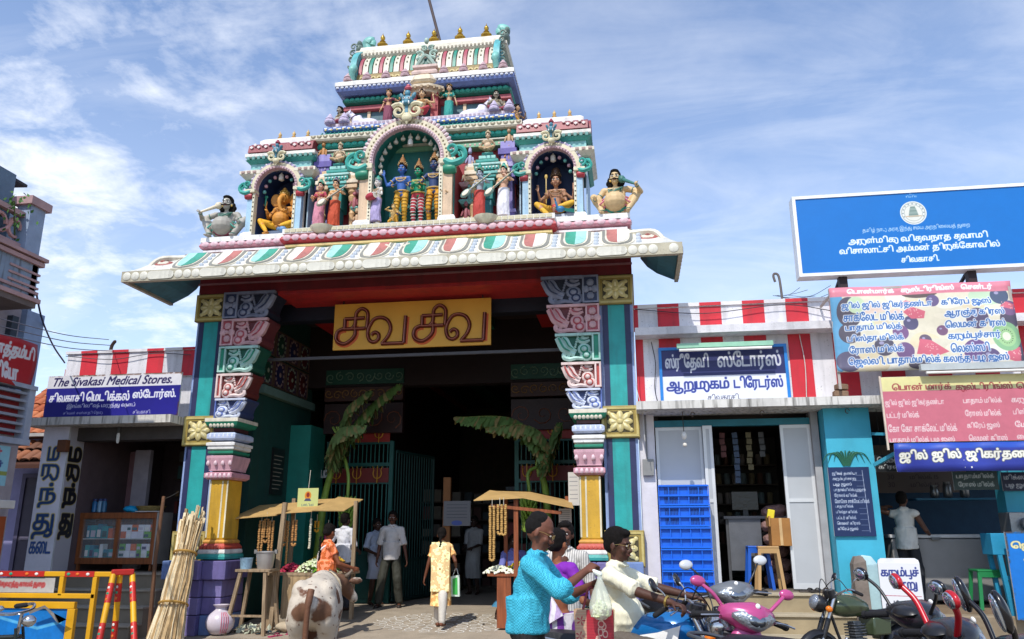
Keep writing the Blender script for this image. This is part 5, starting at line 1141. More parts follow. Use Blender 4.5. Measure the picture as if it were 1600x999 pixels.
for i in range(16): f=i/15; ob('bar',MB().bar((-4.72+.37*f,15.62+1.58*f,.25),(-4.72+.37*f,15.62+1.58*f,3.1),.02),M('0c3a34',.6),gl)
lw=MB(); lw.add([(-4.72,15.62,.25),(-4.35,17.2,.25),(-4.35,17.2,1.0),(-4.72,15.62,1.0)],[(0,1,2,3)]); ob('sheet',lw,M('0a332f',.6),gl)
# goods along the dark passage
rs=random.Random(9)
for q,(x,yy) in enumerate(((-4.6,19),(-3.9,20.5),(-2.5,19),(-2.3,17.2))):
    sh_=T('shop_rack',['rack of stacked boxes on the left of the dark passage','rack of stacked boxes deeper in the dark passage','rack of stacked boxes on the right of the dark passage','shelf of red parcels beside the doorway notice'][q],'rack',None,(x,yy,.2))
    for j in range(6):
        ob('shelf',MB().box(x-.5,x+.5,yy,yy+.4,.2+j*.4,.225+j*.4),M('3a2a20',.6),sh_)
        for i in range(4):
            h_=rs.uniform(.16,.3); ob('box',MB().box(x-.45+i*.24,x-.25+i*.24,yy+.02,yy+.3,.226+j*.4,.226+j*.4+h_),M(rs.choice(['5a544c','4a2a24','5f2422','6a6256','3a4246']),.7),sh_)
# bell rope, notice board
nb=Cv((693,783,735,822),15.3,'6c6c70'); 
for i in range(5): nb.line([(.12,.85-.13*i),(.88,.85-.13*i)],'3a3a48',1.5)
nb.ell(.5,.12,.2,.1,'3a4f9a'); nt_=T('notice_board','white printed notice on a wooden post inside the doorway','notice',None,(nb.x0,15.3,1)); nb.board('printed_sheet',nt_); ob('post',MB().box(nb.x0-.02,nb.x0+.12,15.33,15.42,.2,2.55),M('7a4f28',.7),nt_)
# நீ name letters on the grille
lt=T('letter_sign','white cut-out letters on the teal grille gate','sign',None,(-5.4,15.4,2.2)); cs,wd_=layout('உபயம்'); X0_,X1_,Z0_,Z1_=RR(459,730,513,747,15.4)
def letters3d(root,s,x0,x1,z0,z1,y,mat,t=.03):
    cs,wd_=layout(s); mnx=min(c[:,0].min() for c in cs); mxx=max(c[:,0].max() for c in cs); mny=min(c[:,1].min() for c in cs); mxy=max(c[:,1].max() for c in cs)
    for i,c in enumerate(cs):
        a=(c-[mnx,mny])/[mxx-mnx,mxy-mny]; ar=np.sum(c[:,0]*np.roll(c[:,1],-1)-np.roll(c[:,0],-1)*c[:,1]); 
        ob('letter_stroke',MB().tube([(x0+u*(x1-x0),y,z0+v*(z1-z0)) for u,v in a[::2]]+[(x0+a[0][0]*(x1-x0),y,z0+a[0][1]*(z1-z0))],.012,5),mat,root)
letters3d(lt,'உபயம்',X0_,X1_,Z0_,Z1_,15.4,M('b9bab8',.5))
# yellow sign with the raised double outlined letters
ys=T('letter_board','yellow board with large dark red raised letters hanging in the gateway','sign',None,(-3.7,12.95,4.6))
a0,a1,b0,b1=RR(522,471,767,543,12.95); ob('board',MB().box(a0,a1,12.95,12.99,b0,b1),M('e0a63a',.5,.06,.05,2,dirt=.08),ys); 
LW=(a1-a0); LHt=(b1-b0)
def stroke(pts,k=7):
    q=spl([(a0+LW*(x-522)/245,12.93,b1-LHt*(y-471)/72) for x,y in pts],k)
    ob('letter_stroke',MB().tube(q,.034,8),M('5a1410',.35),ys,50); ob('letter_centre_line',MB().tube([p+Vector((0,-.034,0)) for p in q],.009,5),M('a86a5a',.3),ys,50); ob('letter_shadow_paint',MB().tube([p+Vector((.015,.018,-.015)) for p in q],.05,6,flat=.1),M('c8541c',.5),ys)  # a lighter line runs along the middle of each dark stroke
for dx in (0,122):
    def S2(p): stroke([(x+dx,y) for x,y in p])
    y0_=-3 if dx else 0
    S2([(575,509),(575,509.01),(538,509),(538,496)]) if 0 else None
    for seg in ([(539,511),(556,511),(573,511)],[(540,511),(540,503),(540,495)],[(540,495),(556,495),(571,494.5)]): S2(seg)
    S2([(551,511+0),(556,505),(557,495),(558,486),(565,480),(572,482),(576,488),(576,499),(575,511)])
    S2([(556,505),(557,513),(556,522),(549,530),(540,534),(531,531),(527,524),(529,515),(536,511),(541,511)])
    S2([(600,536),(600.5,536),(616,536),(634,536)]); S2([(634,536),(635,515),(636,494)])
    S2([(600,536),(609,525),(613,512),(608,500),(598,495),(587,497),(580,507),(577,518),(580,529),(587,533),(594,529),(594,521),(588,518),(583,522)])
for x in (a0+.15,a1-.15): ob('hanger',MB().bar((x,12.97,b1),(x,13.0,5.6),.02),M('2a2a2e',.5),ys)
# ================================================================ RIGHT HAND SHOPS
rsb=T('shop_building','white shop building with red and white striped parapet right of the gateway','building',None,(3.5,12.6,0))
STR=M('c82a38',.6,.12,.1,3,dirt=.12,kind='stain2'); WHT=M('dcdade',.65,.08,.2,3,dirt=.2,kind='stain2')
ob('parapet',MB().box(.1,9.5,12.5,12.7,4.62,5.0),WHT,rsb); ob('parapet_cap',MB().box(.08,9.55,12.47,12.72,5.0,5.06),M('dedbdc',.65,.06,.1,dirt=.3),rsb)
x=.1; sx0=[(.06,.16)]
for k in range(14): a=.47+k*.66; sx0.append((a,a+.335))
for a,b in sx0: ob('red_stripe',MB().box(a,b,12.494,12.5,4.62,4.99),STR,rsb); ob('red_stripe',MB().box(a,b,12.462,12.47,5.003,5.055),STR,rsb)
ob('upper_ledge',MB().box(.1,9.5,12.22,12.7,4.5,4.62),M('d3d1d4',.65,.08,.2,dirt=.3,kind='stain2'),rsb)
ob('upper_wall',MB().box(.1,9.5,12.55,12.7,3.4,4.5),WHT,rsb)
for a,b in sx0[1:]+[(.1,.22)]: ob('red_stripe',MB().box(a,b,12.54,12.55,3.45,4.5),STR,rsb)
ob('canopy_slab',MB().box(.07,3.9,11.85,12.7,3.28,3.4),M('cfccc6',.75,.08,.2,4,dirt=.3,kind='stain'),rsb); ob('canopy_slab',MB().box(3.92,9.5,11.95,12.7,3.3,3.42),M('cfccc6',.75,.08,.2,4,dirt=.3,kind='stain'),rsb)
for xx in (.9,1.9,3.1): ob('ceiling_hook',MB().tube([(xx+.03*math.cos(t),12.1,3.22+.035*math.sin(t)) for t in lin(0,5,9)],.006,5),M('4a3a30',.6),rsb)
ob('corner_column',MB().box(.09,.33,12.5,12.9,0,3.28),M('d6d2d6',.65,.06,.15,dirt=.2),rsb)
ob('door_header',MB().box(.33,2.74,12.58,12.7,3.1,3.2),M('176f80',.5),rsb)
ob('right_jamb',MB().box(2.66,2.76,12.5,12.8,.7,3.28),M('9d9b9c',.6),rsb)
# door panels
def metal_panel(x0,x1,Y,z0,z1,nm,rz=0,mid=1.95):
    p=part(nm,rsb); 
    ob('sheet',MB().box(x0+.03,x1-.03,Y+.01,Y+.03,z0+.03,z1-.03),M('b4b6b8',.4,.05,.04,2,metal=.15,dirt=.06),p)
    f=MB(); f.box(x0,x0+.045,Y,Y+.05,z0,z1).box(x1-.045,x1,Y,Y+.05,z0,z1).box(x0+.045,x1-.045,Y,Y+.05,z1-.05,z1).box(x0+.045,x1-.045,Y,Y+.05,z0,z0+.08).box(x0+.045,x1-.045,Y-.005,Y+.045,mid,mid+.05)
    ob('frame',f,M('cfd0d0',.35,.04,0,metal=.2,dirt=.05),p); return p
metal_panel(.35,1.06,12.62,.72,3.1,'folding_door'); metal_panel(1.06,1.2,12.5,.72,3.1,'folding_door'); metal_panel(2.22,2.66,12.6,.72,3.1,'folding_door')
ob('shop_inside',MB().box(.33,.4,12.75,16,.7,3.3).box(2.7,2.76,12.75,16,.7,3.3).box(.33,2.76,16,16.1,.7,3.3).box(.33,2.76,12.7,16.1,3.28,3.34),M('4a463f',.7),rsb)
ob('shop_floor',MB().box(.1,3.0,12.45,16,-.02,.7),M('6a6258',.8,.1,.15,3),rsb)
for i,(y0,z) in enumerate(((12.2,.69),(11.9,.44),(11.6,.19))): 
    ob('step',MB().box(.1,3.3,y0,12.45 if i==0 else 12.2-.3*(i-1),-.02,z-.035),M('9a8a6c',.85,.15,.25,3,dirt=.3),rsb); ob('step_tread',MB().box(.08,3.32,y0-.03,12.45 if i==0 else 12.2-.3*(i-1),z-.035,z),M('a89c84',.8,.12,.2,4,dirt=.3),rsb,bevel=.006)
# blue crates
def crate(x,y,z,slot,label,first=None):
    w,d,h=.73,.45,.296
    t=T('plastic_crate',label,'crate','blue plastic crates stacked by the shop door',(x,y,z)); m=M('1267dc',.4,.06,.03,3,dirt=.06)
    ob('body',MB().box(-w/2+.015,w/2-.015,.022,d,.0,h),M('1161ca',.45,.1,.03,3,dirt=.15),t,local=True)
    rb=MB()
    for zz in (.0,.13,.27): rb.box(-w/2,w/2,-.022,.022,zz,zz+.02)
    for xx in lin(-w/2,w/2-.012,6): rb.box(xx,xx+.012,-.012,.022,.02,.13).box(xx,xx+.012,-.012,.022,.15,.27)
    ob('ribs',rb,m,t,local=True)
    if slot:
        sl_=MB(); 
        for a,b in ((-.27,-.1),(.1,.27)):
            for k in range(9):
                for zz in (.03,.165): xx=a+(b-a)*k/8; sl_.box(xx-.005,xx+.005,.016,.0215,zz,zz+.085)
        ob('slots',sl_,M('062a66',.6),t,local=True)
    return t
for i,(s,l) in enumerate(((1,'bottom blue crate with slotted sides in the stack by the shop door'),(0,'plain ribbed blue crate second from the bottom of the stack'),(0,'plain ribbed blue crate in the middle of the stack'),(1,'slotted blue crate second from the top of the stack'),(1,'topmost blue crate of the stack by the shop door'))): crate(.70,12.15,.7+i*.3,s,l)
# things seen in the shop doorway
dk=T('desk','grey steel desk with a monitor inside the doorway','desk',None,(1.65,13.3,.7)); ob('top',MB().box(1.35,2.5,13.1,13.7,1.72,1.76),M('6b6a6c',.4),dk); ob('panel',MB().box(1.42,1.9,13.12,13.6,.95,1.72),M('5c5e63',.45),dk)
for a in (1.38,2.45): ob('leg',MB().box(a,a+.04,13.15,13.19,.7,1.72),M('4a4a4c',.4),dk)
mo=T('monitor','dark monitor standing on the steel desk','monitor',None,(1.75,13.4,1.76)); ob('screen',MB().box(1.52,1.92,13.35,13.42,1.86,2.14),M('16181c',.2),mo); ob('stand',MB().box(1.68,1.76,13.36,13.42,1.76,1.86),M('202226',.4),mo)
def stool(loc,h,col,label,w=.3,spread=.05,group=None,cat='stool',rz=0):
    t=T('plastic_stool',label,cat,group,loc); t.rotation_euler=(0,0,rz); m=M(col,.4,.06,.03,3,dirt=.1)
    ob('seat',MB().box(-w/2,w/2,-w/2,w/2,h-.03,h),m,t,local=True,bevel=.01); ob('apron',MB().box(-w/2+.02,w/2-.02,-w/2+.005,-w/2+.02,h-.1,h-.03),m,t,local=True)
    for a in(-1,1):
        for b in(-1,1): ob('leg',MB().bar((a*w*.42,b*w*.42,h-.03),(a*(w*.42+spread),b*(w*.42+spread),0),.045,.03),m,t,local=True)
    return t
stool((1.78,12.85,.7),.62,'1452b0','dark blue plastic stool under the desk in the doorway'); stool((1.9,12.68,.7),.62,'b08c5c','tan plastic stool carrying a cardboard box in the doorway')
bx_=T('cardboard_box','brown cardboard box standing on the tan stool','box',None,(2.1,12.6,1.32)); ob('carton',MB().box(1.96,2.24,12.55,12.85,1.325,1.72),M('9a6a34',.7),bx_); ob('flap',MB().box(1.94,1.965,12.55,12.85,1.6,1.75),M('b07f45',.7),bx_); ob('tape',MB().box(2.08,2.12,12.545,12.55,1.33,1.72),M('c2a070',.4),bx_)
pk=T('packet','yellow packet on top of the cardboard box','packet',None,(1.98,12.65,1.72)); ob('wrapper',MB().cbox((1.99,12.65,1.78),(.1,.06,.13),(0,.2,0)),M('d8c62a',.4),pk,bevel=.01)
for i in range(6):
    s_=MB(); s_.ell((0,0,.0),(.2,.16,.11),14); s_.ell((.08,-.05,.02),(.12,.12,.1),10); s_.ell((-.1,-.04,-.01),(.11,.12,.09),10); s_.cap((.15,-.03,.02),(.22,-.06,.06),.03,.04,8)
    t=T('sack',['lowest','second lowest','third','fourth','fifth','topmost'][i]+' pink mesh sack in the pile inside the doorway','sack','pink mesh sacks piled in the doorway',(2.1+.03*(i%2),13.2,.82+i*.2)); o=ob('cloth',s_,M('8a6a64',.8,.25,.4,20,kind='speck'),t,local=True); skinned(o,.02,1,.04,_tx2)
lb=T('ceiling_lamp','bare bulb hanging from the shop canopy','lamp',None,(.75,12.2,3.28)); ob('cord',MB().tube([(.75,12.2,3.28),(.76,12.2,2.98)],.006,5),M('3a3028',.6),lb); ob('bulb',MB().ell((.76,12.2,2.92),(.045,.045,.06),12),M('e2e0da',.2),lb,40); ob('globe',MB().ell((.765,12.2,2.78),(.035,.035,.035),10),M('cfcac0',.2),lb,40)
# signboards of the shop
def signboard(name,label,cat,box,Y,bg,draw,frame=None,fw=.05,t=.03,ext=None,**kw):
    c=Cv(box,Y,bg,ext=ext,res=kw.pop('res',210)); draw(c); c.wear(kw.pop('wear',.04),rust=kw.pop('rust',0)); r=T(name,label,cat,None,((c.x0+c.x1)/2,Y,c.z0)); c.board('face',r,t=t,**kw)
    if frame:
        f=MB(); f.box(c.x0-fw,c.x0,Y-.015,Y+t+.01,c.z0-fw,c.z1+fw).box(c.x1,c.x1+fw,Y-.015,Y+t+.01,c.z0-fw,c.z1+fw).box(c.x0,c.x1,Y-.015,Y+t+.01,c.z1,c.z1+fw).box(c.x0,c.x1,Y-.015,Y+t+.01,c.z0-fw,c.z0); ob('frame',f,M(frame,.4),r)
    return r,c
def d3(c):
    c.poly([(0,.5),(1,.5),(1,1),(0,1)],'2a2f66',False)
    c.text('ஸ்ரீதேவி',(.03,.56,.385,.93),'cfd2dc',uv=True,bold=1); c.text('ஸ்டோர்ஸ்',(.46,.58,.97,.95),'cfd2dc',uv=True,bold=1)
    c.text('ஆறுமுகம்',(.03,.17,.54,.46),'2f3f92',uv=True,bold=1); c.text('டிரேடர்ஸ்',(.58,.2,.97,.47),'2f3f92',uv=True,bold=1); c.text('சிவகாசி.',(.36,.04,.62,.15),'33344a',uv=True)
signboard('shop_sign','blue framed white and navy shop sign under the striped parapet','sign',(1035,545,1228,628),12.48,'e6e8f2',d3,frame='1f78c4',fw=.045)
tl=T('tube_light','green tube light fixture above the blue framed sign','lamp',None,(1.5,12.3,4.3)); ob('reflector',MB().prism([(.73,4.27),(2.17,4.27),(2.17,4.34),(.73,4.34)],12.22,12.3),M('8fc0a4',.4),tl); ob('tube',MB().cyl((.76,12.21,4.23),(2.14,12.21,4.23),.022),M('e8e6e0',.2),tl,40); ob('bracket',MB().box(1.0,1.03,12.3,12.55,4.3,4.34).box(1.9,1.93,12.3,12.55,4.3,4.34),M('b0b0b0',.4),tl)
def d4(c):
    c.text('உ',(1420,300,1425,304),'dfe8f4'); c.text('சிவ சிவ',(1415,305,1432,309),'dfe8f4')
    W,H=c.W,c.H; k=H/W
    e0=c.px(1427,333); eu,ev_=e0[0]/W,e0[1]/H; r0=abs(c.px(1448,333)[0]-e0[0])/W
    for f_,cc in ((1,'e6e8e4'),(.9,'8f9a94'),(.86,'e2e4de'),(.7,'aab2aa'),(.66,'e4e5dc')): c.ell(eu,ev_,r0*f_,r0*f_*W/H,cc)
    for i in range(16):
        t=2*PI*i/16
        if math.sin(t)>-.5: c.ell(eu+r0*.78*math.cos(t),ev_+r0*.78*W/H*math.sin(t),.002,.007,'5f7a86')
    for i,(w_,y) in enumerate(((.5,-.35),(.46,-.2),(.42,-.05),(.37,.1),(.32,.25),(.25,.4))): y=ev_+y*r0*W/H; w_*=r0*.8; c.poly([(eu-w_,y),(eu+w_,y),(eu+w_*.9,y+.15*r0*W/H),(eu-w_*.9,y+.15*r0*W/H)],'7f958e' if i%2 else '93a8a0',False)
    c.poly([(eu-r0*.7,ev_-r0*1.4*.9),(eu+r0*.7,ev_-r0*1.4*.9),(eu+r0*.5,ev_-r0*.9),(eu-r0*.5,ev_-r0*.9)],'cdb69a',False)
    c.text('தமிழ் நாடு அரசு இந்து சமய அறநிலையத் துறை',(1347,352,1516,361),'e8eef6')
    c.text('அருள்மிகு விசுவநாத சுவாமி',(1325,366,1544,380),'f4f6fa',bold=.7); c.text('விசாலாட்சி அம்மன் திருக்கோவில்',(1311,381,1563,395),'f4f6fa',bold=.7); c.text('சிவகாசி.',(1408,399,1467,409),'f4f6fa',bold=.7)
bs,bc=signboard('temple_signboard','large bright blue signboard with a round tower emblem raised on posts','sign',None,12.2,'0f74c8',d4,frame='e6e8ea',fw=.05,t=.22,side='6d6a6a',ext=(2.69,7.55,5.37,6.6),wear=.02)
for x in (3.3,5.15,7.2): ob('post',MB().box(x-.06,x+.06,12.28,12.4,5.03,5.32),M('2c1b20',.6),bs)
ob('back_strut',MB().bar((3.3,12.45,5.35),(3.3,13.4,5.05),.04).bar((5.15,12.45,5.35),(5.15,13.4,5.05),.04),M('2c1b20',.6),bs)
def d5(c):
    r_=random.Random(4)
    c.poly([(0,.0),(1,0),(1,1),(0,1)],'e2d8bc',False)
    for i in range(46): c.ell(r_.random(),r_.random()*.86,r_.uniform(.03,.09),r_.uniform(.05,.11),r_.choice(['eadfc4','e6d3a8','d9d2b8','f0ead8','dcc9a2','cfd8a8','e9c9b8']),r_.random()*3)
    for u,v,a,b,col in ((.02,.5,.07,.5,'3a8fc8'),(.1,.7,.07,.18,'2a2438'),(.09,.45,.06,.12,'2a2438'),(.07,.12,.07,.12,'3a3558'),(.5,.9,.1,.06,'3a2a2a'),(.45,.06,.06,.05,'2a2438'),(.96,.55,.05,.12,'2c2440'),(.99,.1,.04,.2,'2c2440'),(.14,.78,.05,.1,'bcd8a8'),(.86,.83,.1,.11,'b8d8b0')): c.ell(u,v,a,b,col)
    for u,v,rr,col in ((.565,.8,.035,'43306a'),(.435,.55,.042,'2f2a58'),(.37,.44,.045,'5a2f6a'),(.5,.34,.035,'43304a'),(.79,.57,.06,'33284f'),(.27,.28,.055,'2c2840'),(.38,.22,.05,'54306a'),(.76,.2,.065,'4a2a70'),(.83,.12,.05,'3a2a60'),(.97,.68,.045,'5a3468'),(.93,.83,.05,'24355a'),(.6,.45,.03,'5a2f5a')):
        c.ell(u,v,rr,rr*2.0,col); c.ell(u-rr*.25,v+rr*.7,rr*.25,rr*.35,'8d86b4')
    for pts in ([(.44,.18),(.47,.36),(.53,.34),(.62,.2),(.56,.16)],[(.4,.68),(.44,.75),(.52,.68),(.51,.6),(.44,.6)],[(.9,.1),(.94,.24),(.99,.22),(.98,.04)],[(.92,.7),(.96,.76),(1,.72),(.99,.66)],[(.38,.77),(.42,.82),(.48,.78),(.44,.74)]):
        c.poly(pts,'d0455f',False)
        cx_=sum(p[0] for p in pts)/len(pts); cy_=sum(p[1] for p in pts)/len(pts)
        for k in range(14): c.ell(cx_+r_.uniform(-.035,.035),cy_+r_.uniform(-.05,.05),.003,.006,'f0a8a8')
    c.ell(.93,.35,.075,.17,'6fae72'); c.ell(.93,.35,.05,.12,'8cc47a'); c.ell(.93,.35,.022,.05,'e4eccc')
    for k in range(18): t=2*PI*k/18; c.ell(.93+.033*math.cos(t),.35+.08*math.sin(t),.003,.006,'28361f')
    c.poly([(0,.885),(1,.885),(1,1),(0,1)],'d8647e',False); c.text('பொன்மார்க்',(.1,.905,.365,.975),'f4eef0',uv=True,bold=1); c.text('கூல்டிரிங்ஸ்',(.405,.905,.69,.98),'f4eef0',uv=True,bold=1); c.text('சென்டர்',(.73,.905,.9,.98),'f4eef0',uv=True,bold=1)
    c.a=c.a*.74+.26*np.array([.93,.92,.88],np.float32)
    rows_=[('ஜில் ஜில் ஜிகர்தண்டா',.06,.56,.765),('சாக்லேட் மில்க்',.065,.4,.64),('பாதாம் மில்க்',.07,.38,.505),('பிஸ்தா மில்க்',.075,.38,.375),('ரோஸ் மில்க்',.08,.37,.245)]
    for t,a,b,y in rows_: c.text(t,(a,y-.05,b,y+.055),'1d56a4',edge='f2f4f4',ew=3.2,uv=True,bold=.5)
    for t,a,b,y in (('கிரேப் ஜூஸ்',.61,.88,.765),('ஆரஞ்சு கிரஸ்',.62,.94,.635),('லெமன் கிரஸ்',.62,.935,.505),('கரும்புச்சார்',.625,.9,.37),('லெஸ்ஸி',.63,.83,.24)): c.text(t,(a,y-.05,b,y+.055),'1d56a4',edge='f2f4f4',ew=3.2,uv=True,bold=.5)
    c.text('ஜெல்லி, பாதாம்மில்க் கலந்த பழ ஜூஸ்',(.07,.05,.92,.17),'1d56a4',edge='f2f4f4',ew=3.2,uv=True,bold=.5)
fb,fc_=signboard('fruit_banner','printed fruit banner with blue menu lettering under a pink heading','banner',None,11.8,'e8dcc0',d5,ext=(2.95,5.44,3.74,5.0),res=230,warp=lambda u,v:.02*math.sin(u*11+v*4)*(v>.02)+.01*math.sin(v*13+u*3),t=.012)
ob('frame',MB().bar((2.97,11.84,3.5),(2.97,11.84,5.0),.035).bar((5.42,11.84,3.5),(5.42,11.84,5.0),.035).bar((2.95,11.84,4.98),(5.44,11.84,4.98),.03).bar((2.95,11.84,3.76),(5.44,11.84,3.76),.03).bar((2.97,11.86,4.9),(2.97,12.47,4.9),.03).bar((5.42,11.86,4.9),(5.42,12.47,4.9),.03),M('a8a098',.5),fb)
for i,(dx,w_) in enumerate(((0,.2),(.02,.16))): 
    t=T('stone','broken stone, %s of two at the foot of the banner pole'%('lower','upper')[i],'stone',None,(3.0,11.95,3.41+i*.1)); o=ob('block',MB().cbox((3.0+dx,11.98,3.45+i*.1),(w_,.14,.085),(0,.05,.2*i)),M('7d6450',.9,.2,.4),t,bevel=.015)
def d6(c):
    c.poly([(0,.78),(1,.78),(1,1),(0,1)],'e4dc9c',False); c.text('பொன் மார்க்',(1394,599,1486,612),'9a2f3a',bold=.5); c.text('கூல்டிரிங்ஸ்',(1493,598,1582,612),'9a2f3a',bold=.5); c.text('சென்டர்',(1588,597,1650,610),'9a2f3a',bold=.5)
    for i,(a,b,d) in enumerate((('ஜில் ஜில் ஜிகர்தண்டா','பாதாம் மில்க்','கரும்புச்சார்'),('பட்டர் மில்க்','ரோஸ் மில்க்','பிஸ்தா மில்க்'),('கோ கோ சாக்லேட் மில்க்','கிரேப் ஜூஸ்','மோர்'),('பாதாம் மில்க் பழ ஜூஸ்','லெமன் கிரஸ்','லைம் ஜூஸ்'))):
        y=624+19.3*i; c.text(a,(1383+2.5*i,y,(1475,1436,1495,1492)[i],y+12),'f0e8e4',bold=.3); c.text(b,(1505+3*i,y-3,(1565,1564,1562,1574)[i],y+9),'f0e8e4',bold=.3); c.text(d,(1580+3*i,y-5,(1650,1640,1620,1640)[i],y+7),'f0e8e4',bold=.3)
pb_,_=signboard('price_board','faded pink menu board with a pale yellow heading in front of the juice shop','sign',None,11.55,'cc7080',d6,ext=(3.45,6.7,2.7,3.6),wear=.05)
ob('frame',MB().bar((3.44,11.57,2.6),(3.44,11.57,3.62),.025).bar((3.44,11.6,3.6),(6.7,11.6,3.6),.02),M('c9b9a8',.5),pb_)
tf=T('tube_light','long grey tube light fixture over the pink menu board','lamp',None,(5,11.45,3.62)); ob('reflector',MB().prism([(3.95,3.66),(6.0,3.66),(6.0,3.75),(3.95,3.75)],11.42,11.5),M('aeb4b4',.4),tf); ob('tube',MB().cyl((4.0,11.4,3.62),(5.95,11.4,3.62),.02),M('dcdcd4',.2),tf,40); ob('bracket',MB().box(4.4,4.43,11.5,11.95,3.7,3.73).box(5.6,5.63,11.5,11.95,3.7,3.73),M('9a9a9a',.4),tf)
def d7(c):
    c.poly([(0,.8),(1,.8),(1,1),(0,1)],'2a50b4',False)
    for t,a,b in (('ஜில்',1407,1449),('ஜில்',1457,1500),('ஜிகர்தண்டா',1508,1640)): c.text(t,(a,703-(a-1407)*.03,b,723-(a-1407)*.03),'f2f0e4',edge='6b6a3a',ew=1.4,bold=1)
signboard('strip_banner','sagging blue cloth banner with white lettering below the pink board','banner',None,11.5,'3340a0',d7,ext=(3.5,6.7,2.3,2.68),warp=lambda u,v:.05*math.sin(u*16+v*2)*(1-v)+.02*math.sin(u*37+3*v),t=.008,res=190)
# juice shop
js=T('juice_shop','turquoise painted juice shop open to the street','shop',None,(4.6,12.5,0))
TQ=M('3fa9c4',.6,.08,.12,3,dirt=.2)
ob('left_pillar',MB().box(2.78,3.42,12.2,12.9,.0,3.28),TQ,js); ob('right_wall',MB().box(5.25,5.9,12.6,12.9,.3,3.3),TQ,js)
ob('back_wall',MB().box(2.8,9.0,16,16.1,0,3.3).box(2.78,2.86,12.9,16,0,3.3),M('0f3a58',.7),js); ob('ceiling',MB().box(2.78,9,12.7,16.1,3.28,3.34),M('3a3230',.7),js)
ob('floor',MB().box(3.3,9,12.15,16,-.02,.5),M('7d6a54',.85,.2,.3,3,dirt=.3),js); ob('edge_slab',MB().box(3.32,6.6,11.9,12.15,.1,.45),M('8f7f68',.9,.2,.4,3,dirt=.3),js,bevel=.02)
ob('awning_arm',MB().bar((3.42,12.2,2.45),(3.9,11.6,2.75),.05).bar((3.42,12.25,2.9),(3.9,11.6,2.8),.04),M('3b93ac',.5),js)
mb2=Cv(None,12.16,'182c58',ext=(2.76,3.32,1.46,2.42),res=230)
for i,t in enumerate(('ஜிகர் தண்டா','கரும்புச்சாறு','பழ ஜூஸ்','பாதாம்மில்க்பழஜூஸ்','ரோஸ் மில்க்','கோகோ சாக்லேட்மில்க்','பாதாமில்க்','பிஸ்தா மில்க்','பட்டர் மில்க்','லெமன் கிரஸ்','கிரேப் ஜூஸ்')):
    y=.9-.08*i; mb2.text(t,(.09,y-.025,(.7,.66,.54,.86,.64,.92,.52,.6,.56,.64,.58)[i],y+.035),'e4e8f0',uv=True,bold=.4)
    mb2.line([(.66,y-.02),(.84,y-.02)],'8f98b4',1); 
mb2.line([(.86,.06),(.83,.95)],'b8c0d4',1.5); mb2.wear(.05); mbr=T('menu_board','dark blue hand painted menu board on the turquoise pillar','sign',None,(3.04,12.16,1.46)); mb2.board('face',mbr,t=.03)
pp=T('painted_plant','green leaf tuft painted above the dark blue menu board','painting',None,(3.03,12.19,2.43))
for k in range(9):
    t=-1.25+2.5*k/8; ob('leaf',MB().tube(spl([(3.03+t*.03,12.19,2.44),(3.03+t*.1,12.185,2.6),(3.03+t*.2,12.185,2.66-abs(t)*.04),(3.03+t*.27,12.19,2.54-abs(t)*.06)],4),[.012]*6+[.008]*5+[.003]*2,5,flat=.5),M('1c5a44',.6),pp)
for (label,ext,tx,bg) in (('small black hanging sign with white lettering left of the blue strip banner',(3.47,3.86,2.36,2.6),('லெமன்','கிரஸ்'),'15181c'),('dark green hanging sign with two white lines inside the juice shop',(4.55,5.15,2.1,2.36),('பாதாம்மில்க்','ரோஸ் மில்க்'),'2e4444'),('small navy hanging sign with white border at the right of the juice shop',(5.2,5.6,2.08,2.34),('மிக்ஸர்','பழ ஜூஸ்'),'16203c')):
    c=Cv(None,12.35 if ext[0]<4 else 12.5,bg,ext=ext); c.text(tx[0],(.08,.55,.92,.9),'dfe2e0',uv=True,bold=.4); c.text(tx[1],(.1,.12,.9,.45),'dfe2e0',uv=True,bold=.4); r=T('hanging_sign',label,'sign',None,(ext[0],c.Y,ext[2])); c.board('face',r); ob('wire',MB().bar((ext[0]+.1,c.Y+.01,ext[3]),(ext[0]+.1,c.Y+.01,3.28),.006).bar((ext[1]-.1,c.Y+.01,ext[3]),(ext[1]-.1,c.Y+.01,3.28),.006),M('2a2a2a',.5),r)
c=Cv(None,14.5,'6f625c',ext=(3.7,5.5,2.15,2.95)); c.text('ஜூஸ்',(.4,.75,.8,.95),'8a2a30',uv=True); 
for i in range(4): c.text('மில்க் 15',(.5,.6-.16*i,.75,.7-.16*i),'40343a',uv=True); c.text('30',(.3,.6-.16*i,.36,.7-.16*i),'40343a',uv=True)
r=T('inside_banner','pale price banner on the wall deep inside the juice shop','banner',None,(4.5,14.5,2.1)); c.board('face',r)
fz_=T('freezer','long white chest freezer in the juice shop','freezer',None,(4.6,13.2,.5)); ob('body',MB().box(3.75,5.6,13.0,13.6,.55,1.42),M('868482',.5,.05,.05,dirt=.2),fz_,bevel=.02); ob('lid',MB().box(3.73,5.62,12.98,13.62,1.43,1.48),M('b8b8b8',.3),fz_,bevel=.01); ob('handle',MB().box(4.3,4.42,12.95,12.98,1.4,1.44),M('5a5a5a',.4),fz_)
for i,x in enumerate((4.75,4.95,5.2)):
    t=T('steel_jug',('steel jug leftmost on the shelf above the freezer','steel jug in the middle of the shelf above the freezer','tall steel jug at the right of the shelf above the freezer')[i],'jug','steel jugs on the shelf',(x,13.9,2.03)); ob('vessel',MB().lathe([(.05,0),(.07,.03),(.065,.14+.05*i),(.05,.17+.05*i),(.06,.2+.05*i)],(x,13.9,2.04),12),M('8c8f92',.3,metal=.7),t,40)
ob('shelf',MB().box(4.4,5.6,13.7,14.1,2.0,2.03),M('2d6f92',.5),js)
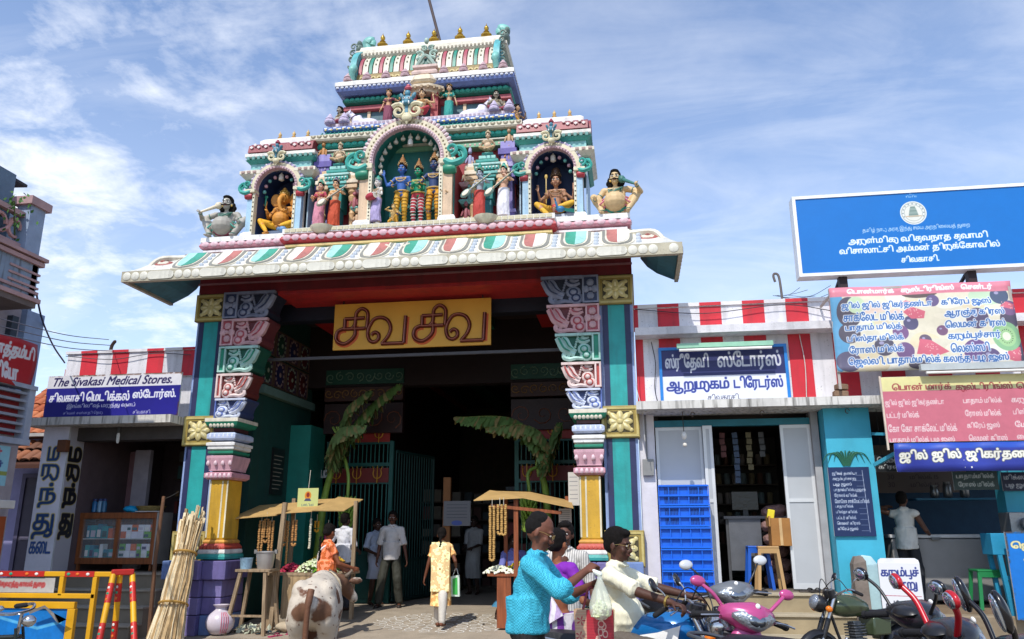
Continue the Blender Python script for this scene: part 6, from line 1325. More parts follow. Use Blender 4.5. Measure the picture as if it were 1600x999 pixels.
fig('person','juice shop worker in a white vest with one arm raised, seen from behind','person',(3.95,12.95,.5),1.62,2.6,skin='4a2f22',top=('shirt','cfccc4'),sleeve=.02,bottom=('trousers','23252c'),lh=(.3,-.1,1.45),rh=(-.28,-.3,1.0),vox=.015)
hs=T('high_stool','tall turquoise wooden high stool with a box seat','stool',None,(5.1,12.0,.45)); m=M('2387ac',.55,.1,.1,dirt=.25)
ob('seat_box',MB().box(4.72,5.22,11.95,12.3,1.22,1.5),m,hs,bevel=.008)
for a,b in ((4.8,4.86),(5.18,5.3)): 
    for y in (11.97,12.27): ob('leg',MB().bar((a,y,1.22),(b,y,.42),.055),m,hs)
for z in (.62,.9): ob('rung',MB().box(4.84,5.2,11.96,11.99,z,z+.05),m,hs)
stool((4.75,12.35,.5),.52,'1e7a44','green plastic stool behind the turquoise high stool',.34)
def d10(c):
    for t,a,b,y in (('ஜெல்லி',.06,.75,.83),('கலந்த',.2,.85,.68),('ஆரஞ்சு',.22,.9,.52),('லெமன்',.22,.9,.37),('கரும்பு',.3,.95,.2)): c.text(t,(a,y-.05,b,y+.06),'e6d89c',edge='2a4a70',ew=1.2,uv=True,bold=1)
signboard('painted_board','bright blue painted board with cream lettering leaning at the right edge','sign',None,11.75,'0f74cc',d10,ext=(4.82,5.75,.42,1.52),wear=.06,rust=1)
stb=T('steel_counter','steel juice press counter behind the blue board','counter',None,(5.4,12.3,1.5)); ob('top_box',MB().box(5.1,6.0,12.2,12.55,1.45,1.78),M('8f8f90',.3,metal=.5),stb,bevel=.01); ob('press_drum',MB().cyl((5.3,12.18,1.62),(5.3,12.1,1.62),.09),M('5a5a5c',.3,metal=.6),stb,40)
wsn=Cv(None,11.6,'e6e6e8',ext=(3.14,3.66,.5,1.12),res=230); wsn.text('கரும்புச்',(.05,.68,.95,.92),'23307e',uv=True,bold=.7); wsn.text('சாறு',(.3,.42,.88,.62),'23307e',uv=True,bold=.7); wsn.text('சாக்லேட்மில்க்',(.08,.05,.95,.25),'3a3a44',uv=True,bold=.6); wsn.line([(.05,.35),(.95,.33)],'b04050',1.5)
r=T('stand_sign','white rounded stand sign with navy hand painted letters','sign',None,(3.55,11.6,.2)); wsn.board('face',r); ob('rounded_top',MB().prism([(3.14,1.12),(3.66,1.12),(3.65,1.16),(3.61,1.185),(3.19,1.185),(3.15,1.16)],11.6,11.62),M('e2e2e4',.5),r); ob('leg',MB().box(3.16,3.2,11.62,11.66,0,.6).box(3.6,3.64,11.62,11.66,0,.6),M('3a3a3c',.5),r)
st=T('stone_post','weathered grey granite post with pale plaster beside it','post',None,(3.05,11.9,0)); ob('shaft',MB().loft([[(2.86,11.8,0),(3.06,11.8,0),(3.06,12.0,0),(2.86,12.0,0)],[(2.88,11.8,1.1),(3.05,11.8,1.14),(3.05,12.0,1.14),(2.88,12.0,1.1)],[(2.92,11.84,1.2),(3.02,11.84,1.2),(3.02,11.96,1.2),(2.92,11.96,1.2)]]),M('7a6f66',.9,.25,.4,5),st,bevel=.01)
ob('plaster_back',MB().loft([[(3.06,11.9,0),(3.26,11.9,0),(3.26,12.2,0),(3.06,12.2,0)],[(3.06,11.9,1.08),(3.22,11.9,1.1),(3.22,12.2,1.1),(3.06,12.2,1.1)],[(3.02,11.94,1.22),(3.16,11.94,1.2),(3.16,12.2,1.2),(3.02,12.2,1.2)]]),M('a8c6cc',.8,.15,.3,4,dirt=.3),st,bevel=.02)
# small things on the right roofline
pi=T('bent_pipe','thin bent pipe standing on the right shop roof','pipe',None,(2.3,12.9,5)); a,b=P(1222,468,12.9),P(1208,428,12.9); ob('tube',MB().tube(spl([(a.x,12.9,5.0),(a.x-.0,12.9,a.z+.1),(a.x-.02,12.9,b.z-.05),(a.x-.08,12.9,b.z),(b.x,12.9,b.z-.04),(b.x+.02,12.9,b.z-.14)],5),.02,7),M('6a6260',.5),pi,40)
wi=T('roof_wires','tangle of thin wires over the right shop roof','wire',None,(2.5,12.9,5)); rw=random.Random(3)
for k in range(6):
    p0=P(1222+rw.uniform(-15,15),462,12.9); p1=P(1250+k*12,rw.uniform(425,470),12.9); mid=(p0+p1)/2-Vector((0,0,rw.uniform(0,.15))); ob('strand',MB().tube(spl([p0,mid,p1],6),.004,4),M('3a3a40',.6),wi)
cb=T('hanging_cable','thin cable hanging down beside the right pillar','cable',None,(.1,12.2,5)); ob('strand',MB().tube(spl([P(988,430,12.3),P(990,520,12.3),P(994,600,12.25),P(1003,640,12.2),P(1008,690,12.1)],6),.006,5),M('b8b4b0',.5),cb)
# ================================================================ LEFT MEDICAL SHOP
ms=T('shop_building','white medicine shop with red and white striped parapet left of the gateway','building',None,(-8.7,12.6,0))
ob('parapet',MB().box(-9.9,-7.45,12.5,12.7,4.15,4.6),WHT,ms); ob('parapet_cap',MB().box(-9.93,-7.45,12.47,12.72,4.6,4.65),M('dedbdc',.65,dirt=.3),ms)
for a in (-9.62,-9.0-.02,-8.35,-7.68): 
    ob('red_stripe',MB().box(a,a+.31 if a<-7.7 else -7.45,12.494,12.5,4.15,4.595),STR,ms); ob('red_stripe',MB().box(a,a+.31 if a<-7.7 else -7.45,12.463,12.47,4.603,4.645),STR,ms)
ob('upper_wall',MB().box(-9.9,-7.425,12.55,12.7,3.4,4.15),WHT,ms); ob('canopy_slab',MB().box(-10.15,-7.45,11.95,12.7,3.27,3.4),M('c6c1b8',.8,.1,.25,4,dirt=.3,kind='stain'),ms); ob('lintel',MB().box(-9.5,-7.45,12.4,12.7,3.05,3.27),M('4a4440',.7),ms)
pc=Cv(None,12.2,'ece8f0',ext=(-9.9,-9.43,.92,3.27),res=150)
for t,y0,y1,u0,u1 in (('ம',.76,.855,.28,.72),('ரு',.62,.73,.14,.8),('ந்',.435,.6,.16,.8),('து',.22,.385,.1,.86)): pc.text(t,(u0,y0,u1,y1),'14407c',edge='e0c050',ew=2.4,uv=True,bold=1.1)
pc.text('கடை',(.08,.12,.9,.2),'2a4f9a',edge='d8c46a',ew=1,uv=True,bold=.7); pc.wear(.05)
r_=part('lettered_pillar',ms); pc.board('front_face',r_,t=.02); ob('pillar_body',MB().box(-9.9,-9.43,12.222,12.6,.92,3.27),M('b9b2b8',.7,dirt=.3),r_)
side=Cv(None,12.2,'b5b0b6',ext=(-.0,.37,.92,3.27),res=150)
for t,y0,y1 in (('ம',.76,.855),('ரு',.62,.73),('ந்',.435,.6),('து',.22,.385)): side.text(t,(.1,y0,.9,y1),'1a1a24',edge='b89a3a',ew=2,uv=True,bold=2)
so2=side.board('side_face',r_,t=.01); so2.data.transform(Matrix.Translation((-9.418,12.225,0))@Matrix.Rotation(PI/2,4,'Z')@Matrix.Translation((0,-12.2,0))); 
wb=T('switch_box','rusty brown box fixed high on the lettered pillar','box',None,(-9.5,12.1,2.8)); ob('case',MB().box(-9.55,-9.38,12.1,12.2,2.84,3.04),M('6b4026',.8,.2,.3),wb,bevel=.01)
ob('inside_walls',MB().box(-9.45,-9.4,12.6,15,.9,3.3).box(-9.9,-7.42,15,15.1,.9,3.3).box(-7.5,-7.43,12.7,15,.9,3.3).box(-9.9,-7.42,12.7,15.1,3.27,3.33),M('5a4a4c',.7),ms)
ob('partition',MB().box(-9.1,-8.8,13.6,13.7,.9,3.0),M('a8a0a8',.7),ms); ob('pink_wall',MB().box(-9.4,-9.1,13.9,13.95,.9,3.0),M('8f6a70',.7),ms)
for i,z in enumerate((.9,.67,.44,.21)): ob('step',MB().box(-10.0,-7.43,12.35-.3*i,12.65-.3*i if i else 15,-.02,z-.03),M('827766',.9,.15,.25,3,dirt=.3),ms); ob('step_tread',MB().box(-10.02,-7.42,12.32-.3*i,12.65-.3*i if i else 15,z-.03,z),M('9a9080',.85,.12,.2,4,dirt=.3),ms,bevel=.006)
def d1(c):
    c.poly([(0,0),(1,0),(1,.7),(0,.7)],'231f86',False)
    c.text('The Sivakasi Medical Stores.',(.03,.75,.93,.95),'2a2356',uv=True,bold=.8,slant=.35)
    c.text('சிவகாசி',(.03,.38,.29,.6),'e6e6ee',uv=True,bold=1.2); c.text('மெடிக்கல்',(.31,.38,.63,.61),'e6e6ee',uv=True,bold=1.2); c.text('ஸ்டோர்ஸ்.',(.655,.38,.97,.62),'e6e6ee',uv=True,bold=1.2)
    c.text('இங்கிலீஷ் மருந்து ஷாப்',(.17,.2,.68,.33),'e0e0ea',uv=True,bold=.5); c.text('சிவன் சன்னதி தெரு.',(.15,.06,.45,.15),'dcdce6',uv=True); c.text('சிவகாசி.',(.67,.06,.8,.15),'dcdce6',uv=True)
signboard('shop_sign','navy and white medical stores sign above the medicine shop','sign',None,12.15,'e4e2e6',d1,ext=(-9.93,-7.45,3.41,4.14),rust=1.2,res=230)
# glass counter with medicine cartons
ct=T('display_counter','wooden glass fronted display counter with medicine packs','counter',None,(-8.7,12.75,.93)); wd=M('8a4f2a',.5,.15,.1,5,kind='wood')
cx0,cx1,cy0,cy1,cz0_,cz1=-9.4,-7.98,12.72,13.15,1.02,1.86
f=MB(); 
for a in (cx0,(cx0+cx1)/2-.03,cx1-.07): f.box(a,a+.07,cy0,cy0+.06,cz0_+.1,cz1-.1)
f.box(cx0,cx1,cy0,cy0+.06,cz0_,cz0_+.1).box(cx0,cx1,cy0-.01,cy1,cz1-.1,cz1).box(cx0,cx1,cy0+.06,cy1,cz0_,cz0_+.04).box(cx0,cx1,cy1-.02,cy1,cz0_+.04,cz1-.1); ob('frame',f,wd,ct,bevel=.005); ob('side_panel',MB().box(cx1,cx1+.03,cy0,cy1,cz0_,cz1),M('9a9690',.5),ct)
for a,b in ((cx0+.07,(cx0+cx1)/2-.03),((cx0+cx1)/2+.04,cx1-.07)): ob('glass_pane',MB().box(a,b,cy0+.02,cy0+.025,cz0_+.1,cz1-.1),glass(),ct)
ob('shelf',MB().box(cx0+.07,cx1-.07,cy0+.05,cy1-.03,1.42,1.435),M('c8c4bc',.4),ct)
for a,b in ((-9.38,-9.34),(-8.05,-8.01)): ob('leg',MB().box(a,b,12.75,12.8,.92,1.02),wd,ct)
rp=random.Random(12)
for z0 in (1.125,1.437):
    x=cx0+.12
    while x<cx1-.12:
        w_=rp.uniform(.06,.12); 
        if abs(x+w_/2-(cx0+cx1)/2)<.08: x+=.07; continue
        left=x<(cx0+cx1)/2; h_=rp.uniform(.12,.24)
        k=1 if left else 2
        for j in range(k):
            hh=h_ if left else .11
            o=ob('medicine_carton',MB().box(x,x+w_-.006,cy0+.05+.02*rp.random(),cy0+.18,z0+j*.112,z0+j*.112+hh),M(rp.choice(['1f9a9c','2aa7a0','e8e6e2','d9642a','1a7f94']) if left else rp.choice(['dedce0','e8e8ea','d6d2dc','6fae3a','dd6a2c','e4e2e6']),.45),ct)
            if rp.random()<.6: ob('carton_label',MB().box(x+.015,x+w_-.02,cy0+.045,cy0+.05,z0+j*.112+.02,z0+j*.112+hh*.6),M(rp.choice(['3a2f5a','c8c0cc','e8e4dc','2a5a5a']),.5),ct)
        x+=w_
bg_=T('blue_bag','bright blue plastic bag lying on the glass counter','bag',None,(-8.6,12.9,1.87)); o=ob('plastic',MB().ell((-8.6,12.9,1.92),(.13,.1,.06),12).ell((-8.52,12.9,1.9),(.09,.09,.05),10),M('1c9ccc',.35),bg_,40); skinned(o,.02,1,.03,_tx2)
bk=T('basket','shallow cane basket on the glass counter','basket',None,(-8.25,12.95,1.87)); ob('weave',MB().lathe([(.12,0),(.2,.03),(.24,.09),(.25,.1),(.22,.09),(.18,.03),(.1,.015)],(-8.25,12.95,1.87),18),M('a08a52',.8,.3,.5,40),bk,40)
np_=T('newspapers','flat pile of newspapers on the counter edge','paper',None,(-8.2,12.8,1.87)); ob('sheets',MB().cbox((-8.15,12.76,1.875),(.42,.16,.014),(0,0,.1)),M('b8b4b0',.7),np_)
for k,(x,c_) in enumerate(((-9.32,'2a6a9a'),(-9.22,'7a9fb8'),(-9.14,'3a6a8a'))):
    t=T('glass_jar',('jar with a dark lid leftmost on the medicine counter','pale jar in the middle at the counter left end','blue jar nearest the white partition on the counter')[k],'jar','jars on the medicine counter',(x,12.95,1.87)); ob('jar_body',MB().lathe([(.035,0),(.045,.01),(.045,.16),(.03,.19)],(x,12.95,1.87),12),M(c_,.15,dirt=0),t,40); ob('lid',MB().cyl((x,12.95,2.06),(x,12.95,2.1),.036),M('2a3a6a',.4),t)
rk_=T('medicine_shelves','dark medicine shelves filling the back of the shop','shelf',None,(-8.3,14.8,.9))
for j in range(6):
    z=1.2+j*.33; ob('shelf_board',MB().box(-8.9,-7.55,14.6,14.95,z,z+.02),M('4a3a2c',.6),rk_)
    x=-8.85
    while x<-7.65:
        w_=rp.uniform(.05,.12); ob('bottle',MB().box(x,x+w_-.01,14.65,14.8,z+.021,z+.02+rp.uniform(.1,.26)),M(rp.choice(['6a6a66','7a5a3a','4a6a6a','8a8a84','7a3a34']),.4),rk_); x+=w_+.02
cl=T('hanging_bulb','energy saving bulb under the medicine shop canopy','lamp',None,(-8.6,12.3,3.27)); ob('holder',MB().cyl((-8.62,12.35,3.27),(-8.62,12.35,3.16),.02),M('4a4a4a',.5),cl); ob('bulb',MB().lathe([(.02,0),(.028,-.03),(.028,-.13),(.015,-.17)],(-8.62,12.35,3.16),10),M('dcdcd8',.2),cl,40)
# ================================================================ OLD HOUSE BEHIND WITH TILED ROOF
oh=T('tiled_house','old lilac house with a red clay tile roof behind the medicine shop','house',None,(-11.3,14,0))
ob('wall',MB().box(-14,-10.0,14.0,14.2,0,3.35),M('8f8bb4',.75,.12,.3,3,dirt=.3),oh)
dr=part('door',oh); ob('leaf',MB().box(-11.55,-10.85,13.95,14.0,.4,2.55),M('4a4454',.7),dr); ob('frame',MB().box(-11.63,-11.55,13.93,14.0,.4,2.63).box(-10.85,-10.77,13.93,14.0,.4,2.63).box(-11.55,-10.85,13.93,14.0,2.55,2.63),M('5a5470',.7),dr); ob('crack_board',MB().box(-11.5,-10.9,13.93,13.95,1.4,1.46),M('6a6478',.7),dr)
ob('porch_slab',MB().box(-12.2,-10.3,13.4,14.0,.0,.4),M('7d756c',.85),oh)
tile=MB(); 
for k in range(7):
    t=PI*k/6; tile.v.append((.09*math.cos(t),0,.045*math.sin(t))); 
o0=len(tile.v); tile.v+=[(x*1.15,-.34,z*1.15+.0) for x,y,z in tile.v[:7]]; tile.f+=[(i,i+1,o0+i+1,o0+i) for i in range(6)]; tile.v+=[(x*1.15,-.34,z*1.15-.02) for x,y,z in tile.v[:7]]; tile.f+=[(o0+i,o0+i+1,14+i+1,14+i) for i in range(6)]; tile.mi=[0]*12
def tiled(Z0,Z1,Y0_,Y1_,x0,x1,parent,cs_,nm='roof'):
    r_=part(nm,parent); ob('roof_base',MB().loft([[(x,Y0_,Z0-.03),(x,Y1_,Z1-.03),(x,Y1_,Z1-.1),(x,Y0_,Z0-.1)] for x in (x0,x1)]),M('4a2a1e',.85),r_)
    sl_=math.hypot(Y1_-Y0_,Z1-Z0); ang=math.atan2(Z1-Z0,Y1_-Y0_); nr_=int(sl_/.28); nc=int((x1-x0)/.2); ms_=[tile.mesh('clay_tile',M(c,.85,.2,.3,9,dirt=.25),50) for c in cs_]; rt=random.Random(2); cnt=0
    for j in range(nr_):
        for i in range(nc):
            f=(j+1)/nr_; x=x0+.1+i*.2+rt.uniform(-.012,.012)
            if cnt<280: 
                o=ob('clay_tile',rt.choice(ms_),None,r_); o.location=(x,Y0_+(Y1_-Y0_)*f,Z0+(Z1-Z0)*f+rt.uniform(0,.012)); o.rotation_euler=(ang+rt.uniform(-.04,.04)-.04,0,rt.uniform(-.04,.04)); cnt+=1
    return r_
tiled(3.35,4.75,13.6,15.4,-12.3,-9.9,oh,('b0623c','a8552f','bf7248'))
tiled(2.75,3.2,13.0,13.65,-12.2,-9.95,oh,('8a5a40','6f4a36','9a6040'),'lower_roof')
ob('roof_gutter',MB().box(-12.2,-9.95,13.45,13.6,3.28,3.34),M('a8a4a0',.6),oh)
ob('back_wall_top',MB().box(-12.3,-9.9,15.5,15.7,4.2,5.0),M('b08a8a',.7),oh); ob('corrugated_sheet',MB().box(-10.7,-9.95,14.9,15.5,4.85,4.9),M('9aa0a0',.5),oh)
# ================================================================ FAR LEFT OLD BALCONY BUILDING
ob_=T('balcony_building','old weathered blue and pink two storey building with balcony at the left edge','building',None,(-9,8,0))
WB=M('8494a8',.75,.12,.35,3,dirt=.35,kind='stain'); PB=M('b08f8f',.75,.15,.3,4,dirt=.35)
def yz(x0,x1,y0,y1,z0,z1,m,n,bevel=0,par=None): return ob(n,MB().box(x0,x1,y0,y1,z0,z1),m,par or ob_,bevel=bevel)
yz(-13,-9.05,2,10.5,4.4,5.3,WB,'main_wall'); yz(-13,-9.2,2,10.1,0,6.3,WB,'main_wall'); 
yz(-9.2,-8.35,2,9.75,4.62,4.72,M('6a5f5c',.7),'balcony_floor'); yz(-8.5,-8.38,2,9.72,4.72,5.3,WB,'balcony_front'); yz(-9.2,-8.38,9.62,9.74,4.72,5.3,WB,'balcony_end')
for z,o,h in ((4.7,.06,.06),(4.82,.03,.04),(5.24,.05,.06),(5.32,.08,.05)): yz(-8.42-.0,-8.38+o,2,9.74+o,z,z+h,PB,'balcony_moulding')
for z in (4.9,5.0,5.1): yz(-9.2,-8.36,9.2,9.77,z,z+.03,PB,'balcony_band')
c=Cv(None,0,'6f7f96',ext=(0,2.4,0,.34),res=140); c.text('கலியபா',(.1,.1,.9,.9),'c8c4c4',edge='5a5058',ew=1.2,uv=True,bold=2); c.wear(.15); nm_=c.board('name_panel',ob_,t=.01); nm_.data.transform(Matrix.Translation((-8.37,6.6,4.88))@Matrix.Rotation(PI/2,4,'Z'))
# upper balustrade with scroll pattern between posts
for y0,y1 in ((6.0,7.6),(7.75,9.4)):
    yz(-8.5,-8.4,y0,y1,5.4,5.46,PB,'balustrade_rail'); yz(-8.5,-8.4,y0,y1,5.86,5.93,PB,'balustrade_rail')
    s_=MB(); k=0
    for i,y in enumerate(lin(y0+.15,y1-.15,6)): 
        pts=[(-8.45,y+.11*math.cos(t),5.66+.13*math.sin(t)) for t in lin(0,5.2,12)]; s_.tube(pts,.028,5)
        if i<5: s_.tube(spl([(-8.45,y+.05,5.54),(-8.45,y+.15,5.62),(-8.45,y+.25,5.8)],4),.03,5)
    ob('balustrade_scroll',s_,M('b88a88',.75,dirt=.25),ob_)
for y,z1 in ((7.66,6.35),(9.5,6.35)):
    yz(-8.55,-8.33,y-.14,y+.14,5.36,z1-.3 if y>9 else z1,M('8c9cb4',.75,dirt=.3),'balcony_post'); yz(-8.6,-8.28,y-.2,y+.2,(z1-.3 if y>9 else z1),(z1-.18 if y>9 else z1+.12),PB,'post_capital')
ob('post_emblem',MB().tube([(-8.32,7.66+.07*math.cos(t),6.1+.1*math.sin(t)) for t in lin(0,2*PI,11)],.02,5).box(-8.33,-8.31,7.63,7.69,5.5,6.0),M('c4a0a0',.7),ob_)
yz(-9.2,-8.6,8.6,9.3,5.36,6.5,M('5f7488',.75),'upper_pilaster'); yz(-9.0,-8.62,2,8.5,6.0,6.1,PB,'window_hood'); yz(-8.66,-8.6,6.2,7.3,5.2,6.0,M('5d7f93',.6),'shutter')
ob('roof_sheet',MB().loft([[(-12,2,6.72),(-8.6,2,6.52),(-8.6,2,6.56),(-12,2,6.76)],[(-12,9.6,6.62),(-8.62,9.55,6.42),(-8.62,9.55,6.46),(-12,9.6,6.66)]]),M('2a2c34',.6),ob_)
pt=T('wall_plant','small green weed growing from the balcony post','plant',None,(-8.4,9.2,5.8)); lf2=MB(); rr_=random.Random(8)
for k in range(60):
    c_=Vector((-8.4+rr_.gauss(0,.1),9.15+rr_.gauss(0,.12),5.85+rr_.gauss(0,.15))); e=Euler((rr_.random()*6,rr_.random()*6,0)).to_matrix(); lf2.add([c_+e@Vector(v) for v in ((0,0,0),(.03,.02,0),(.07,0,0),(.03,-.02,0))],[(0,1,2,3)])
ob('leaves',lf2,M('3f6a2a',.7,.3),pt); ob('stem',MB().tube(spl([(-8.45,9.3,5.5),(-8.42,9.2,5.75),(-8.38,9.1,6.0)],4),.01,5),M('4a5a2a',.7),pt)
yz(-9.1,-8.95,2,10.55,.0,4.75,M('a39ba2',.75,.12,.3,dirt=.35),'street_wall'); yz(-8.96,-8.85,10.2,10.56,2.9,4.75,M('8fa4c4',.7,dirt=.2),'corner_pilaster'); yz(-8.97,-8.86,9.95,10.07,2.9,4.6,M('3a4654',.6),'drain_pipe')
# first floor railing, shop front sign, concrete ledge
bl=T('grey_balcony_rail','small grey louvred balcony rail below the red banner','railing',None,(-8.6,9,3))
for z in lin(2.88,3.42,6): ob('louvre',MB().box(-8.54,-8.46,6,10.0,z,z+.035),M('8d93a0',.5),bl)
ob('rail_post',MB().box(-8.58,-8.44,10.0,10.12,2.75,3.5).box(-8.6,-8.42,6,10.13,3.5,3.56).box(-8.6,-8.42,6,10.13,2.72,2.8),M('9aa2b2',.5,dirt=.25),bl); ob('red_backing',MB().box(-8.6,-8.58,6,10.15,2.85,3.45),M('a02a30',.6),bl)
def xboard(name,label,cat,ext,X,bg,draw,warp=None,t=.02,rz=0,wear=.05):
    c=Cv(None,0,bg,ext=(0,ext[1]-ext[0],0,ext[3]-ext[2])); draw(c); c.wear(wear); r=T(name,label,cat,None,(X,(ext[0]+ext[1])/2,ext[2])); o=c.board('face',r,t=t,warp=warp); o.data.transform(Matrix.Translation((X,ext[0],ext[2]))@Matrix.Rotation(PI/2,4,'Z')); return r
xboard('red_banner','torn red cloth banner with white lettering on the old balcony building','banner',(8.6,10.0,3.5,4.15),-8.42,'b0222c',lambda c:(c.text('னத்தம்பி',(.45,.52,.96,.9),'dcdce0',uv=True,bold=1.4),c.text('படியோ',(.42,.12,.8,.46),'dcdce0',uv=True,bold=1.4)),warp=lambda u,v:.02*math.sin(u*8+v*5))
def d12(c):
    c.text('சூப்பர்',(.45,.68,.88,.93),'c0283a',uv=True,bold=1); c.text('சலூன்',(.5,.42,.92,.62),'2a3f7a',uv=True,bold=1); c.poly([(.3,.26),(1,.26),(1,.36),(.3,.36)],'8f9a50',False); c.text('அழகு நிலையம்',(.4,.28,.9,.34),'3a4a30',uv=True); c.text('சிவகாசி',(.6,.08,.85,.15),'a04a5a',uv=True); c.text('செல்',(.35,.12,.5,.19),'a04a5a',uv=True)
xboard('saloon_sign','pale blue saloon sign with red and navy lettering at the left edge','sign',(8.6,9.85,2.15,2.68),-8.47,'8fc4d4',d12)
lg=T('concrete_ledge','weathered concrete ledge under the saloon sign','ledge',None,(-8.6,9,1.8)); ob('slab',MB().box(-9.0,-8.35,6,9.95,1.85,1.96),M('c2beb8',.8,.12,.3,dirt=.3),lg,bevel=.01)
xboard('orange_board','orange painted board with black lettering under the ledge','sign',(9.0,10.0,.4,1.75),-8.5,'a04a22',lambda c:(c.text('ச',(.3,.55,.9,.85),'17120f',edge='c8b8a0',ew=1,uv=True,bold=3),c.text('எ',(.3,.15,.9,.45),'17120f',edge='c8b8a0',ew=1,uv=True,bold=3)))
for k in range(3):
    cb2=[(-8.3,9.5-.1*k,4.6),(-8.9,10.8,4.55),(-9.3,11.8+.1*k,4.72+.03*k)] if k<2 else None
pw=T('overhead_wires','thin parallel wires crossing from the old building to the medicine shop','wire',None,(-8.5,11,5))
for k in range(3): a=P(0,498+k*12,7.5); b=P(170+k*3,531+k*9,12.4); ob('strand',MB().tube(spl([a,(a+b)/2-Vector((0,0,.05)),b],8),.006,4),M('5a5a68',.6),pw)
cb3=T('sagging_cable','thick dark cable sagging from the balcony to the shop parapet','cable',None,(-8.5,10.5,4)); ob('strand',MB().tube(spl([P(57,460,9.8),P(66,500,10.4),P(83,540,11.3),P(101,567,12.2)],8),.014,6),M('23244a',.6),cb3)
hp=T('iron_hook','dark curved iron hook on the medicine shop parapet','hook',None,(-9.1,12.5,4.65)); ob('iron',MB().tube(spl([(-9.12,12.55,4.62),(-9.1,12.55,4.75),(-9.04,12.55,4.84)],5),[.03]*10+[.015],7),M('3a2a24',.7),hp,40)
fp=T('flag_pole','thin dark pole leaning over the top of the tower','pole',None,(-3.4,16,9)); a=P(690,75,13.9); b=P(668,-10,13.9); ob('shaft',MB().cyl(P(694,90,13.9),P(660,-40,13.9),.03),M('4a3c3a',.6),fp); ob('insulator',MB().ell(P(682,55,13.9),(.05,.04,.03),8),M('3a3230',.5),fp)

# small fixtures
mt=T('meter_box','grey electric meter box on the white column beside the right pillar','box',None,(.21,12.5,2.4)); ob('case',MB().box(.13,.3,12.42,12.5,2.35,2.6),M('8a8a88',.5,.15,.1,dirt=.3),mt,bevel=.008); ob('conduit',MB().tube([(.2,12.47,2.6),(.2,12.47,3.28)],.012,6),M('7a7a7a',.5),mt)
rw2=random.Random(31)
for k,(pts,c_,lab) in enumerate((([(.12,12.44,4.98),(1.2,12.42,4.86),(2.4,12.43,4.95),(3.2,12.42,4.8)],'3a3638','loose dark cable sagging along the right striped parapet'),([(-9.9,12.45,4.56),(-9.0,12.44,4.47),(-8.2,12.45,4.55),(-7.5,12.44,4.5)],'4a4648','loose dark cable sagging along the left striped parapet'),([(.35,12.5,4.45),(.4,12.5,4.1),(.37,12.49,3.7),(.42,12.5,3.42)],'2a2a30','black cable running down beside the blue framed sign'),([(2.62,12.5,4.48),(2.66,12.5,4.0),(2.63,12.5,3.42)],'c8c4c0','pale cable running down right of the blue framed sign'))):
    t=T('cable',lab,'cable',None,pts[0]); ob('strand',MB().tube(spl(pts,7),.007,5),M(c_,.6),t)
hg=T('packet_strips','strips of small packets hanging at the top of the shop doorway','packets',None,(1.5,12.9,3.1)); 
for i in range(4):
    for j in range(rw2.choice((4,6,8))): ob('packet',MB().cbox((1.4+.2*i+rw2.uniform(-.01,.01),13.0,3.0-.1*j),(.08,.015,.085),(0,rw2.uniform(-.1,.1),0)),M(('5a2c28','3a4a60','5f5638','4a4a48')[i],.6),hg)
sr=T('shelf_rack','dim shelf rack of jars at the back of the shop doorway','rack',None,(1.5,15.5,.7))
for j in range(5):
    ob('shelf_board',MB().box(.7,2.6,15.4,15.8,1.3+.35*j,1.32+.35*j),M('5a4a3a',.6),sr)
    for i in range(12): ob('jar',MB().lathe([(.04,0),(.055,.02),(.055,.17),(.04,.2)],(.8+.15*i,15.5,1.321+.35*j),8),M(rw2.choice(['8a7a5a','9a8f86','6a4a3a','7a8a8a']),.4),sr,40)
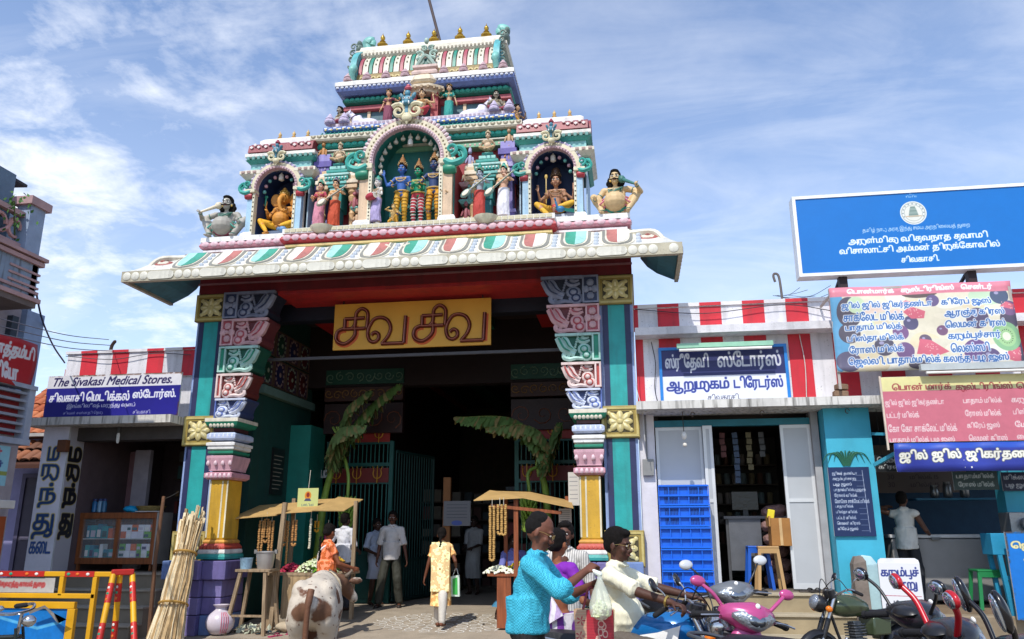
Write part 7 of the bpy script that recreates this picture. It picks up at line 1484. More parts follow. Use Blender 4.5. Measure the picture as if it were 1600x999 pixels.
# ================================================================ BANANA PLANTS
def leafstrip(mb,a,b,w,droop,rr):
    """one torn leaflet strip from a, along vector b, width w"""
    a=Vector(a); b=Vector(b); s=b.cross(Vector((0,0,1))); s=(s.normalized() if s.length>1e-4 else Vector((1,0,0)))*w/2; o=len(mb.v); n=4; vs=[]
    for i in range(n+1):
        f=i/n; p=a+b*f+Vector((0,0,-droop*f*f)); q=1-.75*f**3; vs+=[p-s*q,p+s*q+Vector((0,0,.006*rr.random()))]
    mb.add(vs,[(2*i,2*i+1,2*i+3,2*i+2) for i in range(n)])
def banana(name,label,trunk,leaves,bunch,seed):
    r=T(name,label,'banana plant','banana plants tied at the doorway',trunk[0]); rr=random.Random(seed)
    ob('stem',MB().tube(spl(trunk,5),[.085-.045*i/(5*(len(trunk)-1)) for i in range(5*(len(trunk)-1)+1)],10),M('7f9a3c',.5,.2,.1,8),r,50)
    for k in range(3):
        p=Vector(trunk[-1]); sh=spl([Vector(trunk[-2])+Vector((rr.uniform(-.05,.05),-.03,0)),p+Vector((rr.uniform(-.08,.08),-.03,.05)),p+Vector((rr.uniform(-.2,.2),-.05,.4))],5); ob('leaf_stalk',MB().tube(sh,[.05-.03*i/10 for i in range(11)],7),M('8aa548',.5,.15),r,50)
    for li,(path,L0,c) in enumerate(leaves):
        lf=part('leaf',r); q=spl(path,9); n=len(q); ob('midrib',MB().tube(q,[.02-.014*i/n for i in range(n)],6),M('a3b05a',.5),lf,50); g=[MB(),MB()]
        for i in range(2,n-1):
            d=(q[i+1]-q[i]).normalized(); s=d.cross(Vector((0,0,1))).normalized(); f=i/n; L1=L0*math.sin(PI*min(1,.12+f*.88))**.6
            for sd in(-1,1):
                for j in range(4): leafstrip(g[rr.random()<.25],q[i]+(q[i+1]-q[i])*j*.25,(s*sd*rr.uniform(.15,.5)+d*.22+Vector((0,-.12,rr.uniform(-.7,-.25))))*L1*1.05,.085+rr.random()*.05,L1*rr.uniform(.25,.55),rr)
        ob('blade',g[0],M(c,.5,.25,.1,10),lf); ob('blade_dry',g[1],M('8a7a4a',.7,.3,.1,10),lf)
    if bunch:
        b=Vector(bunch); bn=part('banana_bunch',r); ob('stalk',MB().tube(spl([Vector(trunk[-1])+Vector((.05,0,-.1)),b+Vector((.0,0,.7)),b+Vector((.02,-.02,.35)),b],6),.032,8),M('7d9a40',.5),bn,50)
        f=MB().tube(spl([(0,0,0),(.05,0,-.02),(.09,0,.03),(.12,0,.1)],3),[.012,.02,.022,.022,.022,.022,.02,.016,.014,.008],7); me=f.mesh('banana',M('7fa23c',.45,.15,.05,10),50)
        for lv in range(6):
            for k in range(9):
                o=ob('banana',me,None,bn); t=2*PI*k/9+lv*.3; o.location=b+Vector((math.cos(t)*.02,math.sin(t)*.02,.16-lv*.085)); o.rotation_euler=(0,0,t); o.scale=(1.25-.06*lv,)*3
    return r
gp=lambda x,y,Y: tuple(P(x,y,Y))
banana('banana_plant','banana plant with a green fruit bunch tied left of the dark doorway',[gp(492,905,15.0),gp(505,790,15.0),gp(520,730,14.9),gp(533,700,14.8)],
  [([gp(524,735,14.8),gp(540,690,14.7),gp(575,640,14.6),gp(625,600,14.4)],.34,'4f6a30'),([gp(524,730,14.8),gp(540,680,14.6),gp(545,640,14.4),gp(580,610,14.2)],.3,'5a6f3a'),([gp(520,735,14.7),gp(522,700,14.5),gp(535,670,14.2),gp(570,665,13.9)],.34,'6a7f48')],gp(541,800,14.7),3)
banana('banana_plant','banana plant with drooping fringed leaves right of the dark doorway',[gp(860,905,15.0),gp(855,790,15.0),gp(848,745,14.9),gp(840,720,14.9)],
  [([gp(850,745,14.8),gp(845,700,14.7),gp(800,655,14.5),gp(712,652,14.2)],.35,'5d7a40'),([gp(850,740,14.8),gp(850,690,14.6),gp(820,665,14.4),gp(760,668,14.2)],.28,'6a8248'),([gp(850,740,14.8),gp(862,690,14.7),gp(875,660,14.6)],.3,'4f6a38')],gp(826,800,14.7),5)
# ================================================================ FLOWER STALLS
CB=M('b8965e',.85,.12,.2,5,dirt=.12); WD=M('9a8468',.8,.2,.25,6,kind='wood',dirt=.3); GARL=M('b98a52',.8,.2,.3,30); 
def garland(name,label,x,y,z1,z0,col,w=.035,loop=True,group='garlands hanging from the stalls'):
    t=T('garland',label,'garland',group,(x,y,z1)); rr=random.Random(int(x*100)); g=MB(); n=int((z1-z0)/.028)
    for sd in ((-1,1) if loop else (0,)):
        for i in range(n): g.ell((x+sd*w*.75+rr.uniform(-.003,.003),y+rr.uniform(-.006,.006),z1-i*.028),(w*.62,w*.6,.018),7,m=4)
    if loop:
        for i in range(5): a=PI*i/4; g.ell((x+w*.75*math.cos(a),y,z0-w*.75*math.sin(a)),(w*.6,w*.6,.018),7,m=4)
    ob('blossoms',g,M(col,.85,.2,.3,40),t,60); ob('thread',MB().bar((x,y,z1),(x,y,z1+.12),.006),M('cfc8b8',.7),t)
fs=T('flower_stall','wooden flower stall with a cardboard roof beside the left pillar','stall',None,(-5.7,13,0.05))
A=P(357,800,12.7); B=P(515,792,12.7); A2=P(372,790,13.4)
def sheet(pts,t=.012):
    mb=MB(); vs=[Vector(p) for p in pts]+[Vector(p)+Vector((0,0,t)) for p in pts]; n=len(pts); return mb.add(vs,[tuple(range(n))[::-1],tuple(range(n,2*n))]+[(i,(i+1)%n,n+(i+1)%n,n+i) for i in range(n)])
ra,rb,rc,rd=P(357,812,12.6),P(430,806,12.6),P(487,803,12.6),P(520,797,12.9)
bk=lambda p,dz=.14:Vector((p.x+.12,p.y+.85,p.z+dz+.1))
ob('roof_card',sheet([ra,rb+Vector((.03,0,0)),bk(rb)+Vector((.05,0,0)),bk(ra)]),CB,fs); ob('roof_card',sheet([rb+Vector((0,-.02,.025)),rc+Vector((0,0,.03)),bk(rc)+Vector((0,0,.02)),bk(rb)+Vector((0,0,.03))]),CB,fs); ob('roof_card',sheet([rc+Vector((0,0,.04)),rd+Vector((.1,.25,-.02)),bk(rd)+Vector((.1,0,-.05)),bk(rc)+Vector((0,0,.05))]),CB,fs)
for px in (424,): a=P(px,962,12.55); ob('post',MB().bar((a.x,12.55,.05),(a.x+.07,12.62,2.0),.07),WD,fs,bevel=.006)
x0,x1=P(418,900,12.7).x,P(525,900,12.7).x
for x in (x0+.05,x1): 
    for y in (12.72,13.5): ob('leg',MB().bar((x,y,.05),(x,y,.86),.06),WD,fs)
ob('post_back',MB().box(x1-.03,x1+.03,13.45,13.5,.86,2.05).box(x0,x0+.06,13.45,13.5,.86,2.1),WD,fs)
ob('table_top',MB().box(x0-.05,x1+.1,12.65,13.55,.86,.9),WD,fs); ob('front_board',MB().box(x0+.28,x1-.35,12.66,12.69,.22,.86),M('a68c68',.8,.2,.2,6,kind='wood'),fs); ob('side_board',MB().box(x0+.02,x0+.22,12.64,12.66,.3,.84),M('8f7858',.8,.2,.2,6,kind='wood'),fs)
fl_=T('flower_heap','heap of white and pale green jasmine buds on the left stall table','flowers',None,(x0+.7,12.95,.9)); 
def heap(root,c,r,n,cols,seed,s=.022):
    rr=random.Random(seed); me=[MB().ell((0,0,0),(s,s*.8,s*.7),6,m=4).mesh('blossom',M(k,.8,.15,0),60) for k in cols]; g=[MB() for _ in cols]
    for i in range(n):
        t=rr.random()*2*PI; q=math.sqrt(rr.random()); p=Vector(c)+Vector((math.cos(t)*q*r[0],math.sin(t)*q*r[1],(1-q*q)*r[2]*rr.uniform(.8,1.05))); g[rr.randrange(len(cols))].ell(p,(s*rr.uniform(.7,1.2),s*rr.uniform(.7,1.2),s*.7),6,m=4)
    for k,m_ in zip(g,cols): tag(ob('blossoms',k,M(m_,.8,.15,0),root,60),kind='stuff')
heap(fl_,(x0+.72,12.95,.9),(.36,.22,.2),420,('e2e2c8','d0dcae','c4d49a'),1)
t=T('flower_heap','small heap of pink roses beside the jasmine on the left stall','flowers',None,(x0+.3,13,.9)); heap(t,(x0+.28,13.0,.9),(.2,.16,.13),130,('a82a4a','8f1f38'),2,.028)
t=T('flower_heap','yellow marigolds in a tray behind the jasmine heap','flowers',None,(x0+.7,13.3,.95)); heap(t,(x0+.75,13.3,1.06),(.3,.14,.12),220,('c9a52c','b98a1c'),3,.026); ob('tray',MB().lathe([(.1,0),(.3,.02),(.34,.08),(.3,.05)],(x0+.75,13.3,.98),16,sy=.5),M('6a5a48',.7),t)
t=T('betel_leaves','fresh green leaves at the right end of the left stall','leaves',None,(x1-.2,12.75,.9)); g=MB(); rr=random.Random(4)
for i in range(40): c=Vector((x1-.22+rr.uniform(-.2,.2),12.72+rr.uniform(-.06,.1),.91+rr.random()*.08)); e=Euler((rr.uniform(-.5,.5),rr.uniform(-.5,.5),rr.random()*6)).to_matrix(); g.add([c+e@Vector(v) for v in ((-.05,0,0),(0,.035,.01),(.06,0,0),(0,-.035,.01))],[(0,1,2,3)])
ob('leaf_pile',g,M('6a9a2c',.5,.3),t)
for i,(px,yt,yb,c,lp,lab) in enumerate(((409,815,880,'b98a52',1,'leftmost tan jasmine garland under the cardboard roof'),(417,812,845,'a87c48',1,'short tan garland second from the left under the roof'),(425,815,882,'b58650',1,'long tan garland just left of the wooden stall post'),(445,815,850,'a87844',1,'short brown garland right of the wooden stall post'),(451,816,884,'b98a52',0,'single long strand right of the wooden stall post'),(461,814,850,'b5824c',1,'thick looped tan garland in the middle of the left stall'),(486,812,860,'cfc8b0',0,'thin pale strand near the right end of the left stall'),(497,824,858,'a8266a',1,'magenta flower garland behind the woman at the left stall'),(479,815,828,'c9962c',1,'yellow marigold loop under the right end of the left roof'))):
    a=P(px,yt,12.75); b=P(px,yb,12.75); garland('garland',lab,a.x,12.75 if i<7 else 13.2,a.z,b.z,c,.05 if c=='a8266a' else .036,bool(lp))
pc_=Cv((465,763,497,794),12.95,'c9cf86',res=330); pc_.ell(.5,.62,.16,.22,'d98a2c'); pc_.ell(.5,.66,.08,.12,'8a2a20'); pc_.poly([(.32,.35),(.68,.35),(.6,.48),(.4,.48)],'4a4a6a',False); pc_.text('உண்டியல்',(.2,.1,.8,.24),'3a4a70',uv=True); pc_.poly([(0,0),(1,0),(1,.03),(0,.03)],'ece8dc',False)
r=T('picture_card','pale green picture card hanging above the cardboard stall roof','card',None,(pc_.x0,12.95,pc_.z0)); pc_.board('printed_card',r,t=.006); ob('string',MB().bar(((pc_.x0+pc_.x1)/2,12.96,pc_.z1),((pc_.x0+pc_.x1)/2,13.0,pc_.z1+.3),.006),M('cfc8b8',.7),r)
# stool with pots, urn, bag and footwear
tb=T('wooden_stool','splayed weathered wooden stool carrying two metal pots','stool',None,(-6.3,12.2,.02)); sx0_,sx1_=P(367,890,12.1).x,P(421,890,12.1).x; zt=P(394,890,12.1).z
ob('seat',MB().box(sx0_,sx1_,12.1,12.5,zt-.04,zt),WD,tb,bevel=.005)
for a,b in ((sx0_+.08,sx0_-.06),(sx1_-.08,sx1_+.0)):
    for y,y2 in ((12.14,12.05),(12.46,12.55)): ob('leg',MB().bar((a,y,zt-.04),(b,y2,.02),.05),WD,tb)
ob('rung',MB().bar((sx0_+.0,12.09,.3),(sx1_-.03,12.09,.3),.05,.03),WD,tb)
t=T('bucket','grey metal bucket on the wooden stool','bucket',None,(sx1_-.17,12.3,zt)); ob('body',MB().lathe([(.115,0),(.12,.01),(.15,.24),(.165,.25),(.165,.265),(.145,.265),(.11,.02)],(sx1_-.17,12.3,zt),20),M('b6b3b0',.35,.1,.1,6,metal=.5),t,40); ob('handle_lug',MB().box(sx1_-.36,sx1_-.32,12.28,12.32,zt+.23,zt+.29).box(sx1_-.02,sx1_+.02,12.28,12.32,zt+.23,zt+.29),M('9a9896',.4,metal=.5),t)
t=T('small_pail','small pale blue patterned pail left of the bucket','pail',None,(sx0_+.1,12.25,zt)); ob('body',MB().lathe([(.08,0),(.085,.01),(.1,.16),(.105,.165),(.095,.165),(.075,.02)],(sx0_+.12,12.22,zt),16),M('9fc4dc',.4,.2,.05,20,kind='speck'),t,40)
t=T('water_pot','round white plastic water pot with pink stripes beside the left plinth','pot',None,tuple(G(345,990,.01))); c=G(345,992,.01); c=Vector((P(345,960,12.1).x,12.1,.03))
ob('body',MB().lathe([(.08,0),(.14,.02),(.2,.1),(.215,.19),(.19,.27),(.12,.33),(.085,.36),(.08,.39),(.12,.42),(.125,.43),(.1,.43),(.07,.4)],c,24),M('cfc4cc',.3,.08,.05,4),t,50)
for k in range(4): 
    q=MB(); q.tube([Vector(c)+Vector(((.204+.002)*math.cos(-1.0+.16*k)*s_,(.204+.002)*math.sin(-1.0+.16*k)*s_,z)) for s_,z in ((.75,.03),(.98,.1),(1.06,.19),(.95,.27),(.62,.325))],.006,5); ob('pink_stripe',q,M('c8647a',.4),t)
shp=[((387,985),'1f1c1c'),((398,990),'3a2a24'),((412,993),'4a2f26'),((425,988),'2a2422'),((436,985),'2f8fb0'),((446,984),'2f86a8'),((455,992),'a8325a'),((430,996),'b03a60'),((470,990),'4a3a34'),((480,996),'2a2a2a'),((415,984),'5a5650'),((462,984),'3f3a3a')]
def sandal(loc,rz,col,label,group='sandals left by the stalls'):
    t=T('sandal',label,'sandal',group,loc); t.rotation_euler=(0,0,rz)
    ob('sole',MB().loft([[(x,y,z) for x,y in ((-.12,-.03),(-.1,-.04),(0,-.032),(.08,-.045),(.125,-.02),(.125,.02),(.08,.04),(0,.03),(-.1,.035),(-.12,.02))] for z in (0,.02)]),M(col,.7),t,local=True)
    ob('strap',MB().tube(spl([(.0,-.045,.015),(.03,-.02,.05),(.07,0,.035),(.03,.02,.05),(.0,.045,.015)],4),.009,5),M(dark(col,.7) if col!='1f1c1c' else '4a4038',.6),t,local=True)
for i,((x,y),c_) in enumerate(shp): p=G(x,y,.01); sandal((p.x,min(p.y,12.3),.015),1.2+.5*math.sin(i*2.3),c_,'one of the %s sandals scattered in front of the left stall'%{'1f1c1c':'black','3a2a24':'dark brown','4a2f26':'brown','2a2422':'near black','2f8fb0':'blue','2f86a8':'bright blue','a8325a':'pink','b03a60':'crimson','4a3a34':'taupe','2a2a2a':'charcoal','5a5650':'grey','3f3a3a':'dusky'}[c_])
for i,(x,y) in enumerate(((752,985),(768,984))): p=G(x,y,.02); sandal((p.x,p.y,.06),.3+.3*i,'1c1a1a','black sandal %s of the pair by the right stall'%('left','right')[i])
for i,(x,y) in enumerate(((1262,911),(1276,912),(1290,912))): p=P(x,y,12.3); sandal((p.x,12.35,.7),.2+.4*i,('4a4440','3a3430','6a5a4a')[i],('grey shoe leftmost below the folding door','dark shoe in the middle below the folding door','tan shoe rightmost below the folding door')[i],'shoes on the shop step')
t=T('stone','pale rounded stone under the left stall','stone',None,(-5.4,12.5,.05)); a=P(448,978,12.4); o=ob('block',MB().ell((a.x,12.4,.12),(.2,.12,.08),12).ell((a.x+.15,12.45,.17),(.1,.08,.06),10),M('b5a58c',.9,.2,.3),t); skinned(o,.03,2,.03,_tx2)
t=T('litter','crumpled clear plastic and green scraps under the wooden stool','litter',None,(-6.2,12.35,.03)); rr=random.Random(6); g=MB()
for i in range(26): c=Vector((P(388,975,12.3).x+rr.uniform(-.2,.3),12.3+rr.uniform(-.1,.15),.04+rr.random()*.1)); e=Euler((rr.random()*3,rr.random()*3,rr.random()*6)).to_matrix(); g.add([c+e@Vector(v) for v in ((-.05,0,0),(0,.03,.02),(.06,0,0),(0,-.04,.01))],[(0,1,2),(0,2,3)])
ob('scraps',g,M('c4c8b0',.5,.3),t)
# right stall
rs_=T('flower_stall','brown wooden flower cart with a cardboard roof beside the right doorway','stall',None,(-2.0,13,.1)); RW=M('8a4a28',.65,.15,.15,5,kind='wood')
q0,q1=P(740,783,12.75),P(896,795,12.75); 
ob('roof_card',sheet([q0,(q0+q1)/2+Vector((0,0,.1)),q1,q1+Vector((-.1,.9,.15)),(q0+q1)/2+Vector((0,.9,.24)),q0+Vector((.1,.9,.2))]),CB,rs_); ob('roof_beam',MB().bar(q0+Vector((.25,.12,-.07)),q1+Vector((-.2,.12,-.06)),.09,.05),RW,rs_)
X_0,X_1=P(776,940,12.8).x,P(890,940,12.8).x
for x in (P(806,800,12.85).x,): ob('post',MB().box(x-.035,x+.035,12.85,12.92,.1,2.03),RW,rs_)
ob('post_back',MB().box(X_1-.1,X_1-.04,13.5,13.56,.2,2.1).box(X_0,X_0+.06,13.5,13.56,.2,2.1),RW,rs_)
ob('counter',MB().box(X_0-.15,X_1,12.8,13.6,.86,.9),RW,rs_); ob('end_board',MB().box(X_0,X_0+.22,12.82,12.86,.1,.86),RW,rs_); ob('side_board',MB().box(X_0,X_0+.04,12.86,13.5,.25,.86),RW,rs_)
t=T('flower_heap','white jasmine heap on green leaf at the left end of the right stall','flowers',None,(X_0,12.95,.9)); heap(t,(X_0+.02,12.95,.9),(.26,.16,.11),260,('ebe8d8','dfe2c4'),5)
t=T('flower_heap','yellow flowers behind the jasmine on the right stall','flowers',None,(X_0+.3,13.3,.9)); heap(t,(X_0+.3,13.25,.9),(.25,.16,.16),150,('d9b52c','b8c23a'),7,.026)
for i,(px,yt,yb,lp,lab) in enumerate(((769,792,873,1,'long looped tan garland leftmost under the right roof'),(781,790,832,1,'short tan garland second from the left under the right roof'),(787,790,833,1,'short thick garland nearest the post of the right stall'))):
    a=P(px,yt,12.72); b=P(px,yb,12.72); garland('garland',lab,a.x,12.72,a.z,b.z,'c29a5a',.04,bool(lp))
t=T('banana_hand','green bananas hanging behind the right stall post','bananas',None,(X_0+.5,13,1.6)); g=MB()
for k in range(12): a=2*PI*k/12; c=P(825,826,13.1); g.tube(spl([c,c+Vector((.05*math.cos(a),.05*math.sin(a),-.04)),c+Vector((.1*math.cos(a),.1*math.sin(a),-.0+.05*(k%3)))],3),.02,6)
ob('fruit',g,M('8aa844',.5,.2),t)
for i,(px0,py0,px1,py1,c_) in enumerate(((888,738,905,790,'d8d4cc'),(906,715,925,790,'c9a8b8'),(873,795,893,818,'e2e2de'))):
    c=Cv((px0,py0,px1,py1),13.35,c_,res=200); 
    for j in range(6): c.line([(.12,.85-.13*j),(.85,.85-.13*j)],'5a5a66',1.2)
    if i==1: c.ell(.5,.5,.25,.14,'a85a7a')
    r=T('paper_notice',('grey paper notice behind the cart, left of the pink poster','pink poster with a round emblem behind the right stall','small white calendar paper below the notices')[i],'poster',None,(c.x0,13.35,c.z0)); c.board('sheet',r,t=.004)
# bundle of split cane
bd=T('cane_bundle','tall tied bundle of pale split cane leaning on the left pillar','bundle',None,(-7.2,11.5,.02)); rr=random.Random(21); TA=P(304,800,11.9); BA=Vector((P(258,999,11.3).x,11.3,.02)); ax=(TA-BA)
cols=[MB() for _ in range(4)]
for i in range(240):
    t=rr.random()*2*PI; q=math.sqrt(rr.random()); o0=Vector((math.cos(t)*q,math.sin(t)*q*.7,0)); top=rr.uniform(.66,.95) if i%9 else rr.uniform(.9,1.06); bot=rr.uniform(-.0,.03); pts=[]
    for j in range(7):
        f=bot+(top-bot)*j/6; rad_=.15+.11*(1-f)**2+(.05*max(0,f-.75)*4)-.03*math.exp(-((f-.66)/.08)**2)-.03*math.exp(-((f-.27)/.08)**2); pts.append(BA+ax*f+o0*rad_+Vector((rr.gauss(0,.006),rr.gauss(0,.006),0)))
    k=cols[rr.randrange(4)]
    for a,b in zip(pts[:-1],pts[1:]): k.bar(a,b,.04+.012*(i%3),.006,up=(math.cos(i),math.sin(i),0))
for k,c_ in zip(cols,('d6c19a','c4a87c','e4d4b2','b59a70')): ob('cane_strips',k,M(c_,.8,.2,.2,14),bd)
for f in (.27,.66): 
    c=BA+ax*f; rg=ring_(ax.normalized(),.2 if f<.5 else .165,20); ob('binding',MB().tube([c+Vector(v) for v in rg+rg[:1]],.018,6),M('a8803c',.8),bd,40)
wp=T('wooden_pole','thin weathered wooden pole with a wire standing before the medicine shop','pole',None,(-7.7,11.9,0)); a=Vector(P(240,945,11.7)); ob('shaft',MB().tube([(a.x-.02,11.7,.0),P(243,870,11.75),P(256,776,11.9)],[.032,.03,.026],8),M('6a4a34',.85,.2,.3,kind='wood'),wp,40); ob('wire',MB().tube(spl([P(256,780,11.9),P(268,775,12.0),P(280,768,12.2)],4),.004,4),M('3a3430',.6),wp)
# ================================================================ PEOPLE
def at(px,Y,z): return (P(px,860,Y).x,Y,z)
def hts(px,py,Y,z): return P(px,py,Y).z-z
p=fig('person','man with a moustache in a pale striped shirt and dark trousers standing in the doorway','person',at(612,14.9,.2),hts(612,797,14.9,.2),.1,skin='4a2c1f',top=('stripes','dad4d0',16),sleeve=.85,bottom=('trousers','35352c'),stache=1,lf=(.17,0,.07),rf=(-.2,-.05,.07),lh=(.3,-.08,.8),rh=(-.27,.02,.82),shoes='2a2420')
fig('person','man in a white shirt and short white wrap behind the striped shirt man','person',at(587,15.35,.2),1.6,.9,skin='3a241b',top=('cloth','a9b2c4'),sleeve=.8,bottom=('lungi','b8bccb',.5,.2),lh=(.2,-.25,1.0),rh=(-.2,-.25,1.0))
yw=fig('person','woman in a yellow and cream tunic walking in, long black braid down her back','person',at(690,12.95,.09),hts(690,823,12.95,.09),PI+.1,skin='5a3524',fem=1,top=('sari','e6a664',9,-.05),sleeve=.5,bottom=('tunic','e0a25e',.36,.2,'sari'),hl='female',lf=(.06,-.1,.07),rf=(-.06,.22,.1),lh=(.3,-.02,.8),rh=(-.25,-.12,1.0))
br_=MB(); hc=J(yw,9)
for i in range(16): f=i/15; br_.ell((.0+.008*math.sin(i*2.0),.12+.035*(f<.3)+.0,hc.z-.06-f*.5),(.028-.008*f,.024,.026),8)
add(yw,'braid',br_,M('120f0e',.75,.2,.5,60,spec=.2),50); add(yw,'hair_tie',MB().ell((0,.155,hc.z-.58),(.03,.02,.035),8),M('a8642c',.6),40)
for q,(a,b) in enumerate(((.1,.22),(-.1,-.02))): 
    f_=J(yw,10+q); kn=Vector((f_.x,f_.y*.5,.5)); add(yw,'trouser_leg',MB().cap((f_.x*.9,f_.y*.6,.55),f_+Vector((0,0,.02)),.085,.06,12),M('c9c2b6',.8,.1,.3),50)
dp=MB(); dp.loft([[Vector((x*w_,.0+y,z)) for x,y in ((-1,.14),(-.5,.165),(0,.17),(.5,.165),(1,.14),(1,.125),(0,.15),(-1,.125))] for w_,z in ((.16,1.43),(.17,1.2),(.16,.95),(.165,.6))]); o=add(yw,'shawl',dp,M('e8c48a',.75,.1,.2,9,kind='sari'),50)
hb=T('carry_bag','green and white carry bag hanging from the yellow dressed woman\'s hand','bag',None,(0,0,0)); hp_=wmat(yw)@J(yw,5); 
ob('bag_body',MB().loft([[(hp_.x-.07,hp_.y-.03,hp_.z-.45),(hp_.x+.07,hp_.y-.03,hp_.z-.45),(hp_.x+.07,hp_.y+.03,hp_.z-.45),(hp_.x-.07,hp_.y+.03,hp_.z-.45)],[(hp_.x-.08,hp_.y-.02,hp_.z-.15),(hp_.x+.06,hp_.y-.02,hp_.z-.12),(hp_.x+.06,hp_.y+.02,hp_.z-.12),(hp_.x-.08,hp_.y+.02,hp_.z-.15)]]),M('cfe0cf',.4,.1,0),hb); ob('green_panel',MB().loft([[(hp_.x-.04,hp_.y-.034,hp_.z-.42),(hp_.x+.04,hp_.y-.034,hp_.z-.42),(hp_.x+.04,hp_.y-.03,hp_.z-.42),(hp_.x-.04,hp_.y-.03,hp_.z-.42)],[(hp_.x-.05,hp_.y-.024,hp_.z-.18),(hp_.x+.03,hp_.y-.024,hp_.z-.16),(hp_.x+.03,hp_.y-.02,hp_.z-.16),(hp_.x-.05,hp_.y-.02,hp_.z-.18)]]),M('3fae4a',.4,.1,0),hb); ob('handle',MB().tube(spl([(hp_.x-.05,hp_.y,hp_.z-.14),(hp_.x,hp_.y,hp_.z-.02),(hp_.x+.04,hp_.y,hp_.z-.12)],5),.006,5),M('dfe6df',.5),hb)
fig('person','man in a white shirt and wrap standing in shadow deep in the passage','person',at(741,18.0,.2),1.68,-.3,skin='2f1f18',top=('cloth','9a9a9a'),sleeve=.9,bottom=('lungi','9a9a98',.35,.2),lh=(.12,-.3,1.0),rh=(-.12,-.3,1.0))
ow=fig('person','woman in an orange and black patterned sari standing at the left flower stall','person',at(512,11.9,.02),hts(512,817,11.9,.02),2.3,skin='6a3c26',fem=1,top=('sari','c8622c',9),sleeve=.35,bottom=('sari','b85a2a',.1,.22,'sarip'),hl='female',head=(.5,.2),lh=(.25,-.35,1.0),rh=(-.2,-.35,1.02))
ws_=MB(); c_=J(ow,7); ws_.tube(spl([J(ow,1)+Vector((.03,.0,.055)),c_+Vector((.0,.125,.06)),J(ow,8)+Vector((.1,.12,.1))],6),.016,6); add(ow,'sari_border',ws_,M('e6dcd8',.6),40); br_=MB()
for i in range(13): br_.ell((.01*math.sin(i*2),.125,J(ow,9).z-.08-i*.032),(.026,.022,.024),8)
add(ow,'braid',br_,M('120f0e',.75,.2,.5,60,spec=.2),50)
fig('person','man in a plain white shirt seen from behind beside the banana bunch','person',at(537,14.2,.2),hts(537,800,14.2,.2),2.9,skin='35221a',top=('cloth','d3d4dc'),sleeve=.85,bottom=('trousers','3a3a40'),lh=(.28,-.1,.95),rh=(-.2,-.2,1.0))
# cow
def cow(loc,rz):
    r=T('cow','white and brown patched cow standing with its back to the street','cow',None,loc); r.rotation_euler=(0,0,rz)
    b=MB()   # faces +Y
    for y,z,rx,rz_ in ((-.62,.98,.17,.2),(-.45,1.0,.235,.26),(-.2,.94,.26,.31),(.1,.92,.27,.33),(.4,.96,.24,.32),(.62,1.0,.19,.28)): b.ell((0,y,z),(rx,.3,rz_),18)
    b.cap((0,-.7,1.1),(0,.6,1.17),.1,.11,12); 
    for q in(-1,1):
        b.ell((q*.13,-.58,1.12),(.1,.17,.12),12); b.ell((q*.14,-.6,.92),(.12,.2,.24),12)
        b.cap((q*.15,-.62,.85),(q*.14,-.5,.6),.12,.075,12); b.cap((q*.14,-.5,.6),(q*.14,-.74,.42),.07,.05,10); b.cap((q*.14,-.74,.42),(q*.14,-.68,.12),.045,.042,10); b.cap((q*.14,-.68,.1),(q*.14,-.63,.04),.05,.055,10)
        b.cap((q*.14,.5,.85),(q*.13,.52,.5),.11,.06,10); b.cap((q*.13,.52,.5),(q*.13,.5,.1),.05,.042,10); b.cap((q*.13,.5,.09),(q*.13,.53,.04),.048,.052,10)
    b.cap((.0,.62,1.08),(.1,.9,1.1),.17,.12,12); b.ell((0,.45,1.2),(.09,.2,.09),12); b.ell((.17,1.0,1.1),(.12,.12,.12),12); b.cap((.22,1.04,1.06),(.34,1.12,.92),.09,.06,10); b.ell((0,-.3,.62),(.12,.13,.09),10)
    for q,(a,c) in enumerate((((.1,1.08,1.16),(-.06,1.12,1.16)),((.27,.93,1.15),(.46,.86,1.13)))): b.ell((Vector(a)+Vector(c))/2,(.1,.03,.05),10,rot=(0,0,.4 if q else -.3))
    o=ob('body',b,M('d8cec0',.75,.1,.2,9,dirt=0,kind='cow'),r,local=True); skinned(o,.022,4)
    tl_=MB(); tl_.tube(spl([(0,-.92,1.16),(-.02,-.97,1.0),(-.03,-.95,.7),(-.02,-.94,.5)],5),[.035]*5+[.028]*6+[.022]*5,8); ob('tail',tl_,M('6b4630',.7,.2,.3),r,50,local=True); o=ob('tail_tuft',MB().ell((-.02,-.94,.36),(.05,.045,.17),10),M('9a7656',.9,.3,.4,30),r,50,local=True)
    h=MB()
    for a,c in (((.12,1.0,1.19),(.04,1.0,1.26)),((.25,.96,1.19),(.31,.96,1.25))): h.cap(a,c,.03,.012,8)
    ob('horns',h,M('6a5a4a',.5),r,50,local=True); ob('rope_collar',MB().tube([Vector((.05,.76,1.09))+Vector(v) for v in (lambda q:q+q[:1])(ring_(Vector((.5,.8,.3)).normalized(),.175,16))],.013,6),M('c9b89a',.8),r,local=True)
    e=MB().ell((.27,1.08,1.14),.02,8).ell((.14,1.11,1.14),.02,8); ob('eyes',e,M('14100e',.3),r,local=True); hf=MB()
    for q in(-1,1): hf.cyl((q*.14,-.63,0),(q*.14,-.64,.07),.055,.045,10).cyl((q*.13,.53,0),(q*.13,.52,.07),.05,.042,10)
    ob('hooves',hf,M('2a2420',.5),r,40,local=True); return r
cw=cow((P(497,940,7.9).x,7.9,0),.3); cw.scale=(.9,.9,.9)
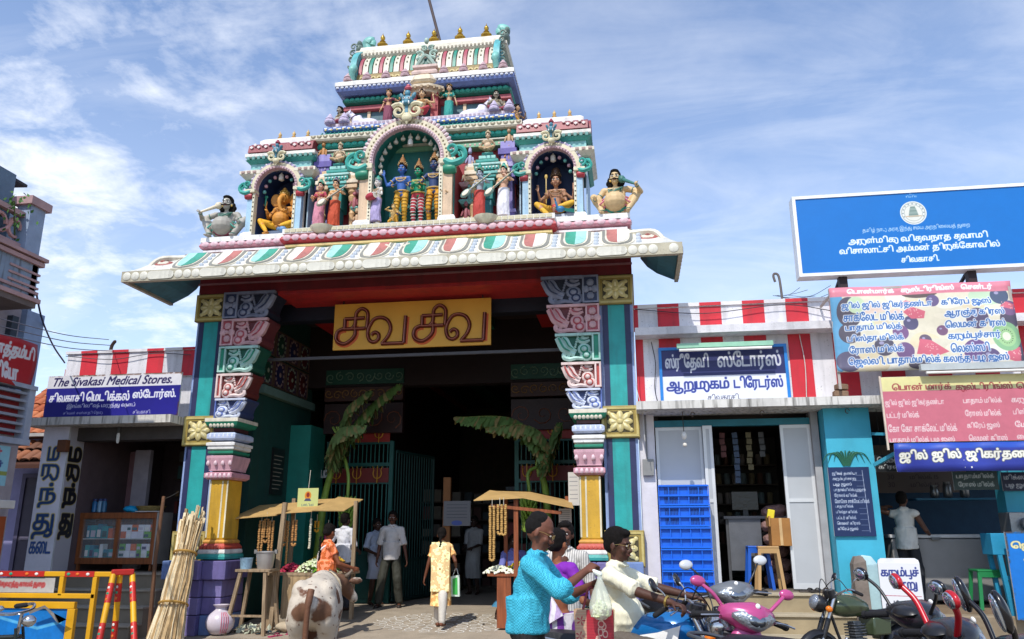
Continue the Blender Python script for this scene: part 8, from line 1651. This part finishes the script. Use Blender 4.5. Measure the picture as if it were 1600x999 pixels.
# blue shirt man with bags
BX=P(824,900,5.6).x
bm=fig('person','man in a bright blue checked shirt and glasses looking down at a flower bag','person',(BX,5.6,0),1.69,1.42,skin='5a3628',hl='bald',hair='1c1918',top=('check','2ba3bd',105,-.03),sleeve=1.15,bottom=('trousers','191716'),glasses=1,stache=.8,belly=.0,lean=(.07,0),head=(.15,.42),
   lh=(.12,-.42,1.2),rh=(-.06,-.42,1.3),lpole=(.6,.6,-.6),rpole=(-.8,.4,-.6),curl=(.8,.75),hn=((-.6,0,-.8),(.6,0,-.8)),shoes='2a1f1a',vox=.0095)
W1=wmat(bm)@J(bm,5); W0=wmat(bm)@J(bm,4)
t=T('flower_bag','clear plastic bag of white jasmine held by the blue shirt man','bag',None,tuple(W1)); cbag=W1+Vector((.09,.0,-.18)); g=MB(); g.lathe([(.012,.17),(.02,.12),(.05,.05),(.075,-.03),(.07,-.09),(.03,-.12),(.005,-.125)],cbag,16,sy=.7); ob('film',g,glass('e6ecd8',.45,.2),t,60); heap(t,(cbag.x,cbag.y,cbag.z-.1),(.055,.04,.1),170,('e4e6c0','d4dca0','f0efdc'),9,.011); ob('knot',MB().cap(W1+Vector((.05,0,.0)),cbag+Vector((0,0,.16)),.012,.018,8),M('dfe6da',.4),t,40)
rbg=Cv(None,0,'b02a38',ext=(0,.25,0,.27),res=420); rbg.poly([(0,0),(.3,0),(.3,1),(0,1)],'c8b090',False)
for (u,v) in ((.15,.75),(.12,.4),(.2,.12)): 
    for k in range(5): a=2*PI*k/5; rbg.poly([(u,v),(u+.1*math.cos(a-.2),v+.09*math.sin(a-.2)),(u+.13*math.cos(a),v+.12*math.sin(a)),(u+.1*math.cos(a+.2),v+.09*math.sin(a+.2))],'a8283a',False)
for k in range(7): rbg.ell(.68+.1*math.cos(k*.9),.45+.18*math.sin(k*1.3),.07,.09,'e0c8b0'); rbg.ell(.68+.1*math.cos(k*.9),.45+.18*math.sin(k*1.3),.045,.06,'a82a36')
rbg.ell(.68,.68,.09,.09,'e0c8b0'); rbg.ell(.68,.68,.06,.06,'b03a40'); rbg.poly([(.62,.76),(.74,.76),(.68,.92)],'e0c8b0',False); 
for k in range(30): rbg.line([(0,k/30),(1,k/30)],'8a1f2c' if k%2 else 'b83440',.6)
t=T('woven_bag','red and cream woven shopping bag hanging from the blue shirt man\'s hand','bag',None,tuple(W0)); o=rbg.board('front',t,side='a82a36',t=.012); bo_=Vector((W0.x-.11,W0.y-.09,W0.z-.42)); o.data.transform(Matrix.Translation(bo_))
ob('body',MB().loft([[bo_+Vector(v) for v in ((.005,.013,.0),(.245,.013,.0),(.245,.12,.0),(.005,.12,.0))],[bo_+Vector(v) for v in ((-.01,.013,.27),(.26,.013,.27),(.25,.1,.27),(.0,.1,.27))]]),M('b89a78',.7,.2,.2,40),t)
ob('handle',MB().tube(spl([bo_+Vector((.05,.01,.26)),bo_+Vector((.09,.02,.4)),W0+Vector((.02,-.02,-.02)),bo_+Vector((.17,.02,.4)),bo_+Vector((.2,.01,.26))],6),.008,6),M('8a2f38',.5),t,40)
pw_=fig('person','woman in a purple blouse and striped sari seen from behind by the striped shirt man','person',at(870,6.7,0),1.58,2.7,skin='7a4a30',fem=1,top=('blouse','7a22a0'),sleeve=.75,bottom=('sari','7a3a9a',.1,.24,'sariw'),hl='female',lh=(.25,-.2,1.05),rh=(-.25,-.2,1.05),vox=.0105)
br_=MB()
for i in range(20): br_.ell((.05+.01*math.sin(i*2),.125+.01*(i<5),J(pw_,9).z-.08-i*.033),(.03-.0006*i,.026,.025),8)
add(pw_,'braid',br_,M('100d0c',.45),50); ws_=MB(); ws_.loft([[J(pw_,0)+Vector((-.04,.05,.06)),J(pw_,0)+Vector((.06,.05,.05)),J(pw_,0)+Vector((.06,.07,.05)),J(pw_,0)+Vector((-.04,.07,.06))],[Vector((.02,.15,1.2)),Vector((.14,.13,1.15)),Vector((.14,.15,1.15)),Vector((.02,.17,1.2))],[Vector((-.14,.14,.98)),Vector((.0,.17,.9)),Vector((0,.19,.9)),Vector((-.14,.16,.98))]]); add(pw_,'sari_pallu',ws_,M('b9a0c8',.7,.1,.2,9,kind='sariw'),50)
fig('person','young man with a moustache in a grey striped shirt touching his chest','person',at(884,8.0,0),hts(884,812,8.0,0),-.15,skin='4a2c20',top=('stripes','c9c4bc',14),sleeve=.8,bottom=('trousers','4a4a50'),stache=1,lh=(.3,-.1,.85),rh=(-.05,-.22,1.28),rpole=(-1,.1,-.5),curl=(.5,.6),hn=((-1,0,0),(0,1,0)))
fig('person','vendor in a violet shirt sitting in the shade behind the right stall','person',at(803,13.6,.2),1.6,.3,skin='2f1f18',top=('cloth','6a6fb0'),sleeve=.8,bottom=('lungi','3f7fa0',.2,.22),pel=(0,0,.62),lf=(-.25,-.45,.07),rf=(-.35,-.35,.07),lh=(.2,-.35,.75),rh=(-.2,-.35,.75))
# ================================================================ BARRICADE
ba=T('barricade','yellow and red painted steel police barricade with boards','barricade',None,(-5.2,8,0)); YB_=8.1; yl=M('d9a014',.45,.08,.05,4,dirt=.12); rd_=M('b8261c',.45,.08,.05,4)
zt0=P(100,897,YB_).z; xl=P(-60,900,YB_).x; xr=P(190,896,YB_).x
def tubeb(n,a,b,m,w=.05): ob(n,MB().bar(a,b,w,w),m,ba,bevel=.006)
tubeb('rail',(xl,YB_,zt0),(xr,YB_,zt0),yl); z2=P(80,931,YB_).z; tubeb('rail',(xl,YB_,z2),(P(150,931,YB_).x,YB_,z2),yl); x_=P(145,950,YB_).x
for px in (95,147): x=P(px,930,YB_).x; tubeb('upright',(x,YB_,z2 if px==95 else .0),(x,YB_,zt0-.025),yl)
for a,b in ((0,72),(104,150)): ob('red_band',MB().box(P(a-50 if a==0 else a,897,YB_).x,P(b,897,YB_).x,YB_-.028,YB_+.028,zt0-.027,zt0+.027),rd_,ba)
for k,px in enumerate((5,20,45,60,110,124,140)): ob('reflector',MB().ell((P(px,897,YB_).x,YB_-.03,zt0),(.022,.008,.016),8),M(('e4e0d8','2f9a78','d9702a')[k%3],.3),ba)
ins=[(P(0-60,945,YB_).x,P(118,945,YB_).x)]; zf1=P(60,940,YB_).z
f=MB(); f.box(xl,P(118,945,YB_).x,YB_-.02,YB_+.03,zf1-.07,zf1).box(P(106,960,YB_).x,P(118,960,YB_).x,YB_-.02,YB_+.03,.1,zf1-.07); ob('board_frame',f,yl,ba,bevel=.005)
c=Cv(None,YB_,'1478c8',ext=(xl,P(106,960,YB_).x,.1,zf1-.07)); c.line([(.3,.9),(.75,.7),(.95,.8)],'5ab0e0',5); c.poly([(.0,.2),(.35,.15),(.5,.5),(.1,.7)],'0f5fa8',False); c.wear(.15); c.board('blue_board',ba,t=.01)
c=Cv(None,YB_-.01,'b8b4ae',ext=(xl,P(86,915,YB_).x,P(50,926,YB_).z,P(50,903,YB_).z)); c.text('போக்குவரத்து காவல் துறை',(.33,.3,.9,.78),'b02a2a',uv=True,bold=.8); c.wear(.1); c.board('lettered_plate',ba,t=.006)
ob('torn_sheet',MB().loft([[P(45,955,YB_-.1),P(70,946,YB_-.1),P(70,950,YB_-.1),P(46,960,YB_-.1)],[P(70,946,YB_-.12),P(84,958,YB_-.1),P(88,972,YB_-.12),P(70,950,YB_-.12)],[P(84,958,YB_-.1),P(104,968,YB_-.1),P(92,974,YB_-.1),P(88,972,YB_-.1)]]),M('6f6c68',.6,.2),ba)
for i,(tx,ty,bx,by) in enumerate(((182,-.05,140,-.45),(186,.02,172,.1),(198,.1,216,-.45))):
    top=Vector((P(tx,896,YB_).x,YB_+ty,zt0)); bot=Vector((P(bx,1060,YB_+by).x,YB_+by,.0)); ob('leg',MB().tube([top,bot],.03,8),yl,ba,50)
    for f0 in (.08,.42,.72): 
        a=top.lerp(bot,f0); b=top.lerp(bot,f0+.17); ob('red_band',MB().tube([a,b],.0315,8),rd_,ba,50)
        for k in range(3): ob('reflector',MB().ell(a.lerp(b,.2+.3*k)+Vector((0,-.031,0)),(.014,.006,.016),6),M(('e4e0d8','2f9a78','d9702a')[k],.3),ba)
ob('leg_cap',MB().bar((P(180,896,YB_).x,YB_-.06,zt0+.02),(P(200,894,YB_).x,YB_+.1,zt0+.02),.06),rd_,ba,bevel=.01)
# ================================================================ TWO WHEELERS
RUB=M('17171a',.85,.1,.2,20,dirt=.2); CHR=M('b8b8ba',.18,.03,0,metal=.9,dirt=.05); BLK=M('1b1b1e',.35,.08,.08,6,dirt=.12,spec=.5); GRY=M('55585c',.4,.1,.1,8,metal=.4,dirt=.2)
def paint(c): return M(c,.22,.05,.0,3,metal=.15,dirt=.08,spec=.6)
def L_(n,mb,m,r,sm=40,bevel=0): return ob(n,mb,m,r,sm,local=True,bevel=bevel)
def wheel(r,c,R0,w=.045,spokes=10,rim=None):
    wp=bpy.data.objects.new('wheel',None); C.objects.link(wp); wp.parent=r; wp.location=c; wp.empty_display_size=.1
    ty=MB(); ty.tube([(R0*math.cos(t),0,R0*math.sin(t)) for t in lin(0,2*PI,33)],w,8); ob('tyre',ty,RUB,wp,50,local=True)
    rm=MB(); rm.tube([((R0-w*.9)*math.cos(t),0,(R0-w*.9)*math.sin(t)) for t in lin(0,2*PI,33)],w*.4,6); rm.cyl((0,-.05,0),(0,.05,0),.045,.045,12); ob('rim',rm,rim or CHR,wp,50,local=True)
    sp=MB(); 
    for i in range(spokes*2): t=2*PI*i/spokes/2; sp.bar((.04*math.cos(t+.4),.03*(-1)**i,.04*math.sin(t+.4)),((R0-w)*math.cos(t),0,(R0-w)*math.sin(t)),.004 if spokes>6 else .03)
    ob('spokes',sp,CHR if spokes>6 else GRY,wp,local=True)
def fender(r,c,R0,a0,a1,w,m,nm='mudguard'):
    rings=[]
    for t in lin(a0,a1,12):
        d=Vector((math.cos(t),0,math.sin(t))); rings.append([Vector(c)+d*(R0+o)+Vector((0,y,0)) for y,o in ((-w,-.03),(-w*.7,.01),(0,.025),(w*.7,.01),(w,-.03),(w*.7,0.0),(0,.015),(-w*.7,0.0))])
    L_(nm,MB().loft(rings),m,r,50)
def mirror(r,base,head,mat,size=(.065,.02,.045),arm=None,glassdir=-1,rot=(0,0,0)):
    mp=bpy.data.objects.new('mirror',None); C.objects.link(mp); mp.parent=r; mp.location=head; mp.rotation_euler=rot; mp.empty_display_size=.05
    ob('shell',MB().ell((0,0,0),(size[1],size[0],size[2]),16),mat,mp,50,local=True); ob('glass',MB().ell((glassdir*size[1]*.55,0,0),(size[1]*.6,size[0]*.9,size[2]*.88),16),M('c8d4e0',.05,0,0,metal=.9,dirt=0),mp,50,local=True)
    L_('mirror_arm',MB().tube(spl([base,(Vector(base)+Vector(head))/2+Vector((0,0,.02)),head],5),.008 if not arm else arm,7),mat if arm else CHR,r,50)
def scooter(name,label,loc,rz,lean,col,colb,acc,steer=0,mcol=None,seatc='141416',armr=.008,mirrorup=0,scale=1,plate=None,sport=False,msize=(.024,.06,.042)):
    r=T(name,label,'scooter',None,loc); r.rotation_euler=(lean,0,rz); r.scale=(scale,)*3; pm=paint(col); pb=paint(colb)   # forward +X
    wheel(r,(.62,0,.24),.2,.05,5,GRY); wheel(r,(-.58,0,.24),.2,.05,5,GRY)
    fender(r,(.62,0,.24),.24,.1,2.6,.07,pm)
    body=MB(); body.loft([[(x,y*w_,z) for y,z in ((-1,zb),(-1.05,(zb+zt)/2),(-.75,zt),(0,zt+.02),(.75,zt),(1.05,(zb+zt)/2),(1,zb))] for x,w_,zb,zt in ((-.92,.04,.6,.7),(-.8,.11,.45,.74),(-.5,.16,.33,.74),(-.2,.16,.3,.7),(-.08,.13,.28,.6))]); L_('rear_body',body,pm,r,50)
    L_('floor_board',MB().box(-.2,.38,-.17,.17,.25,.31),BLK,r,bevel=.015)
    ap=MB(); ap.loft([[(x,y,z) for y in lin(-w_,w_,9)]+[(x-.05-.03*math.cos(0),y,z) for y in lin(w_*.96,-w_*.96,9)] for x,w_,z in ((.34,.17,.28),(.40,.2,.45),(.42,.215,.6),(.4,.2,.75),(.36,.13,.88))]); 
    ap2=MB(); rings=[]
    for x,w_,z in ((.36,.1,.26),(.41,.15,.42),(.42,.185,.58),(.4,.16,.74),(.36,.07,.88)): rings.append([(x+.05*math.cos(t),w_*math.sin(t),z) for t in lin(-PI/2,PI/2,11)]+[(x-.03,w_*.9*math.sin(t),z) for t in lin(PI/2,-PI/2,5)])
    L_('front_apron',MB().loft(rings),pm,r,50); L_('apron_grille',MB().loft([[(x+.008+.05*math.cos(t),.08*math.sin(t),z) for t in lin(-1,1,7)]+[(x,.08*math.sin(t),z) for t in lin(1,-1,4)] for x,z in ((.415,.45),(.422,.56),(.415,.64))]),BLK,r,50)
    L_('legshield_inner',MB().box(.28,.35,-.17,.17,.31,.84),BLK,r,bevel=.02)
    st=MB(); st.loft([[(x,y,z) for y,z in ((-w_,z0),(-w_*1.02,z0+.05),(-w_*.7,z1),(0,z1+.012),(w_*.7,z1),(w_*1.02,z0+.05),(w_,z0))] for x,w_,z0,z1 in ((-.82,.09,.75,.8),(-.7,.135,.72,.83),(-.4,.14,.7,.81),(-.1,.12,.68,.77),(.0,.07,.68,.73))]); L_('seat',st,M(seatc,.42,.1,.12,8,dirt=.08),r,50)
    L_('grab_rail',MB().tube(spl([(-.6,-.16,.76),(-.85,-.14,.82),(-.98,0,.84),(-.85,.14,.82),(-.6,.16,.76)],5),.012,7),GRY,r,50); L_('tail_light',MB().ell((-.93,0,.66),(.04,.08,.05),10),M('b01c1c',.2,dirt=0),r,50)
    L_('number_plate',MB().box(-1.0,-.99,-.1,.1,.42,.56),M('e2dfd8',.5),r)
    L_('fork',MB().bar((.58,-.08,.24),(.45,-.06,.7),.03).bar((.58,.08,.24),(.45,.06,.7),.03),GRY,r)
    # steering head: turned as one
    sh=bpy.data.objects.new('handlebar',None); C.objects.link(sh); sh.parent=r; sh.location=(.36,0,.93); sh.rotation_euler=(0,-.25,steer); sh.empty_display_size=.1
    def H(n,mb,m,sm=50): return ob(n,mb,m,sh,sm,local=True)
    cw_=MB(); rings=[]
    for y,xr,zr,zc,xc in ((-.19,.035,.04,.02,-.02),(-.14,.07,.06,.02,0),(-.07,.1,.085,.005,.02),(0,.115,.1,0,.03),(.07,.1,.085,.005,.02),(.14,.07,.06,.02,0),(.19,.035,.04,.02,-.02)): rings.append([(xc+xr*math.cos(t),y,zc+zr*math.sin(t)) for t in lin(0,2*PI*15/16,16)])
    H('cowl',MB().loft(rings),pm)
    hl=MB(); rings=[]
    for y,zr,xo in ((-.15,.012,.07),(-.11,.04,.095),(-.05,.06,.115),(0,.065,.12),(.05,.06,.115),(.11,.04,.095),(.15,.012,.07)): rings.append([(xo-.02+.035*max(0,math.cos(t)),y,-.03+zr*math.sin(t)+.2*abs(y)) for t in lin(0,2*PI*11/12,12)])
    H('headlight_lens',MB().loft(rings),M('a4a9ae',.12,.25,.5,12,metal=.6,dirt=0,spec=.8)); H('headlight_reflector',MB().ell((.118,0,-.03),(.022,.07,.04),14),M('8c9096',.1,metal=.9,dirt=0))
    H('emblem',MB().ell((.125,0,.06),(.01,.018,.018),10),M('e8e6e4',.3)); H('instrument_panel',MB().ell((-.06,0,.06),(.06,.1,.03),12),BLK)
    gr=MB()
    for q in(-1,1): gr.cap((-.04,q*.19,.01),(-.1,q*.33,.0),.019,.02,10); gr.cyl((-.1,q*.33,0),(-.108,q*.35,0),.024,.024,10)
    H('grips',gr,RUB); lv=MB()
    for q in(-1,1): lv.tube(spl([(-.02,q*.18,.0),(.03,q*.24,-.01),(.0,q*.34,-.02)],4),.007,6)
    H('levers',lv,CHR)
    mm=paint(mcol or col)
    for q in(-1,1):
        hd_=(-.05,q*.33,.2+mirrorup); ob('mirror_arm',MB().tube(spl([(-.03,q*.16,.05),(-.02,q*.24,.13+mirrorup*.5),(-.045,q*.3,.18+mirrorup)],5),armr,8),mm if armr>.01 else BLK,sh,50,local=True)
        ob('mirror_shell',MB().ell(hd_,msize,18),mm,sh,50,local=True); ob('mirror_glass',MB().ell((hd_[0]-msize[0]*.65,hd_[1],hd_[2]),(msize[0]*.55,msize[1]*.9,msize[2]*.88),16),M('c8d4e0',.05,0,0,metal=.9,dirt=0),sh,50,local=True)
    L_('side_stripe',MB().bar((-.75,-.168,.6),(-.2,-.172,.5),.004,.05).bar((-.75,.168,.6),(-.2,.172,.5),.004,.05),paint(acc),r)
    L_('engine',MB().box(-.7,-.35,.08,.2,.16,.36).cyl((-.5,-.17,.25),(-.85,-.2,.34),.045,.055,12),GRY,r,40)
    L_('stand',MB().bar((-.1,.12,.28),(-.15,.26,.03),.02),GRY,r)
    return r
def motorbike(name,label,loc,rz,lean,tank,frame,steer=0,scale=1,stripe=None,text=None,small=False):
    r=T(name,label,'motorcycle',None,loc); r.rotation_euler=(lean,0,rz); r.scale=(scale,)*3; pm=paint(tank)
    wheel(r,(.64,0,.3),.26,.042,12); wheel(r,(-.6,0,.3),.26,.045,12); fender(r,(.64,0,.3),.3,.2,2.5,.055,BLK); fender(r,(-.6,0,.3),.3,.3,2.6,.06,BLK)
    L_('frame_tubes',MB().tube(spl([(.42,0,.82),(.1,0,.76),(-.3,0,.66),(-.75,0,.62)],5),.018,7).tube(spl([(.42,0,.8),(.3,0,.45),(.1,0,.28),(-.25,0,.28),(-.3,0,.66)],5),.018,7).bar((-.25,-.08,.28),(-.6,-.09,.3),.025).bar((-.25,.08,.28),(-.6,.09,.3),.025),BLK,r,50)
    tk=MB(); tk.loft([[(x,w_*math.cos(t),z+h_*math.sin(t)) for t in lin(0,2*PI*15/16,16)] for x,w_,z,h_ in ((.4,.04,.84,.05),(.34,.11,.85,.1),(.22,.135,.85,.125),(.05,.125,.84,.115),(-.08,.09,.82,.08),(-.14,.04,.79,.04))]); L_('fuel_tank',tk,pm,r,60); L_('filler_cap',MB().cyl((.2,0,.965),(.2,0,.985),.03,.03,14),CHR,r,40)
    L_('side_panel',MB().loft([[(-.35,q*.11,.52),(-.08,q*.12,.52),(-.1,q*.12,.72),(-.38,q*.11,.7)] for q in (-1,1)]),pm,r,40,bevel=.02)
    if stripe:
        for q in(-1,1):
            for k,(z0,z1,c_) in enumerate(((.8,.84,'e6e4e0'),(.76,.81,stripe))): L_('tank_stripe',MB().loft([[(.28-.02*k,q*.138,z0),(.3-.02*k,q*.13,z1+.05)],[(.1,q*.139,z0-.02),(.14,q*.137,z1)],[(-.04,q*.115,z0-.03),(-.02,q*.115,z1-.03)]],cap=False,close=False),M(c_,.3),r)
    st=MB(); st.loft([[(x,y,z) for y,z in ((-w_,z0),(-w_,z0+.04),(-w_*.75,z1),(0,z1+.01),(w_*.75,z1),(w_,z0+.04),(w_,z0))] for x,w_,z0,z1 in ((-.78,.1,.72,.8),(-.6,.13,.7,.8),(-.3,.135,.69,.78),(-.1,.1,.72,.79),(.0,.06,.76,.81))]); L_('seat',st,M('131315',.45,.1,.12,8),r,50)
    L_('grab_rail',MB().tube(spl([(-.55,-.14,.74),(-.85,-.12,.78),(-.92,0,.8),(-.85,.12,.78),(-.55,.14,.74)],5),.011,7),CHR,r,50); L_('tail_light',MB().ell((-.88,0,.7),(.04,.06,.04),10),M('b01c1c',.2),r,50)
    en=MB(); en.box(-.12,.16,-.09,.09,.26,.45); 
    for k in range(7): en.box(.0,.17,-.085,.085,.46+.03*k,.475+.03*k)
    en.box(.03,.14,-.05,.05,.45,.68); L_('engine',en,GRY,r,bevel=.008); L_('exhaust',MB().tube(spl([(.16,-.06,.5),(.26,-.1,.35),(.1,-.13,.24),(-.3,-.14,.26),(-.9,-.15,.34)],5),[.02]*14+[.035]*7,9),CHR,r,50); L_('saddle_box',MB().box(-.8,-.45,-.3,-.16,.45,.7),pm,r,bevel=.02)
    sh=bpy.data.objects.new('steering',None); C.objects.link(sh); sh.parent=r; sh.location=(.44,0,.82); sh.rotation_euler=(0,-.42,steer); sh.empty_display_size=.1
    def H(n,mb,m,sm=50): return ob(n,mb,m,sh,sm,local=True)
    fk=MB(); 
    for q in(-1,1): fk.cyl((0,q*.08,.14),(0,q*.08,-.35),.02); fk.cyl((0,q*.08,-.35),(0,q*.08,-.6),.028)
    H('fork',fk,CHR); H('fork_boots',MB().cyl((0,-.08,-.1),(0,-.08,-.32),.03,.028,10).cyl((0,.08,-.1),(0,.08,-.32),.03,.028,10),BLK)
    hb=MB(); hb.tube(spl([(-.16,-.36,.24),(-.07,-.24,.26),(.0,-.12,.17),(0,0,.15),(.0,.12,.17),(-.07,.24,.26),(-.16,.36,.24)],5),.012,8); H('bar',hb,CHR); g=MB()
    for q in(-1,1): g.cap((-.1,q*.27,.257),(-.16,q*.36,.24),.019,.019,10)
    H('grips',g,RUB); lv=MB()
    for q in(-1,1): lv.tube(spl([(-.05,q*.24,.24),(.0,q*.3,.22),(-.06,q*.38,.2)],4),.006,6)
    H('levers',lv,CHR)
    H('headlight_shell',MB().ell((.11,0,.02),(.1,.095,.095),16),BLK if small else CHR); H('headlight_lens',MB().ell((.17,0,.02),(.05,.085,.085),16),M('9a9fa6',.1,.2,.4,14,metal=.6,dirt=0))
    H('gauges',MB().cyl((-.0,-.06,.13),(.05,-.06,.2),.045,.045,14).cyl((0,.06,.13),(.05,.06,.2),.045,.045,14),BLK); H('cables',MB().tube(spl([(-.05,-.25,.25),(.08,-.2,.32),(.12,-.05,.15),(.02,0,-.1)],5),.005,5).tube(spl([(-.05,.25,.25),(.08,.2,.32),(.12,.05,.15),(.02,0,-.1)],5),.005,5),BLK)
    i_=MB()
    for q in(-1,1): i_.ell((.07,q*.2,-.02),(.04,.035,.035),12)
    H('indicators',i_,M('d8741c',.2,dirt=0)); H('indicator_stalks',MB().cyl((.04,-.17,-.02),(.04,.17,-.02),.009,.009,8),BLK)
    for q in(-1,1):
        hd_=(-.1,q*.32,.42); ob('mirror_arm',MB().tube(spl([(-.09,q*.25,.26),(-.07,q*.28,.34),hd_],5),.006,6),CHR,sh,50,local=True); ob('mirror_shell',MB().ell(hd_,(.018,.05,.05),14),BLK,sh,50,local=True); ob('mirror_glass',MB().ell((hd_[0]-.01,hd_[1],hd_[2]),(.011,.045,.045),14),M('c8d4e0',.05,0,0,metal=.9,dirt=0),sh,50,local=True)
    L_('stand',MB().bar((-.05,.1,.3),(-.1,.26,.03),.02),GRY,r)
    return r
# ridden blue motorcycle
mbk=motorbike('motorcycle','blue motorcycle with red tank flash ridden by the cream shirt man','' or (P(1004,950,6.2).x,6.2,0),-.3,0,'1767a8','1a1a1c',0.0,1.02,'c8283a')
W=mbk.matrix_basis.copy(); mbw=wmat(mbk); mbw=Matrix.Translation(mbk.location)@Euler((0,0,-.3)).to_matrix().to_4x4()
seatw=mbw@Vector((-.24,0,.88))
rd=fig('person','rider in a cream shirt and grey trousers with glasses gripping the handlebar','person',(seatw.x,seatw.y,0),1.7,PI/2-.3,skin='3f261c',hl='short',top=('cloth','e6e0c4',7,-.06),sleeve=.8,bottom=('trousers','5f564e'),glasses=1,pel=(0,.0,.82),lean=(.05,0),
   lh=(.3,-.54,1.07),rh=(-.3,-.54,1.07),lpole=(.6,0,-.8),rpole=(-.6,0,-.8),lf=(.2,-.3,.32),rf=(-.2,-.3,.32),lkp=(.25,-1,.3),rkp=(-.25,-1,.3),curl=(.85,.85),hn=((0,.1,-1),(0,.1,-1)),head=(-.05,.12),shoes='2a2420',vox=.0095,belly=.02)
add(rd,'wristwatch',MB().tube([J(rd,5)+(J(rd,3)-J(rd,5))*.15+Vector(v) for v in (lambda q:q+q[:1])(ring_((J(rd,5)-J(rd,3)).normalized(),.032,12))],.008,6),M('c9a85a',.3,metal=.6),50)
t=scooter('scooter','glossy pink scooter with clear headlight leaning on its stand',(P(1112,950,6.3).x,6.3,0),-PI/2+.25,.0,'b84a80','b84a80','e6d8e0',.25,None,'16161a',.013,.0,1.05,msize=(.026,.055,.036)); t.rotation_euler=(.0,0,-PI/2+.2)
t.rotation_euler=Euler((-.16,0,-PI/2+.15)); 
scooter('scooter','grey and white scooter parked behind the pink one',(P(1108,950,8.0).x,8.0,0),-PI/2+.6,.05,'6f7276','d8d6d2','b03040',-.3,'c9cacc','16161a',.008,.06,1.08)
motorbike('motorcycle','small olive green motorcycle with a black seat by the stone post',(P(1345,950,9.3).x,9.3,0),PI+.55,.06,'3f4a34','1a1a1c',-.35,.92,None,small=True)
scooter('scooter','dark grey scooter with oval mirrors in the right foreground',(P(1400,950,5.7).x-.28,5.7,0),.12,.06,'2c2d31','3a3b40','c8303c',.25,'17171a','131316',.01,.04,1.08)
scooter('scooter','black scooter with bright red mirrors nearest the right edge',(P(1450,950,4.7).x-.3,4.75,0),-.15,.06,'232428','2a2b30','b01c24',.2,'b81c28','131316',.015,.05,1.08)
scooter('scooter','black scooter with large black mirrors at the lower right corner',(P(1495,950,4.2).x-.16,4.25,0),-.3,.03,'1a1b1f','242529','8a8c90',.15,'17171a','131316',.012,.05,1.06,msize=(.026,.055,.085))
# bicycles
def bicycle(name,label,loc,rz,col,lean=.08,guard=None,scale=1,steer=0):
    r=T(name,label,'bicycle',None,loc); r.rotation_euler=(lean,0,rz); r.scale=(scale,)*3; pm=paint(col)
    wheel(r,(.54,0,.34),.32,.02,14); wheel(r,(-.5,0,.34),.32,.02,14)
    L_('frame_tubes',MB().tube([(.38,0,.86),(-.12,0,.84)],.016,8).tube([(.36,0,.78),(-.04,0,.28)],.017,8).tube([(-.16,0,.95),(-.04,0,.28)],.016,8).tube([(-.04,-.03,.28),(-.5,-.06,.34)],.01,6).tube([(-.04,.03,.28),(-.5,.06,.34)],.01,6).tube([(-.13,-.02,.8),(-.5,-.06,.34)],.01,6).tube([(-.13,.02,.8),(-.5,.06,.34)],.01,6),pm,r,50)
    L_('fork',MB().tube(spl([(.36,-.04,.92),(.4,-.05,.7),(.54,-.05,.34)],4),.011,6).tube(spl([(.36,.04,.92),(.4,.05,.7),(.54,.05,.34)],4),.011,6),pm,r,50)
    L_('handlebar',MB().tube(spl([(.18,-.27,1.02),(.3,-.24,1.04),(.37,-.1,1.02),(.37,.1,1.02),(.3,.24,1.04),(.18,.27,1.02)],5),.011,7).tube([(.37,0,1.02),(.35,0,.86)],.012,7),CHR,r,50); L_('grips',MB().cap((.16,-.275,1.02),(.24,-.26,1.03),.017,.017,8).cap((.16,.275,1.02),(.24,.26,1.03),.017,.017,8),RUB,r,50); L_('bell_and_lamp',MB().ell((.42,0,.96),(.05,.04,.04),10).ell((.3,-.14,1.06),(.025,.025,.02),10),CHR,r,50)
    L_('saddle',MB().loft([[(x,w_*math.cos(t),.98+h_*math.sin(t)) for t in lin(0,2*PI*11/12,12)] for x,w_,h_ in ((-.3,.05,.02),(-.27,.1,.035),(-.18,.09,.03),(-.06,.03,.02),(.0,.02,.015))]),M('14302c' if guard else '15151a',.4),r,50)
    for c in ((.54,0,.34),(-.5,0,.34)): fender(r,c,.35,.5,2.9,.03,paint(guard or col))
    L_('carrier',MB().bar((-.25,-.06,.74),(-.75,-.06,.74),.012).bar((-.25,.06,.74),(-.75,.06,.74),.012).bar((-.7,-.06,.74),(-.5,-.06,.36),.01).bar((-.7,.06,.74),(-.5,.06,.36),.01).bar((-.75,-.06,.74),(-.75,.06,.74),.012),BLK,r); L_('crank',MB().tube([(-.04+.1*math.cos(t),-.06,.28+.1*math.sin(t)) for t in lin(0,2*PI,21)],.008,5).bar((-.04,-.08,.28),(.06,-.09,.15),.015).bar((-.04,.08,.28),(-.14,.09,.41),.015),CHR,r,40); L_('pedals',MB().box(.02,.1,-.17,-.09,.14,.16).box(-.18,-.1,.09,.17,.4,.42),RUB,r)
    return r
bicycle('bicycle','dark bicycle standing behind the rider beside the right plinth',(P(935,900,9.0).x,8.9,0),.35,'24302c')
bicycle('bicycle','old bicycle with steel handlebar parked behind the striped shirt man',(P(900,900,10.5).x,10.6,0),-.2,'3a2a24')
bicycle('bicycle','bicycle with a pale blue mudguard in front of the barricade at lower left',(P(45,950,5.2).x-.42,5.2,0),.15,'1d2422',.05,'9fc8cc',1.0)
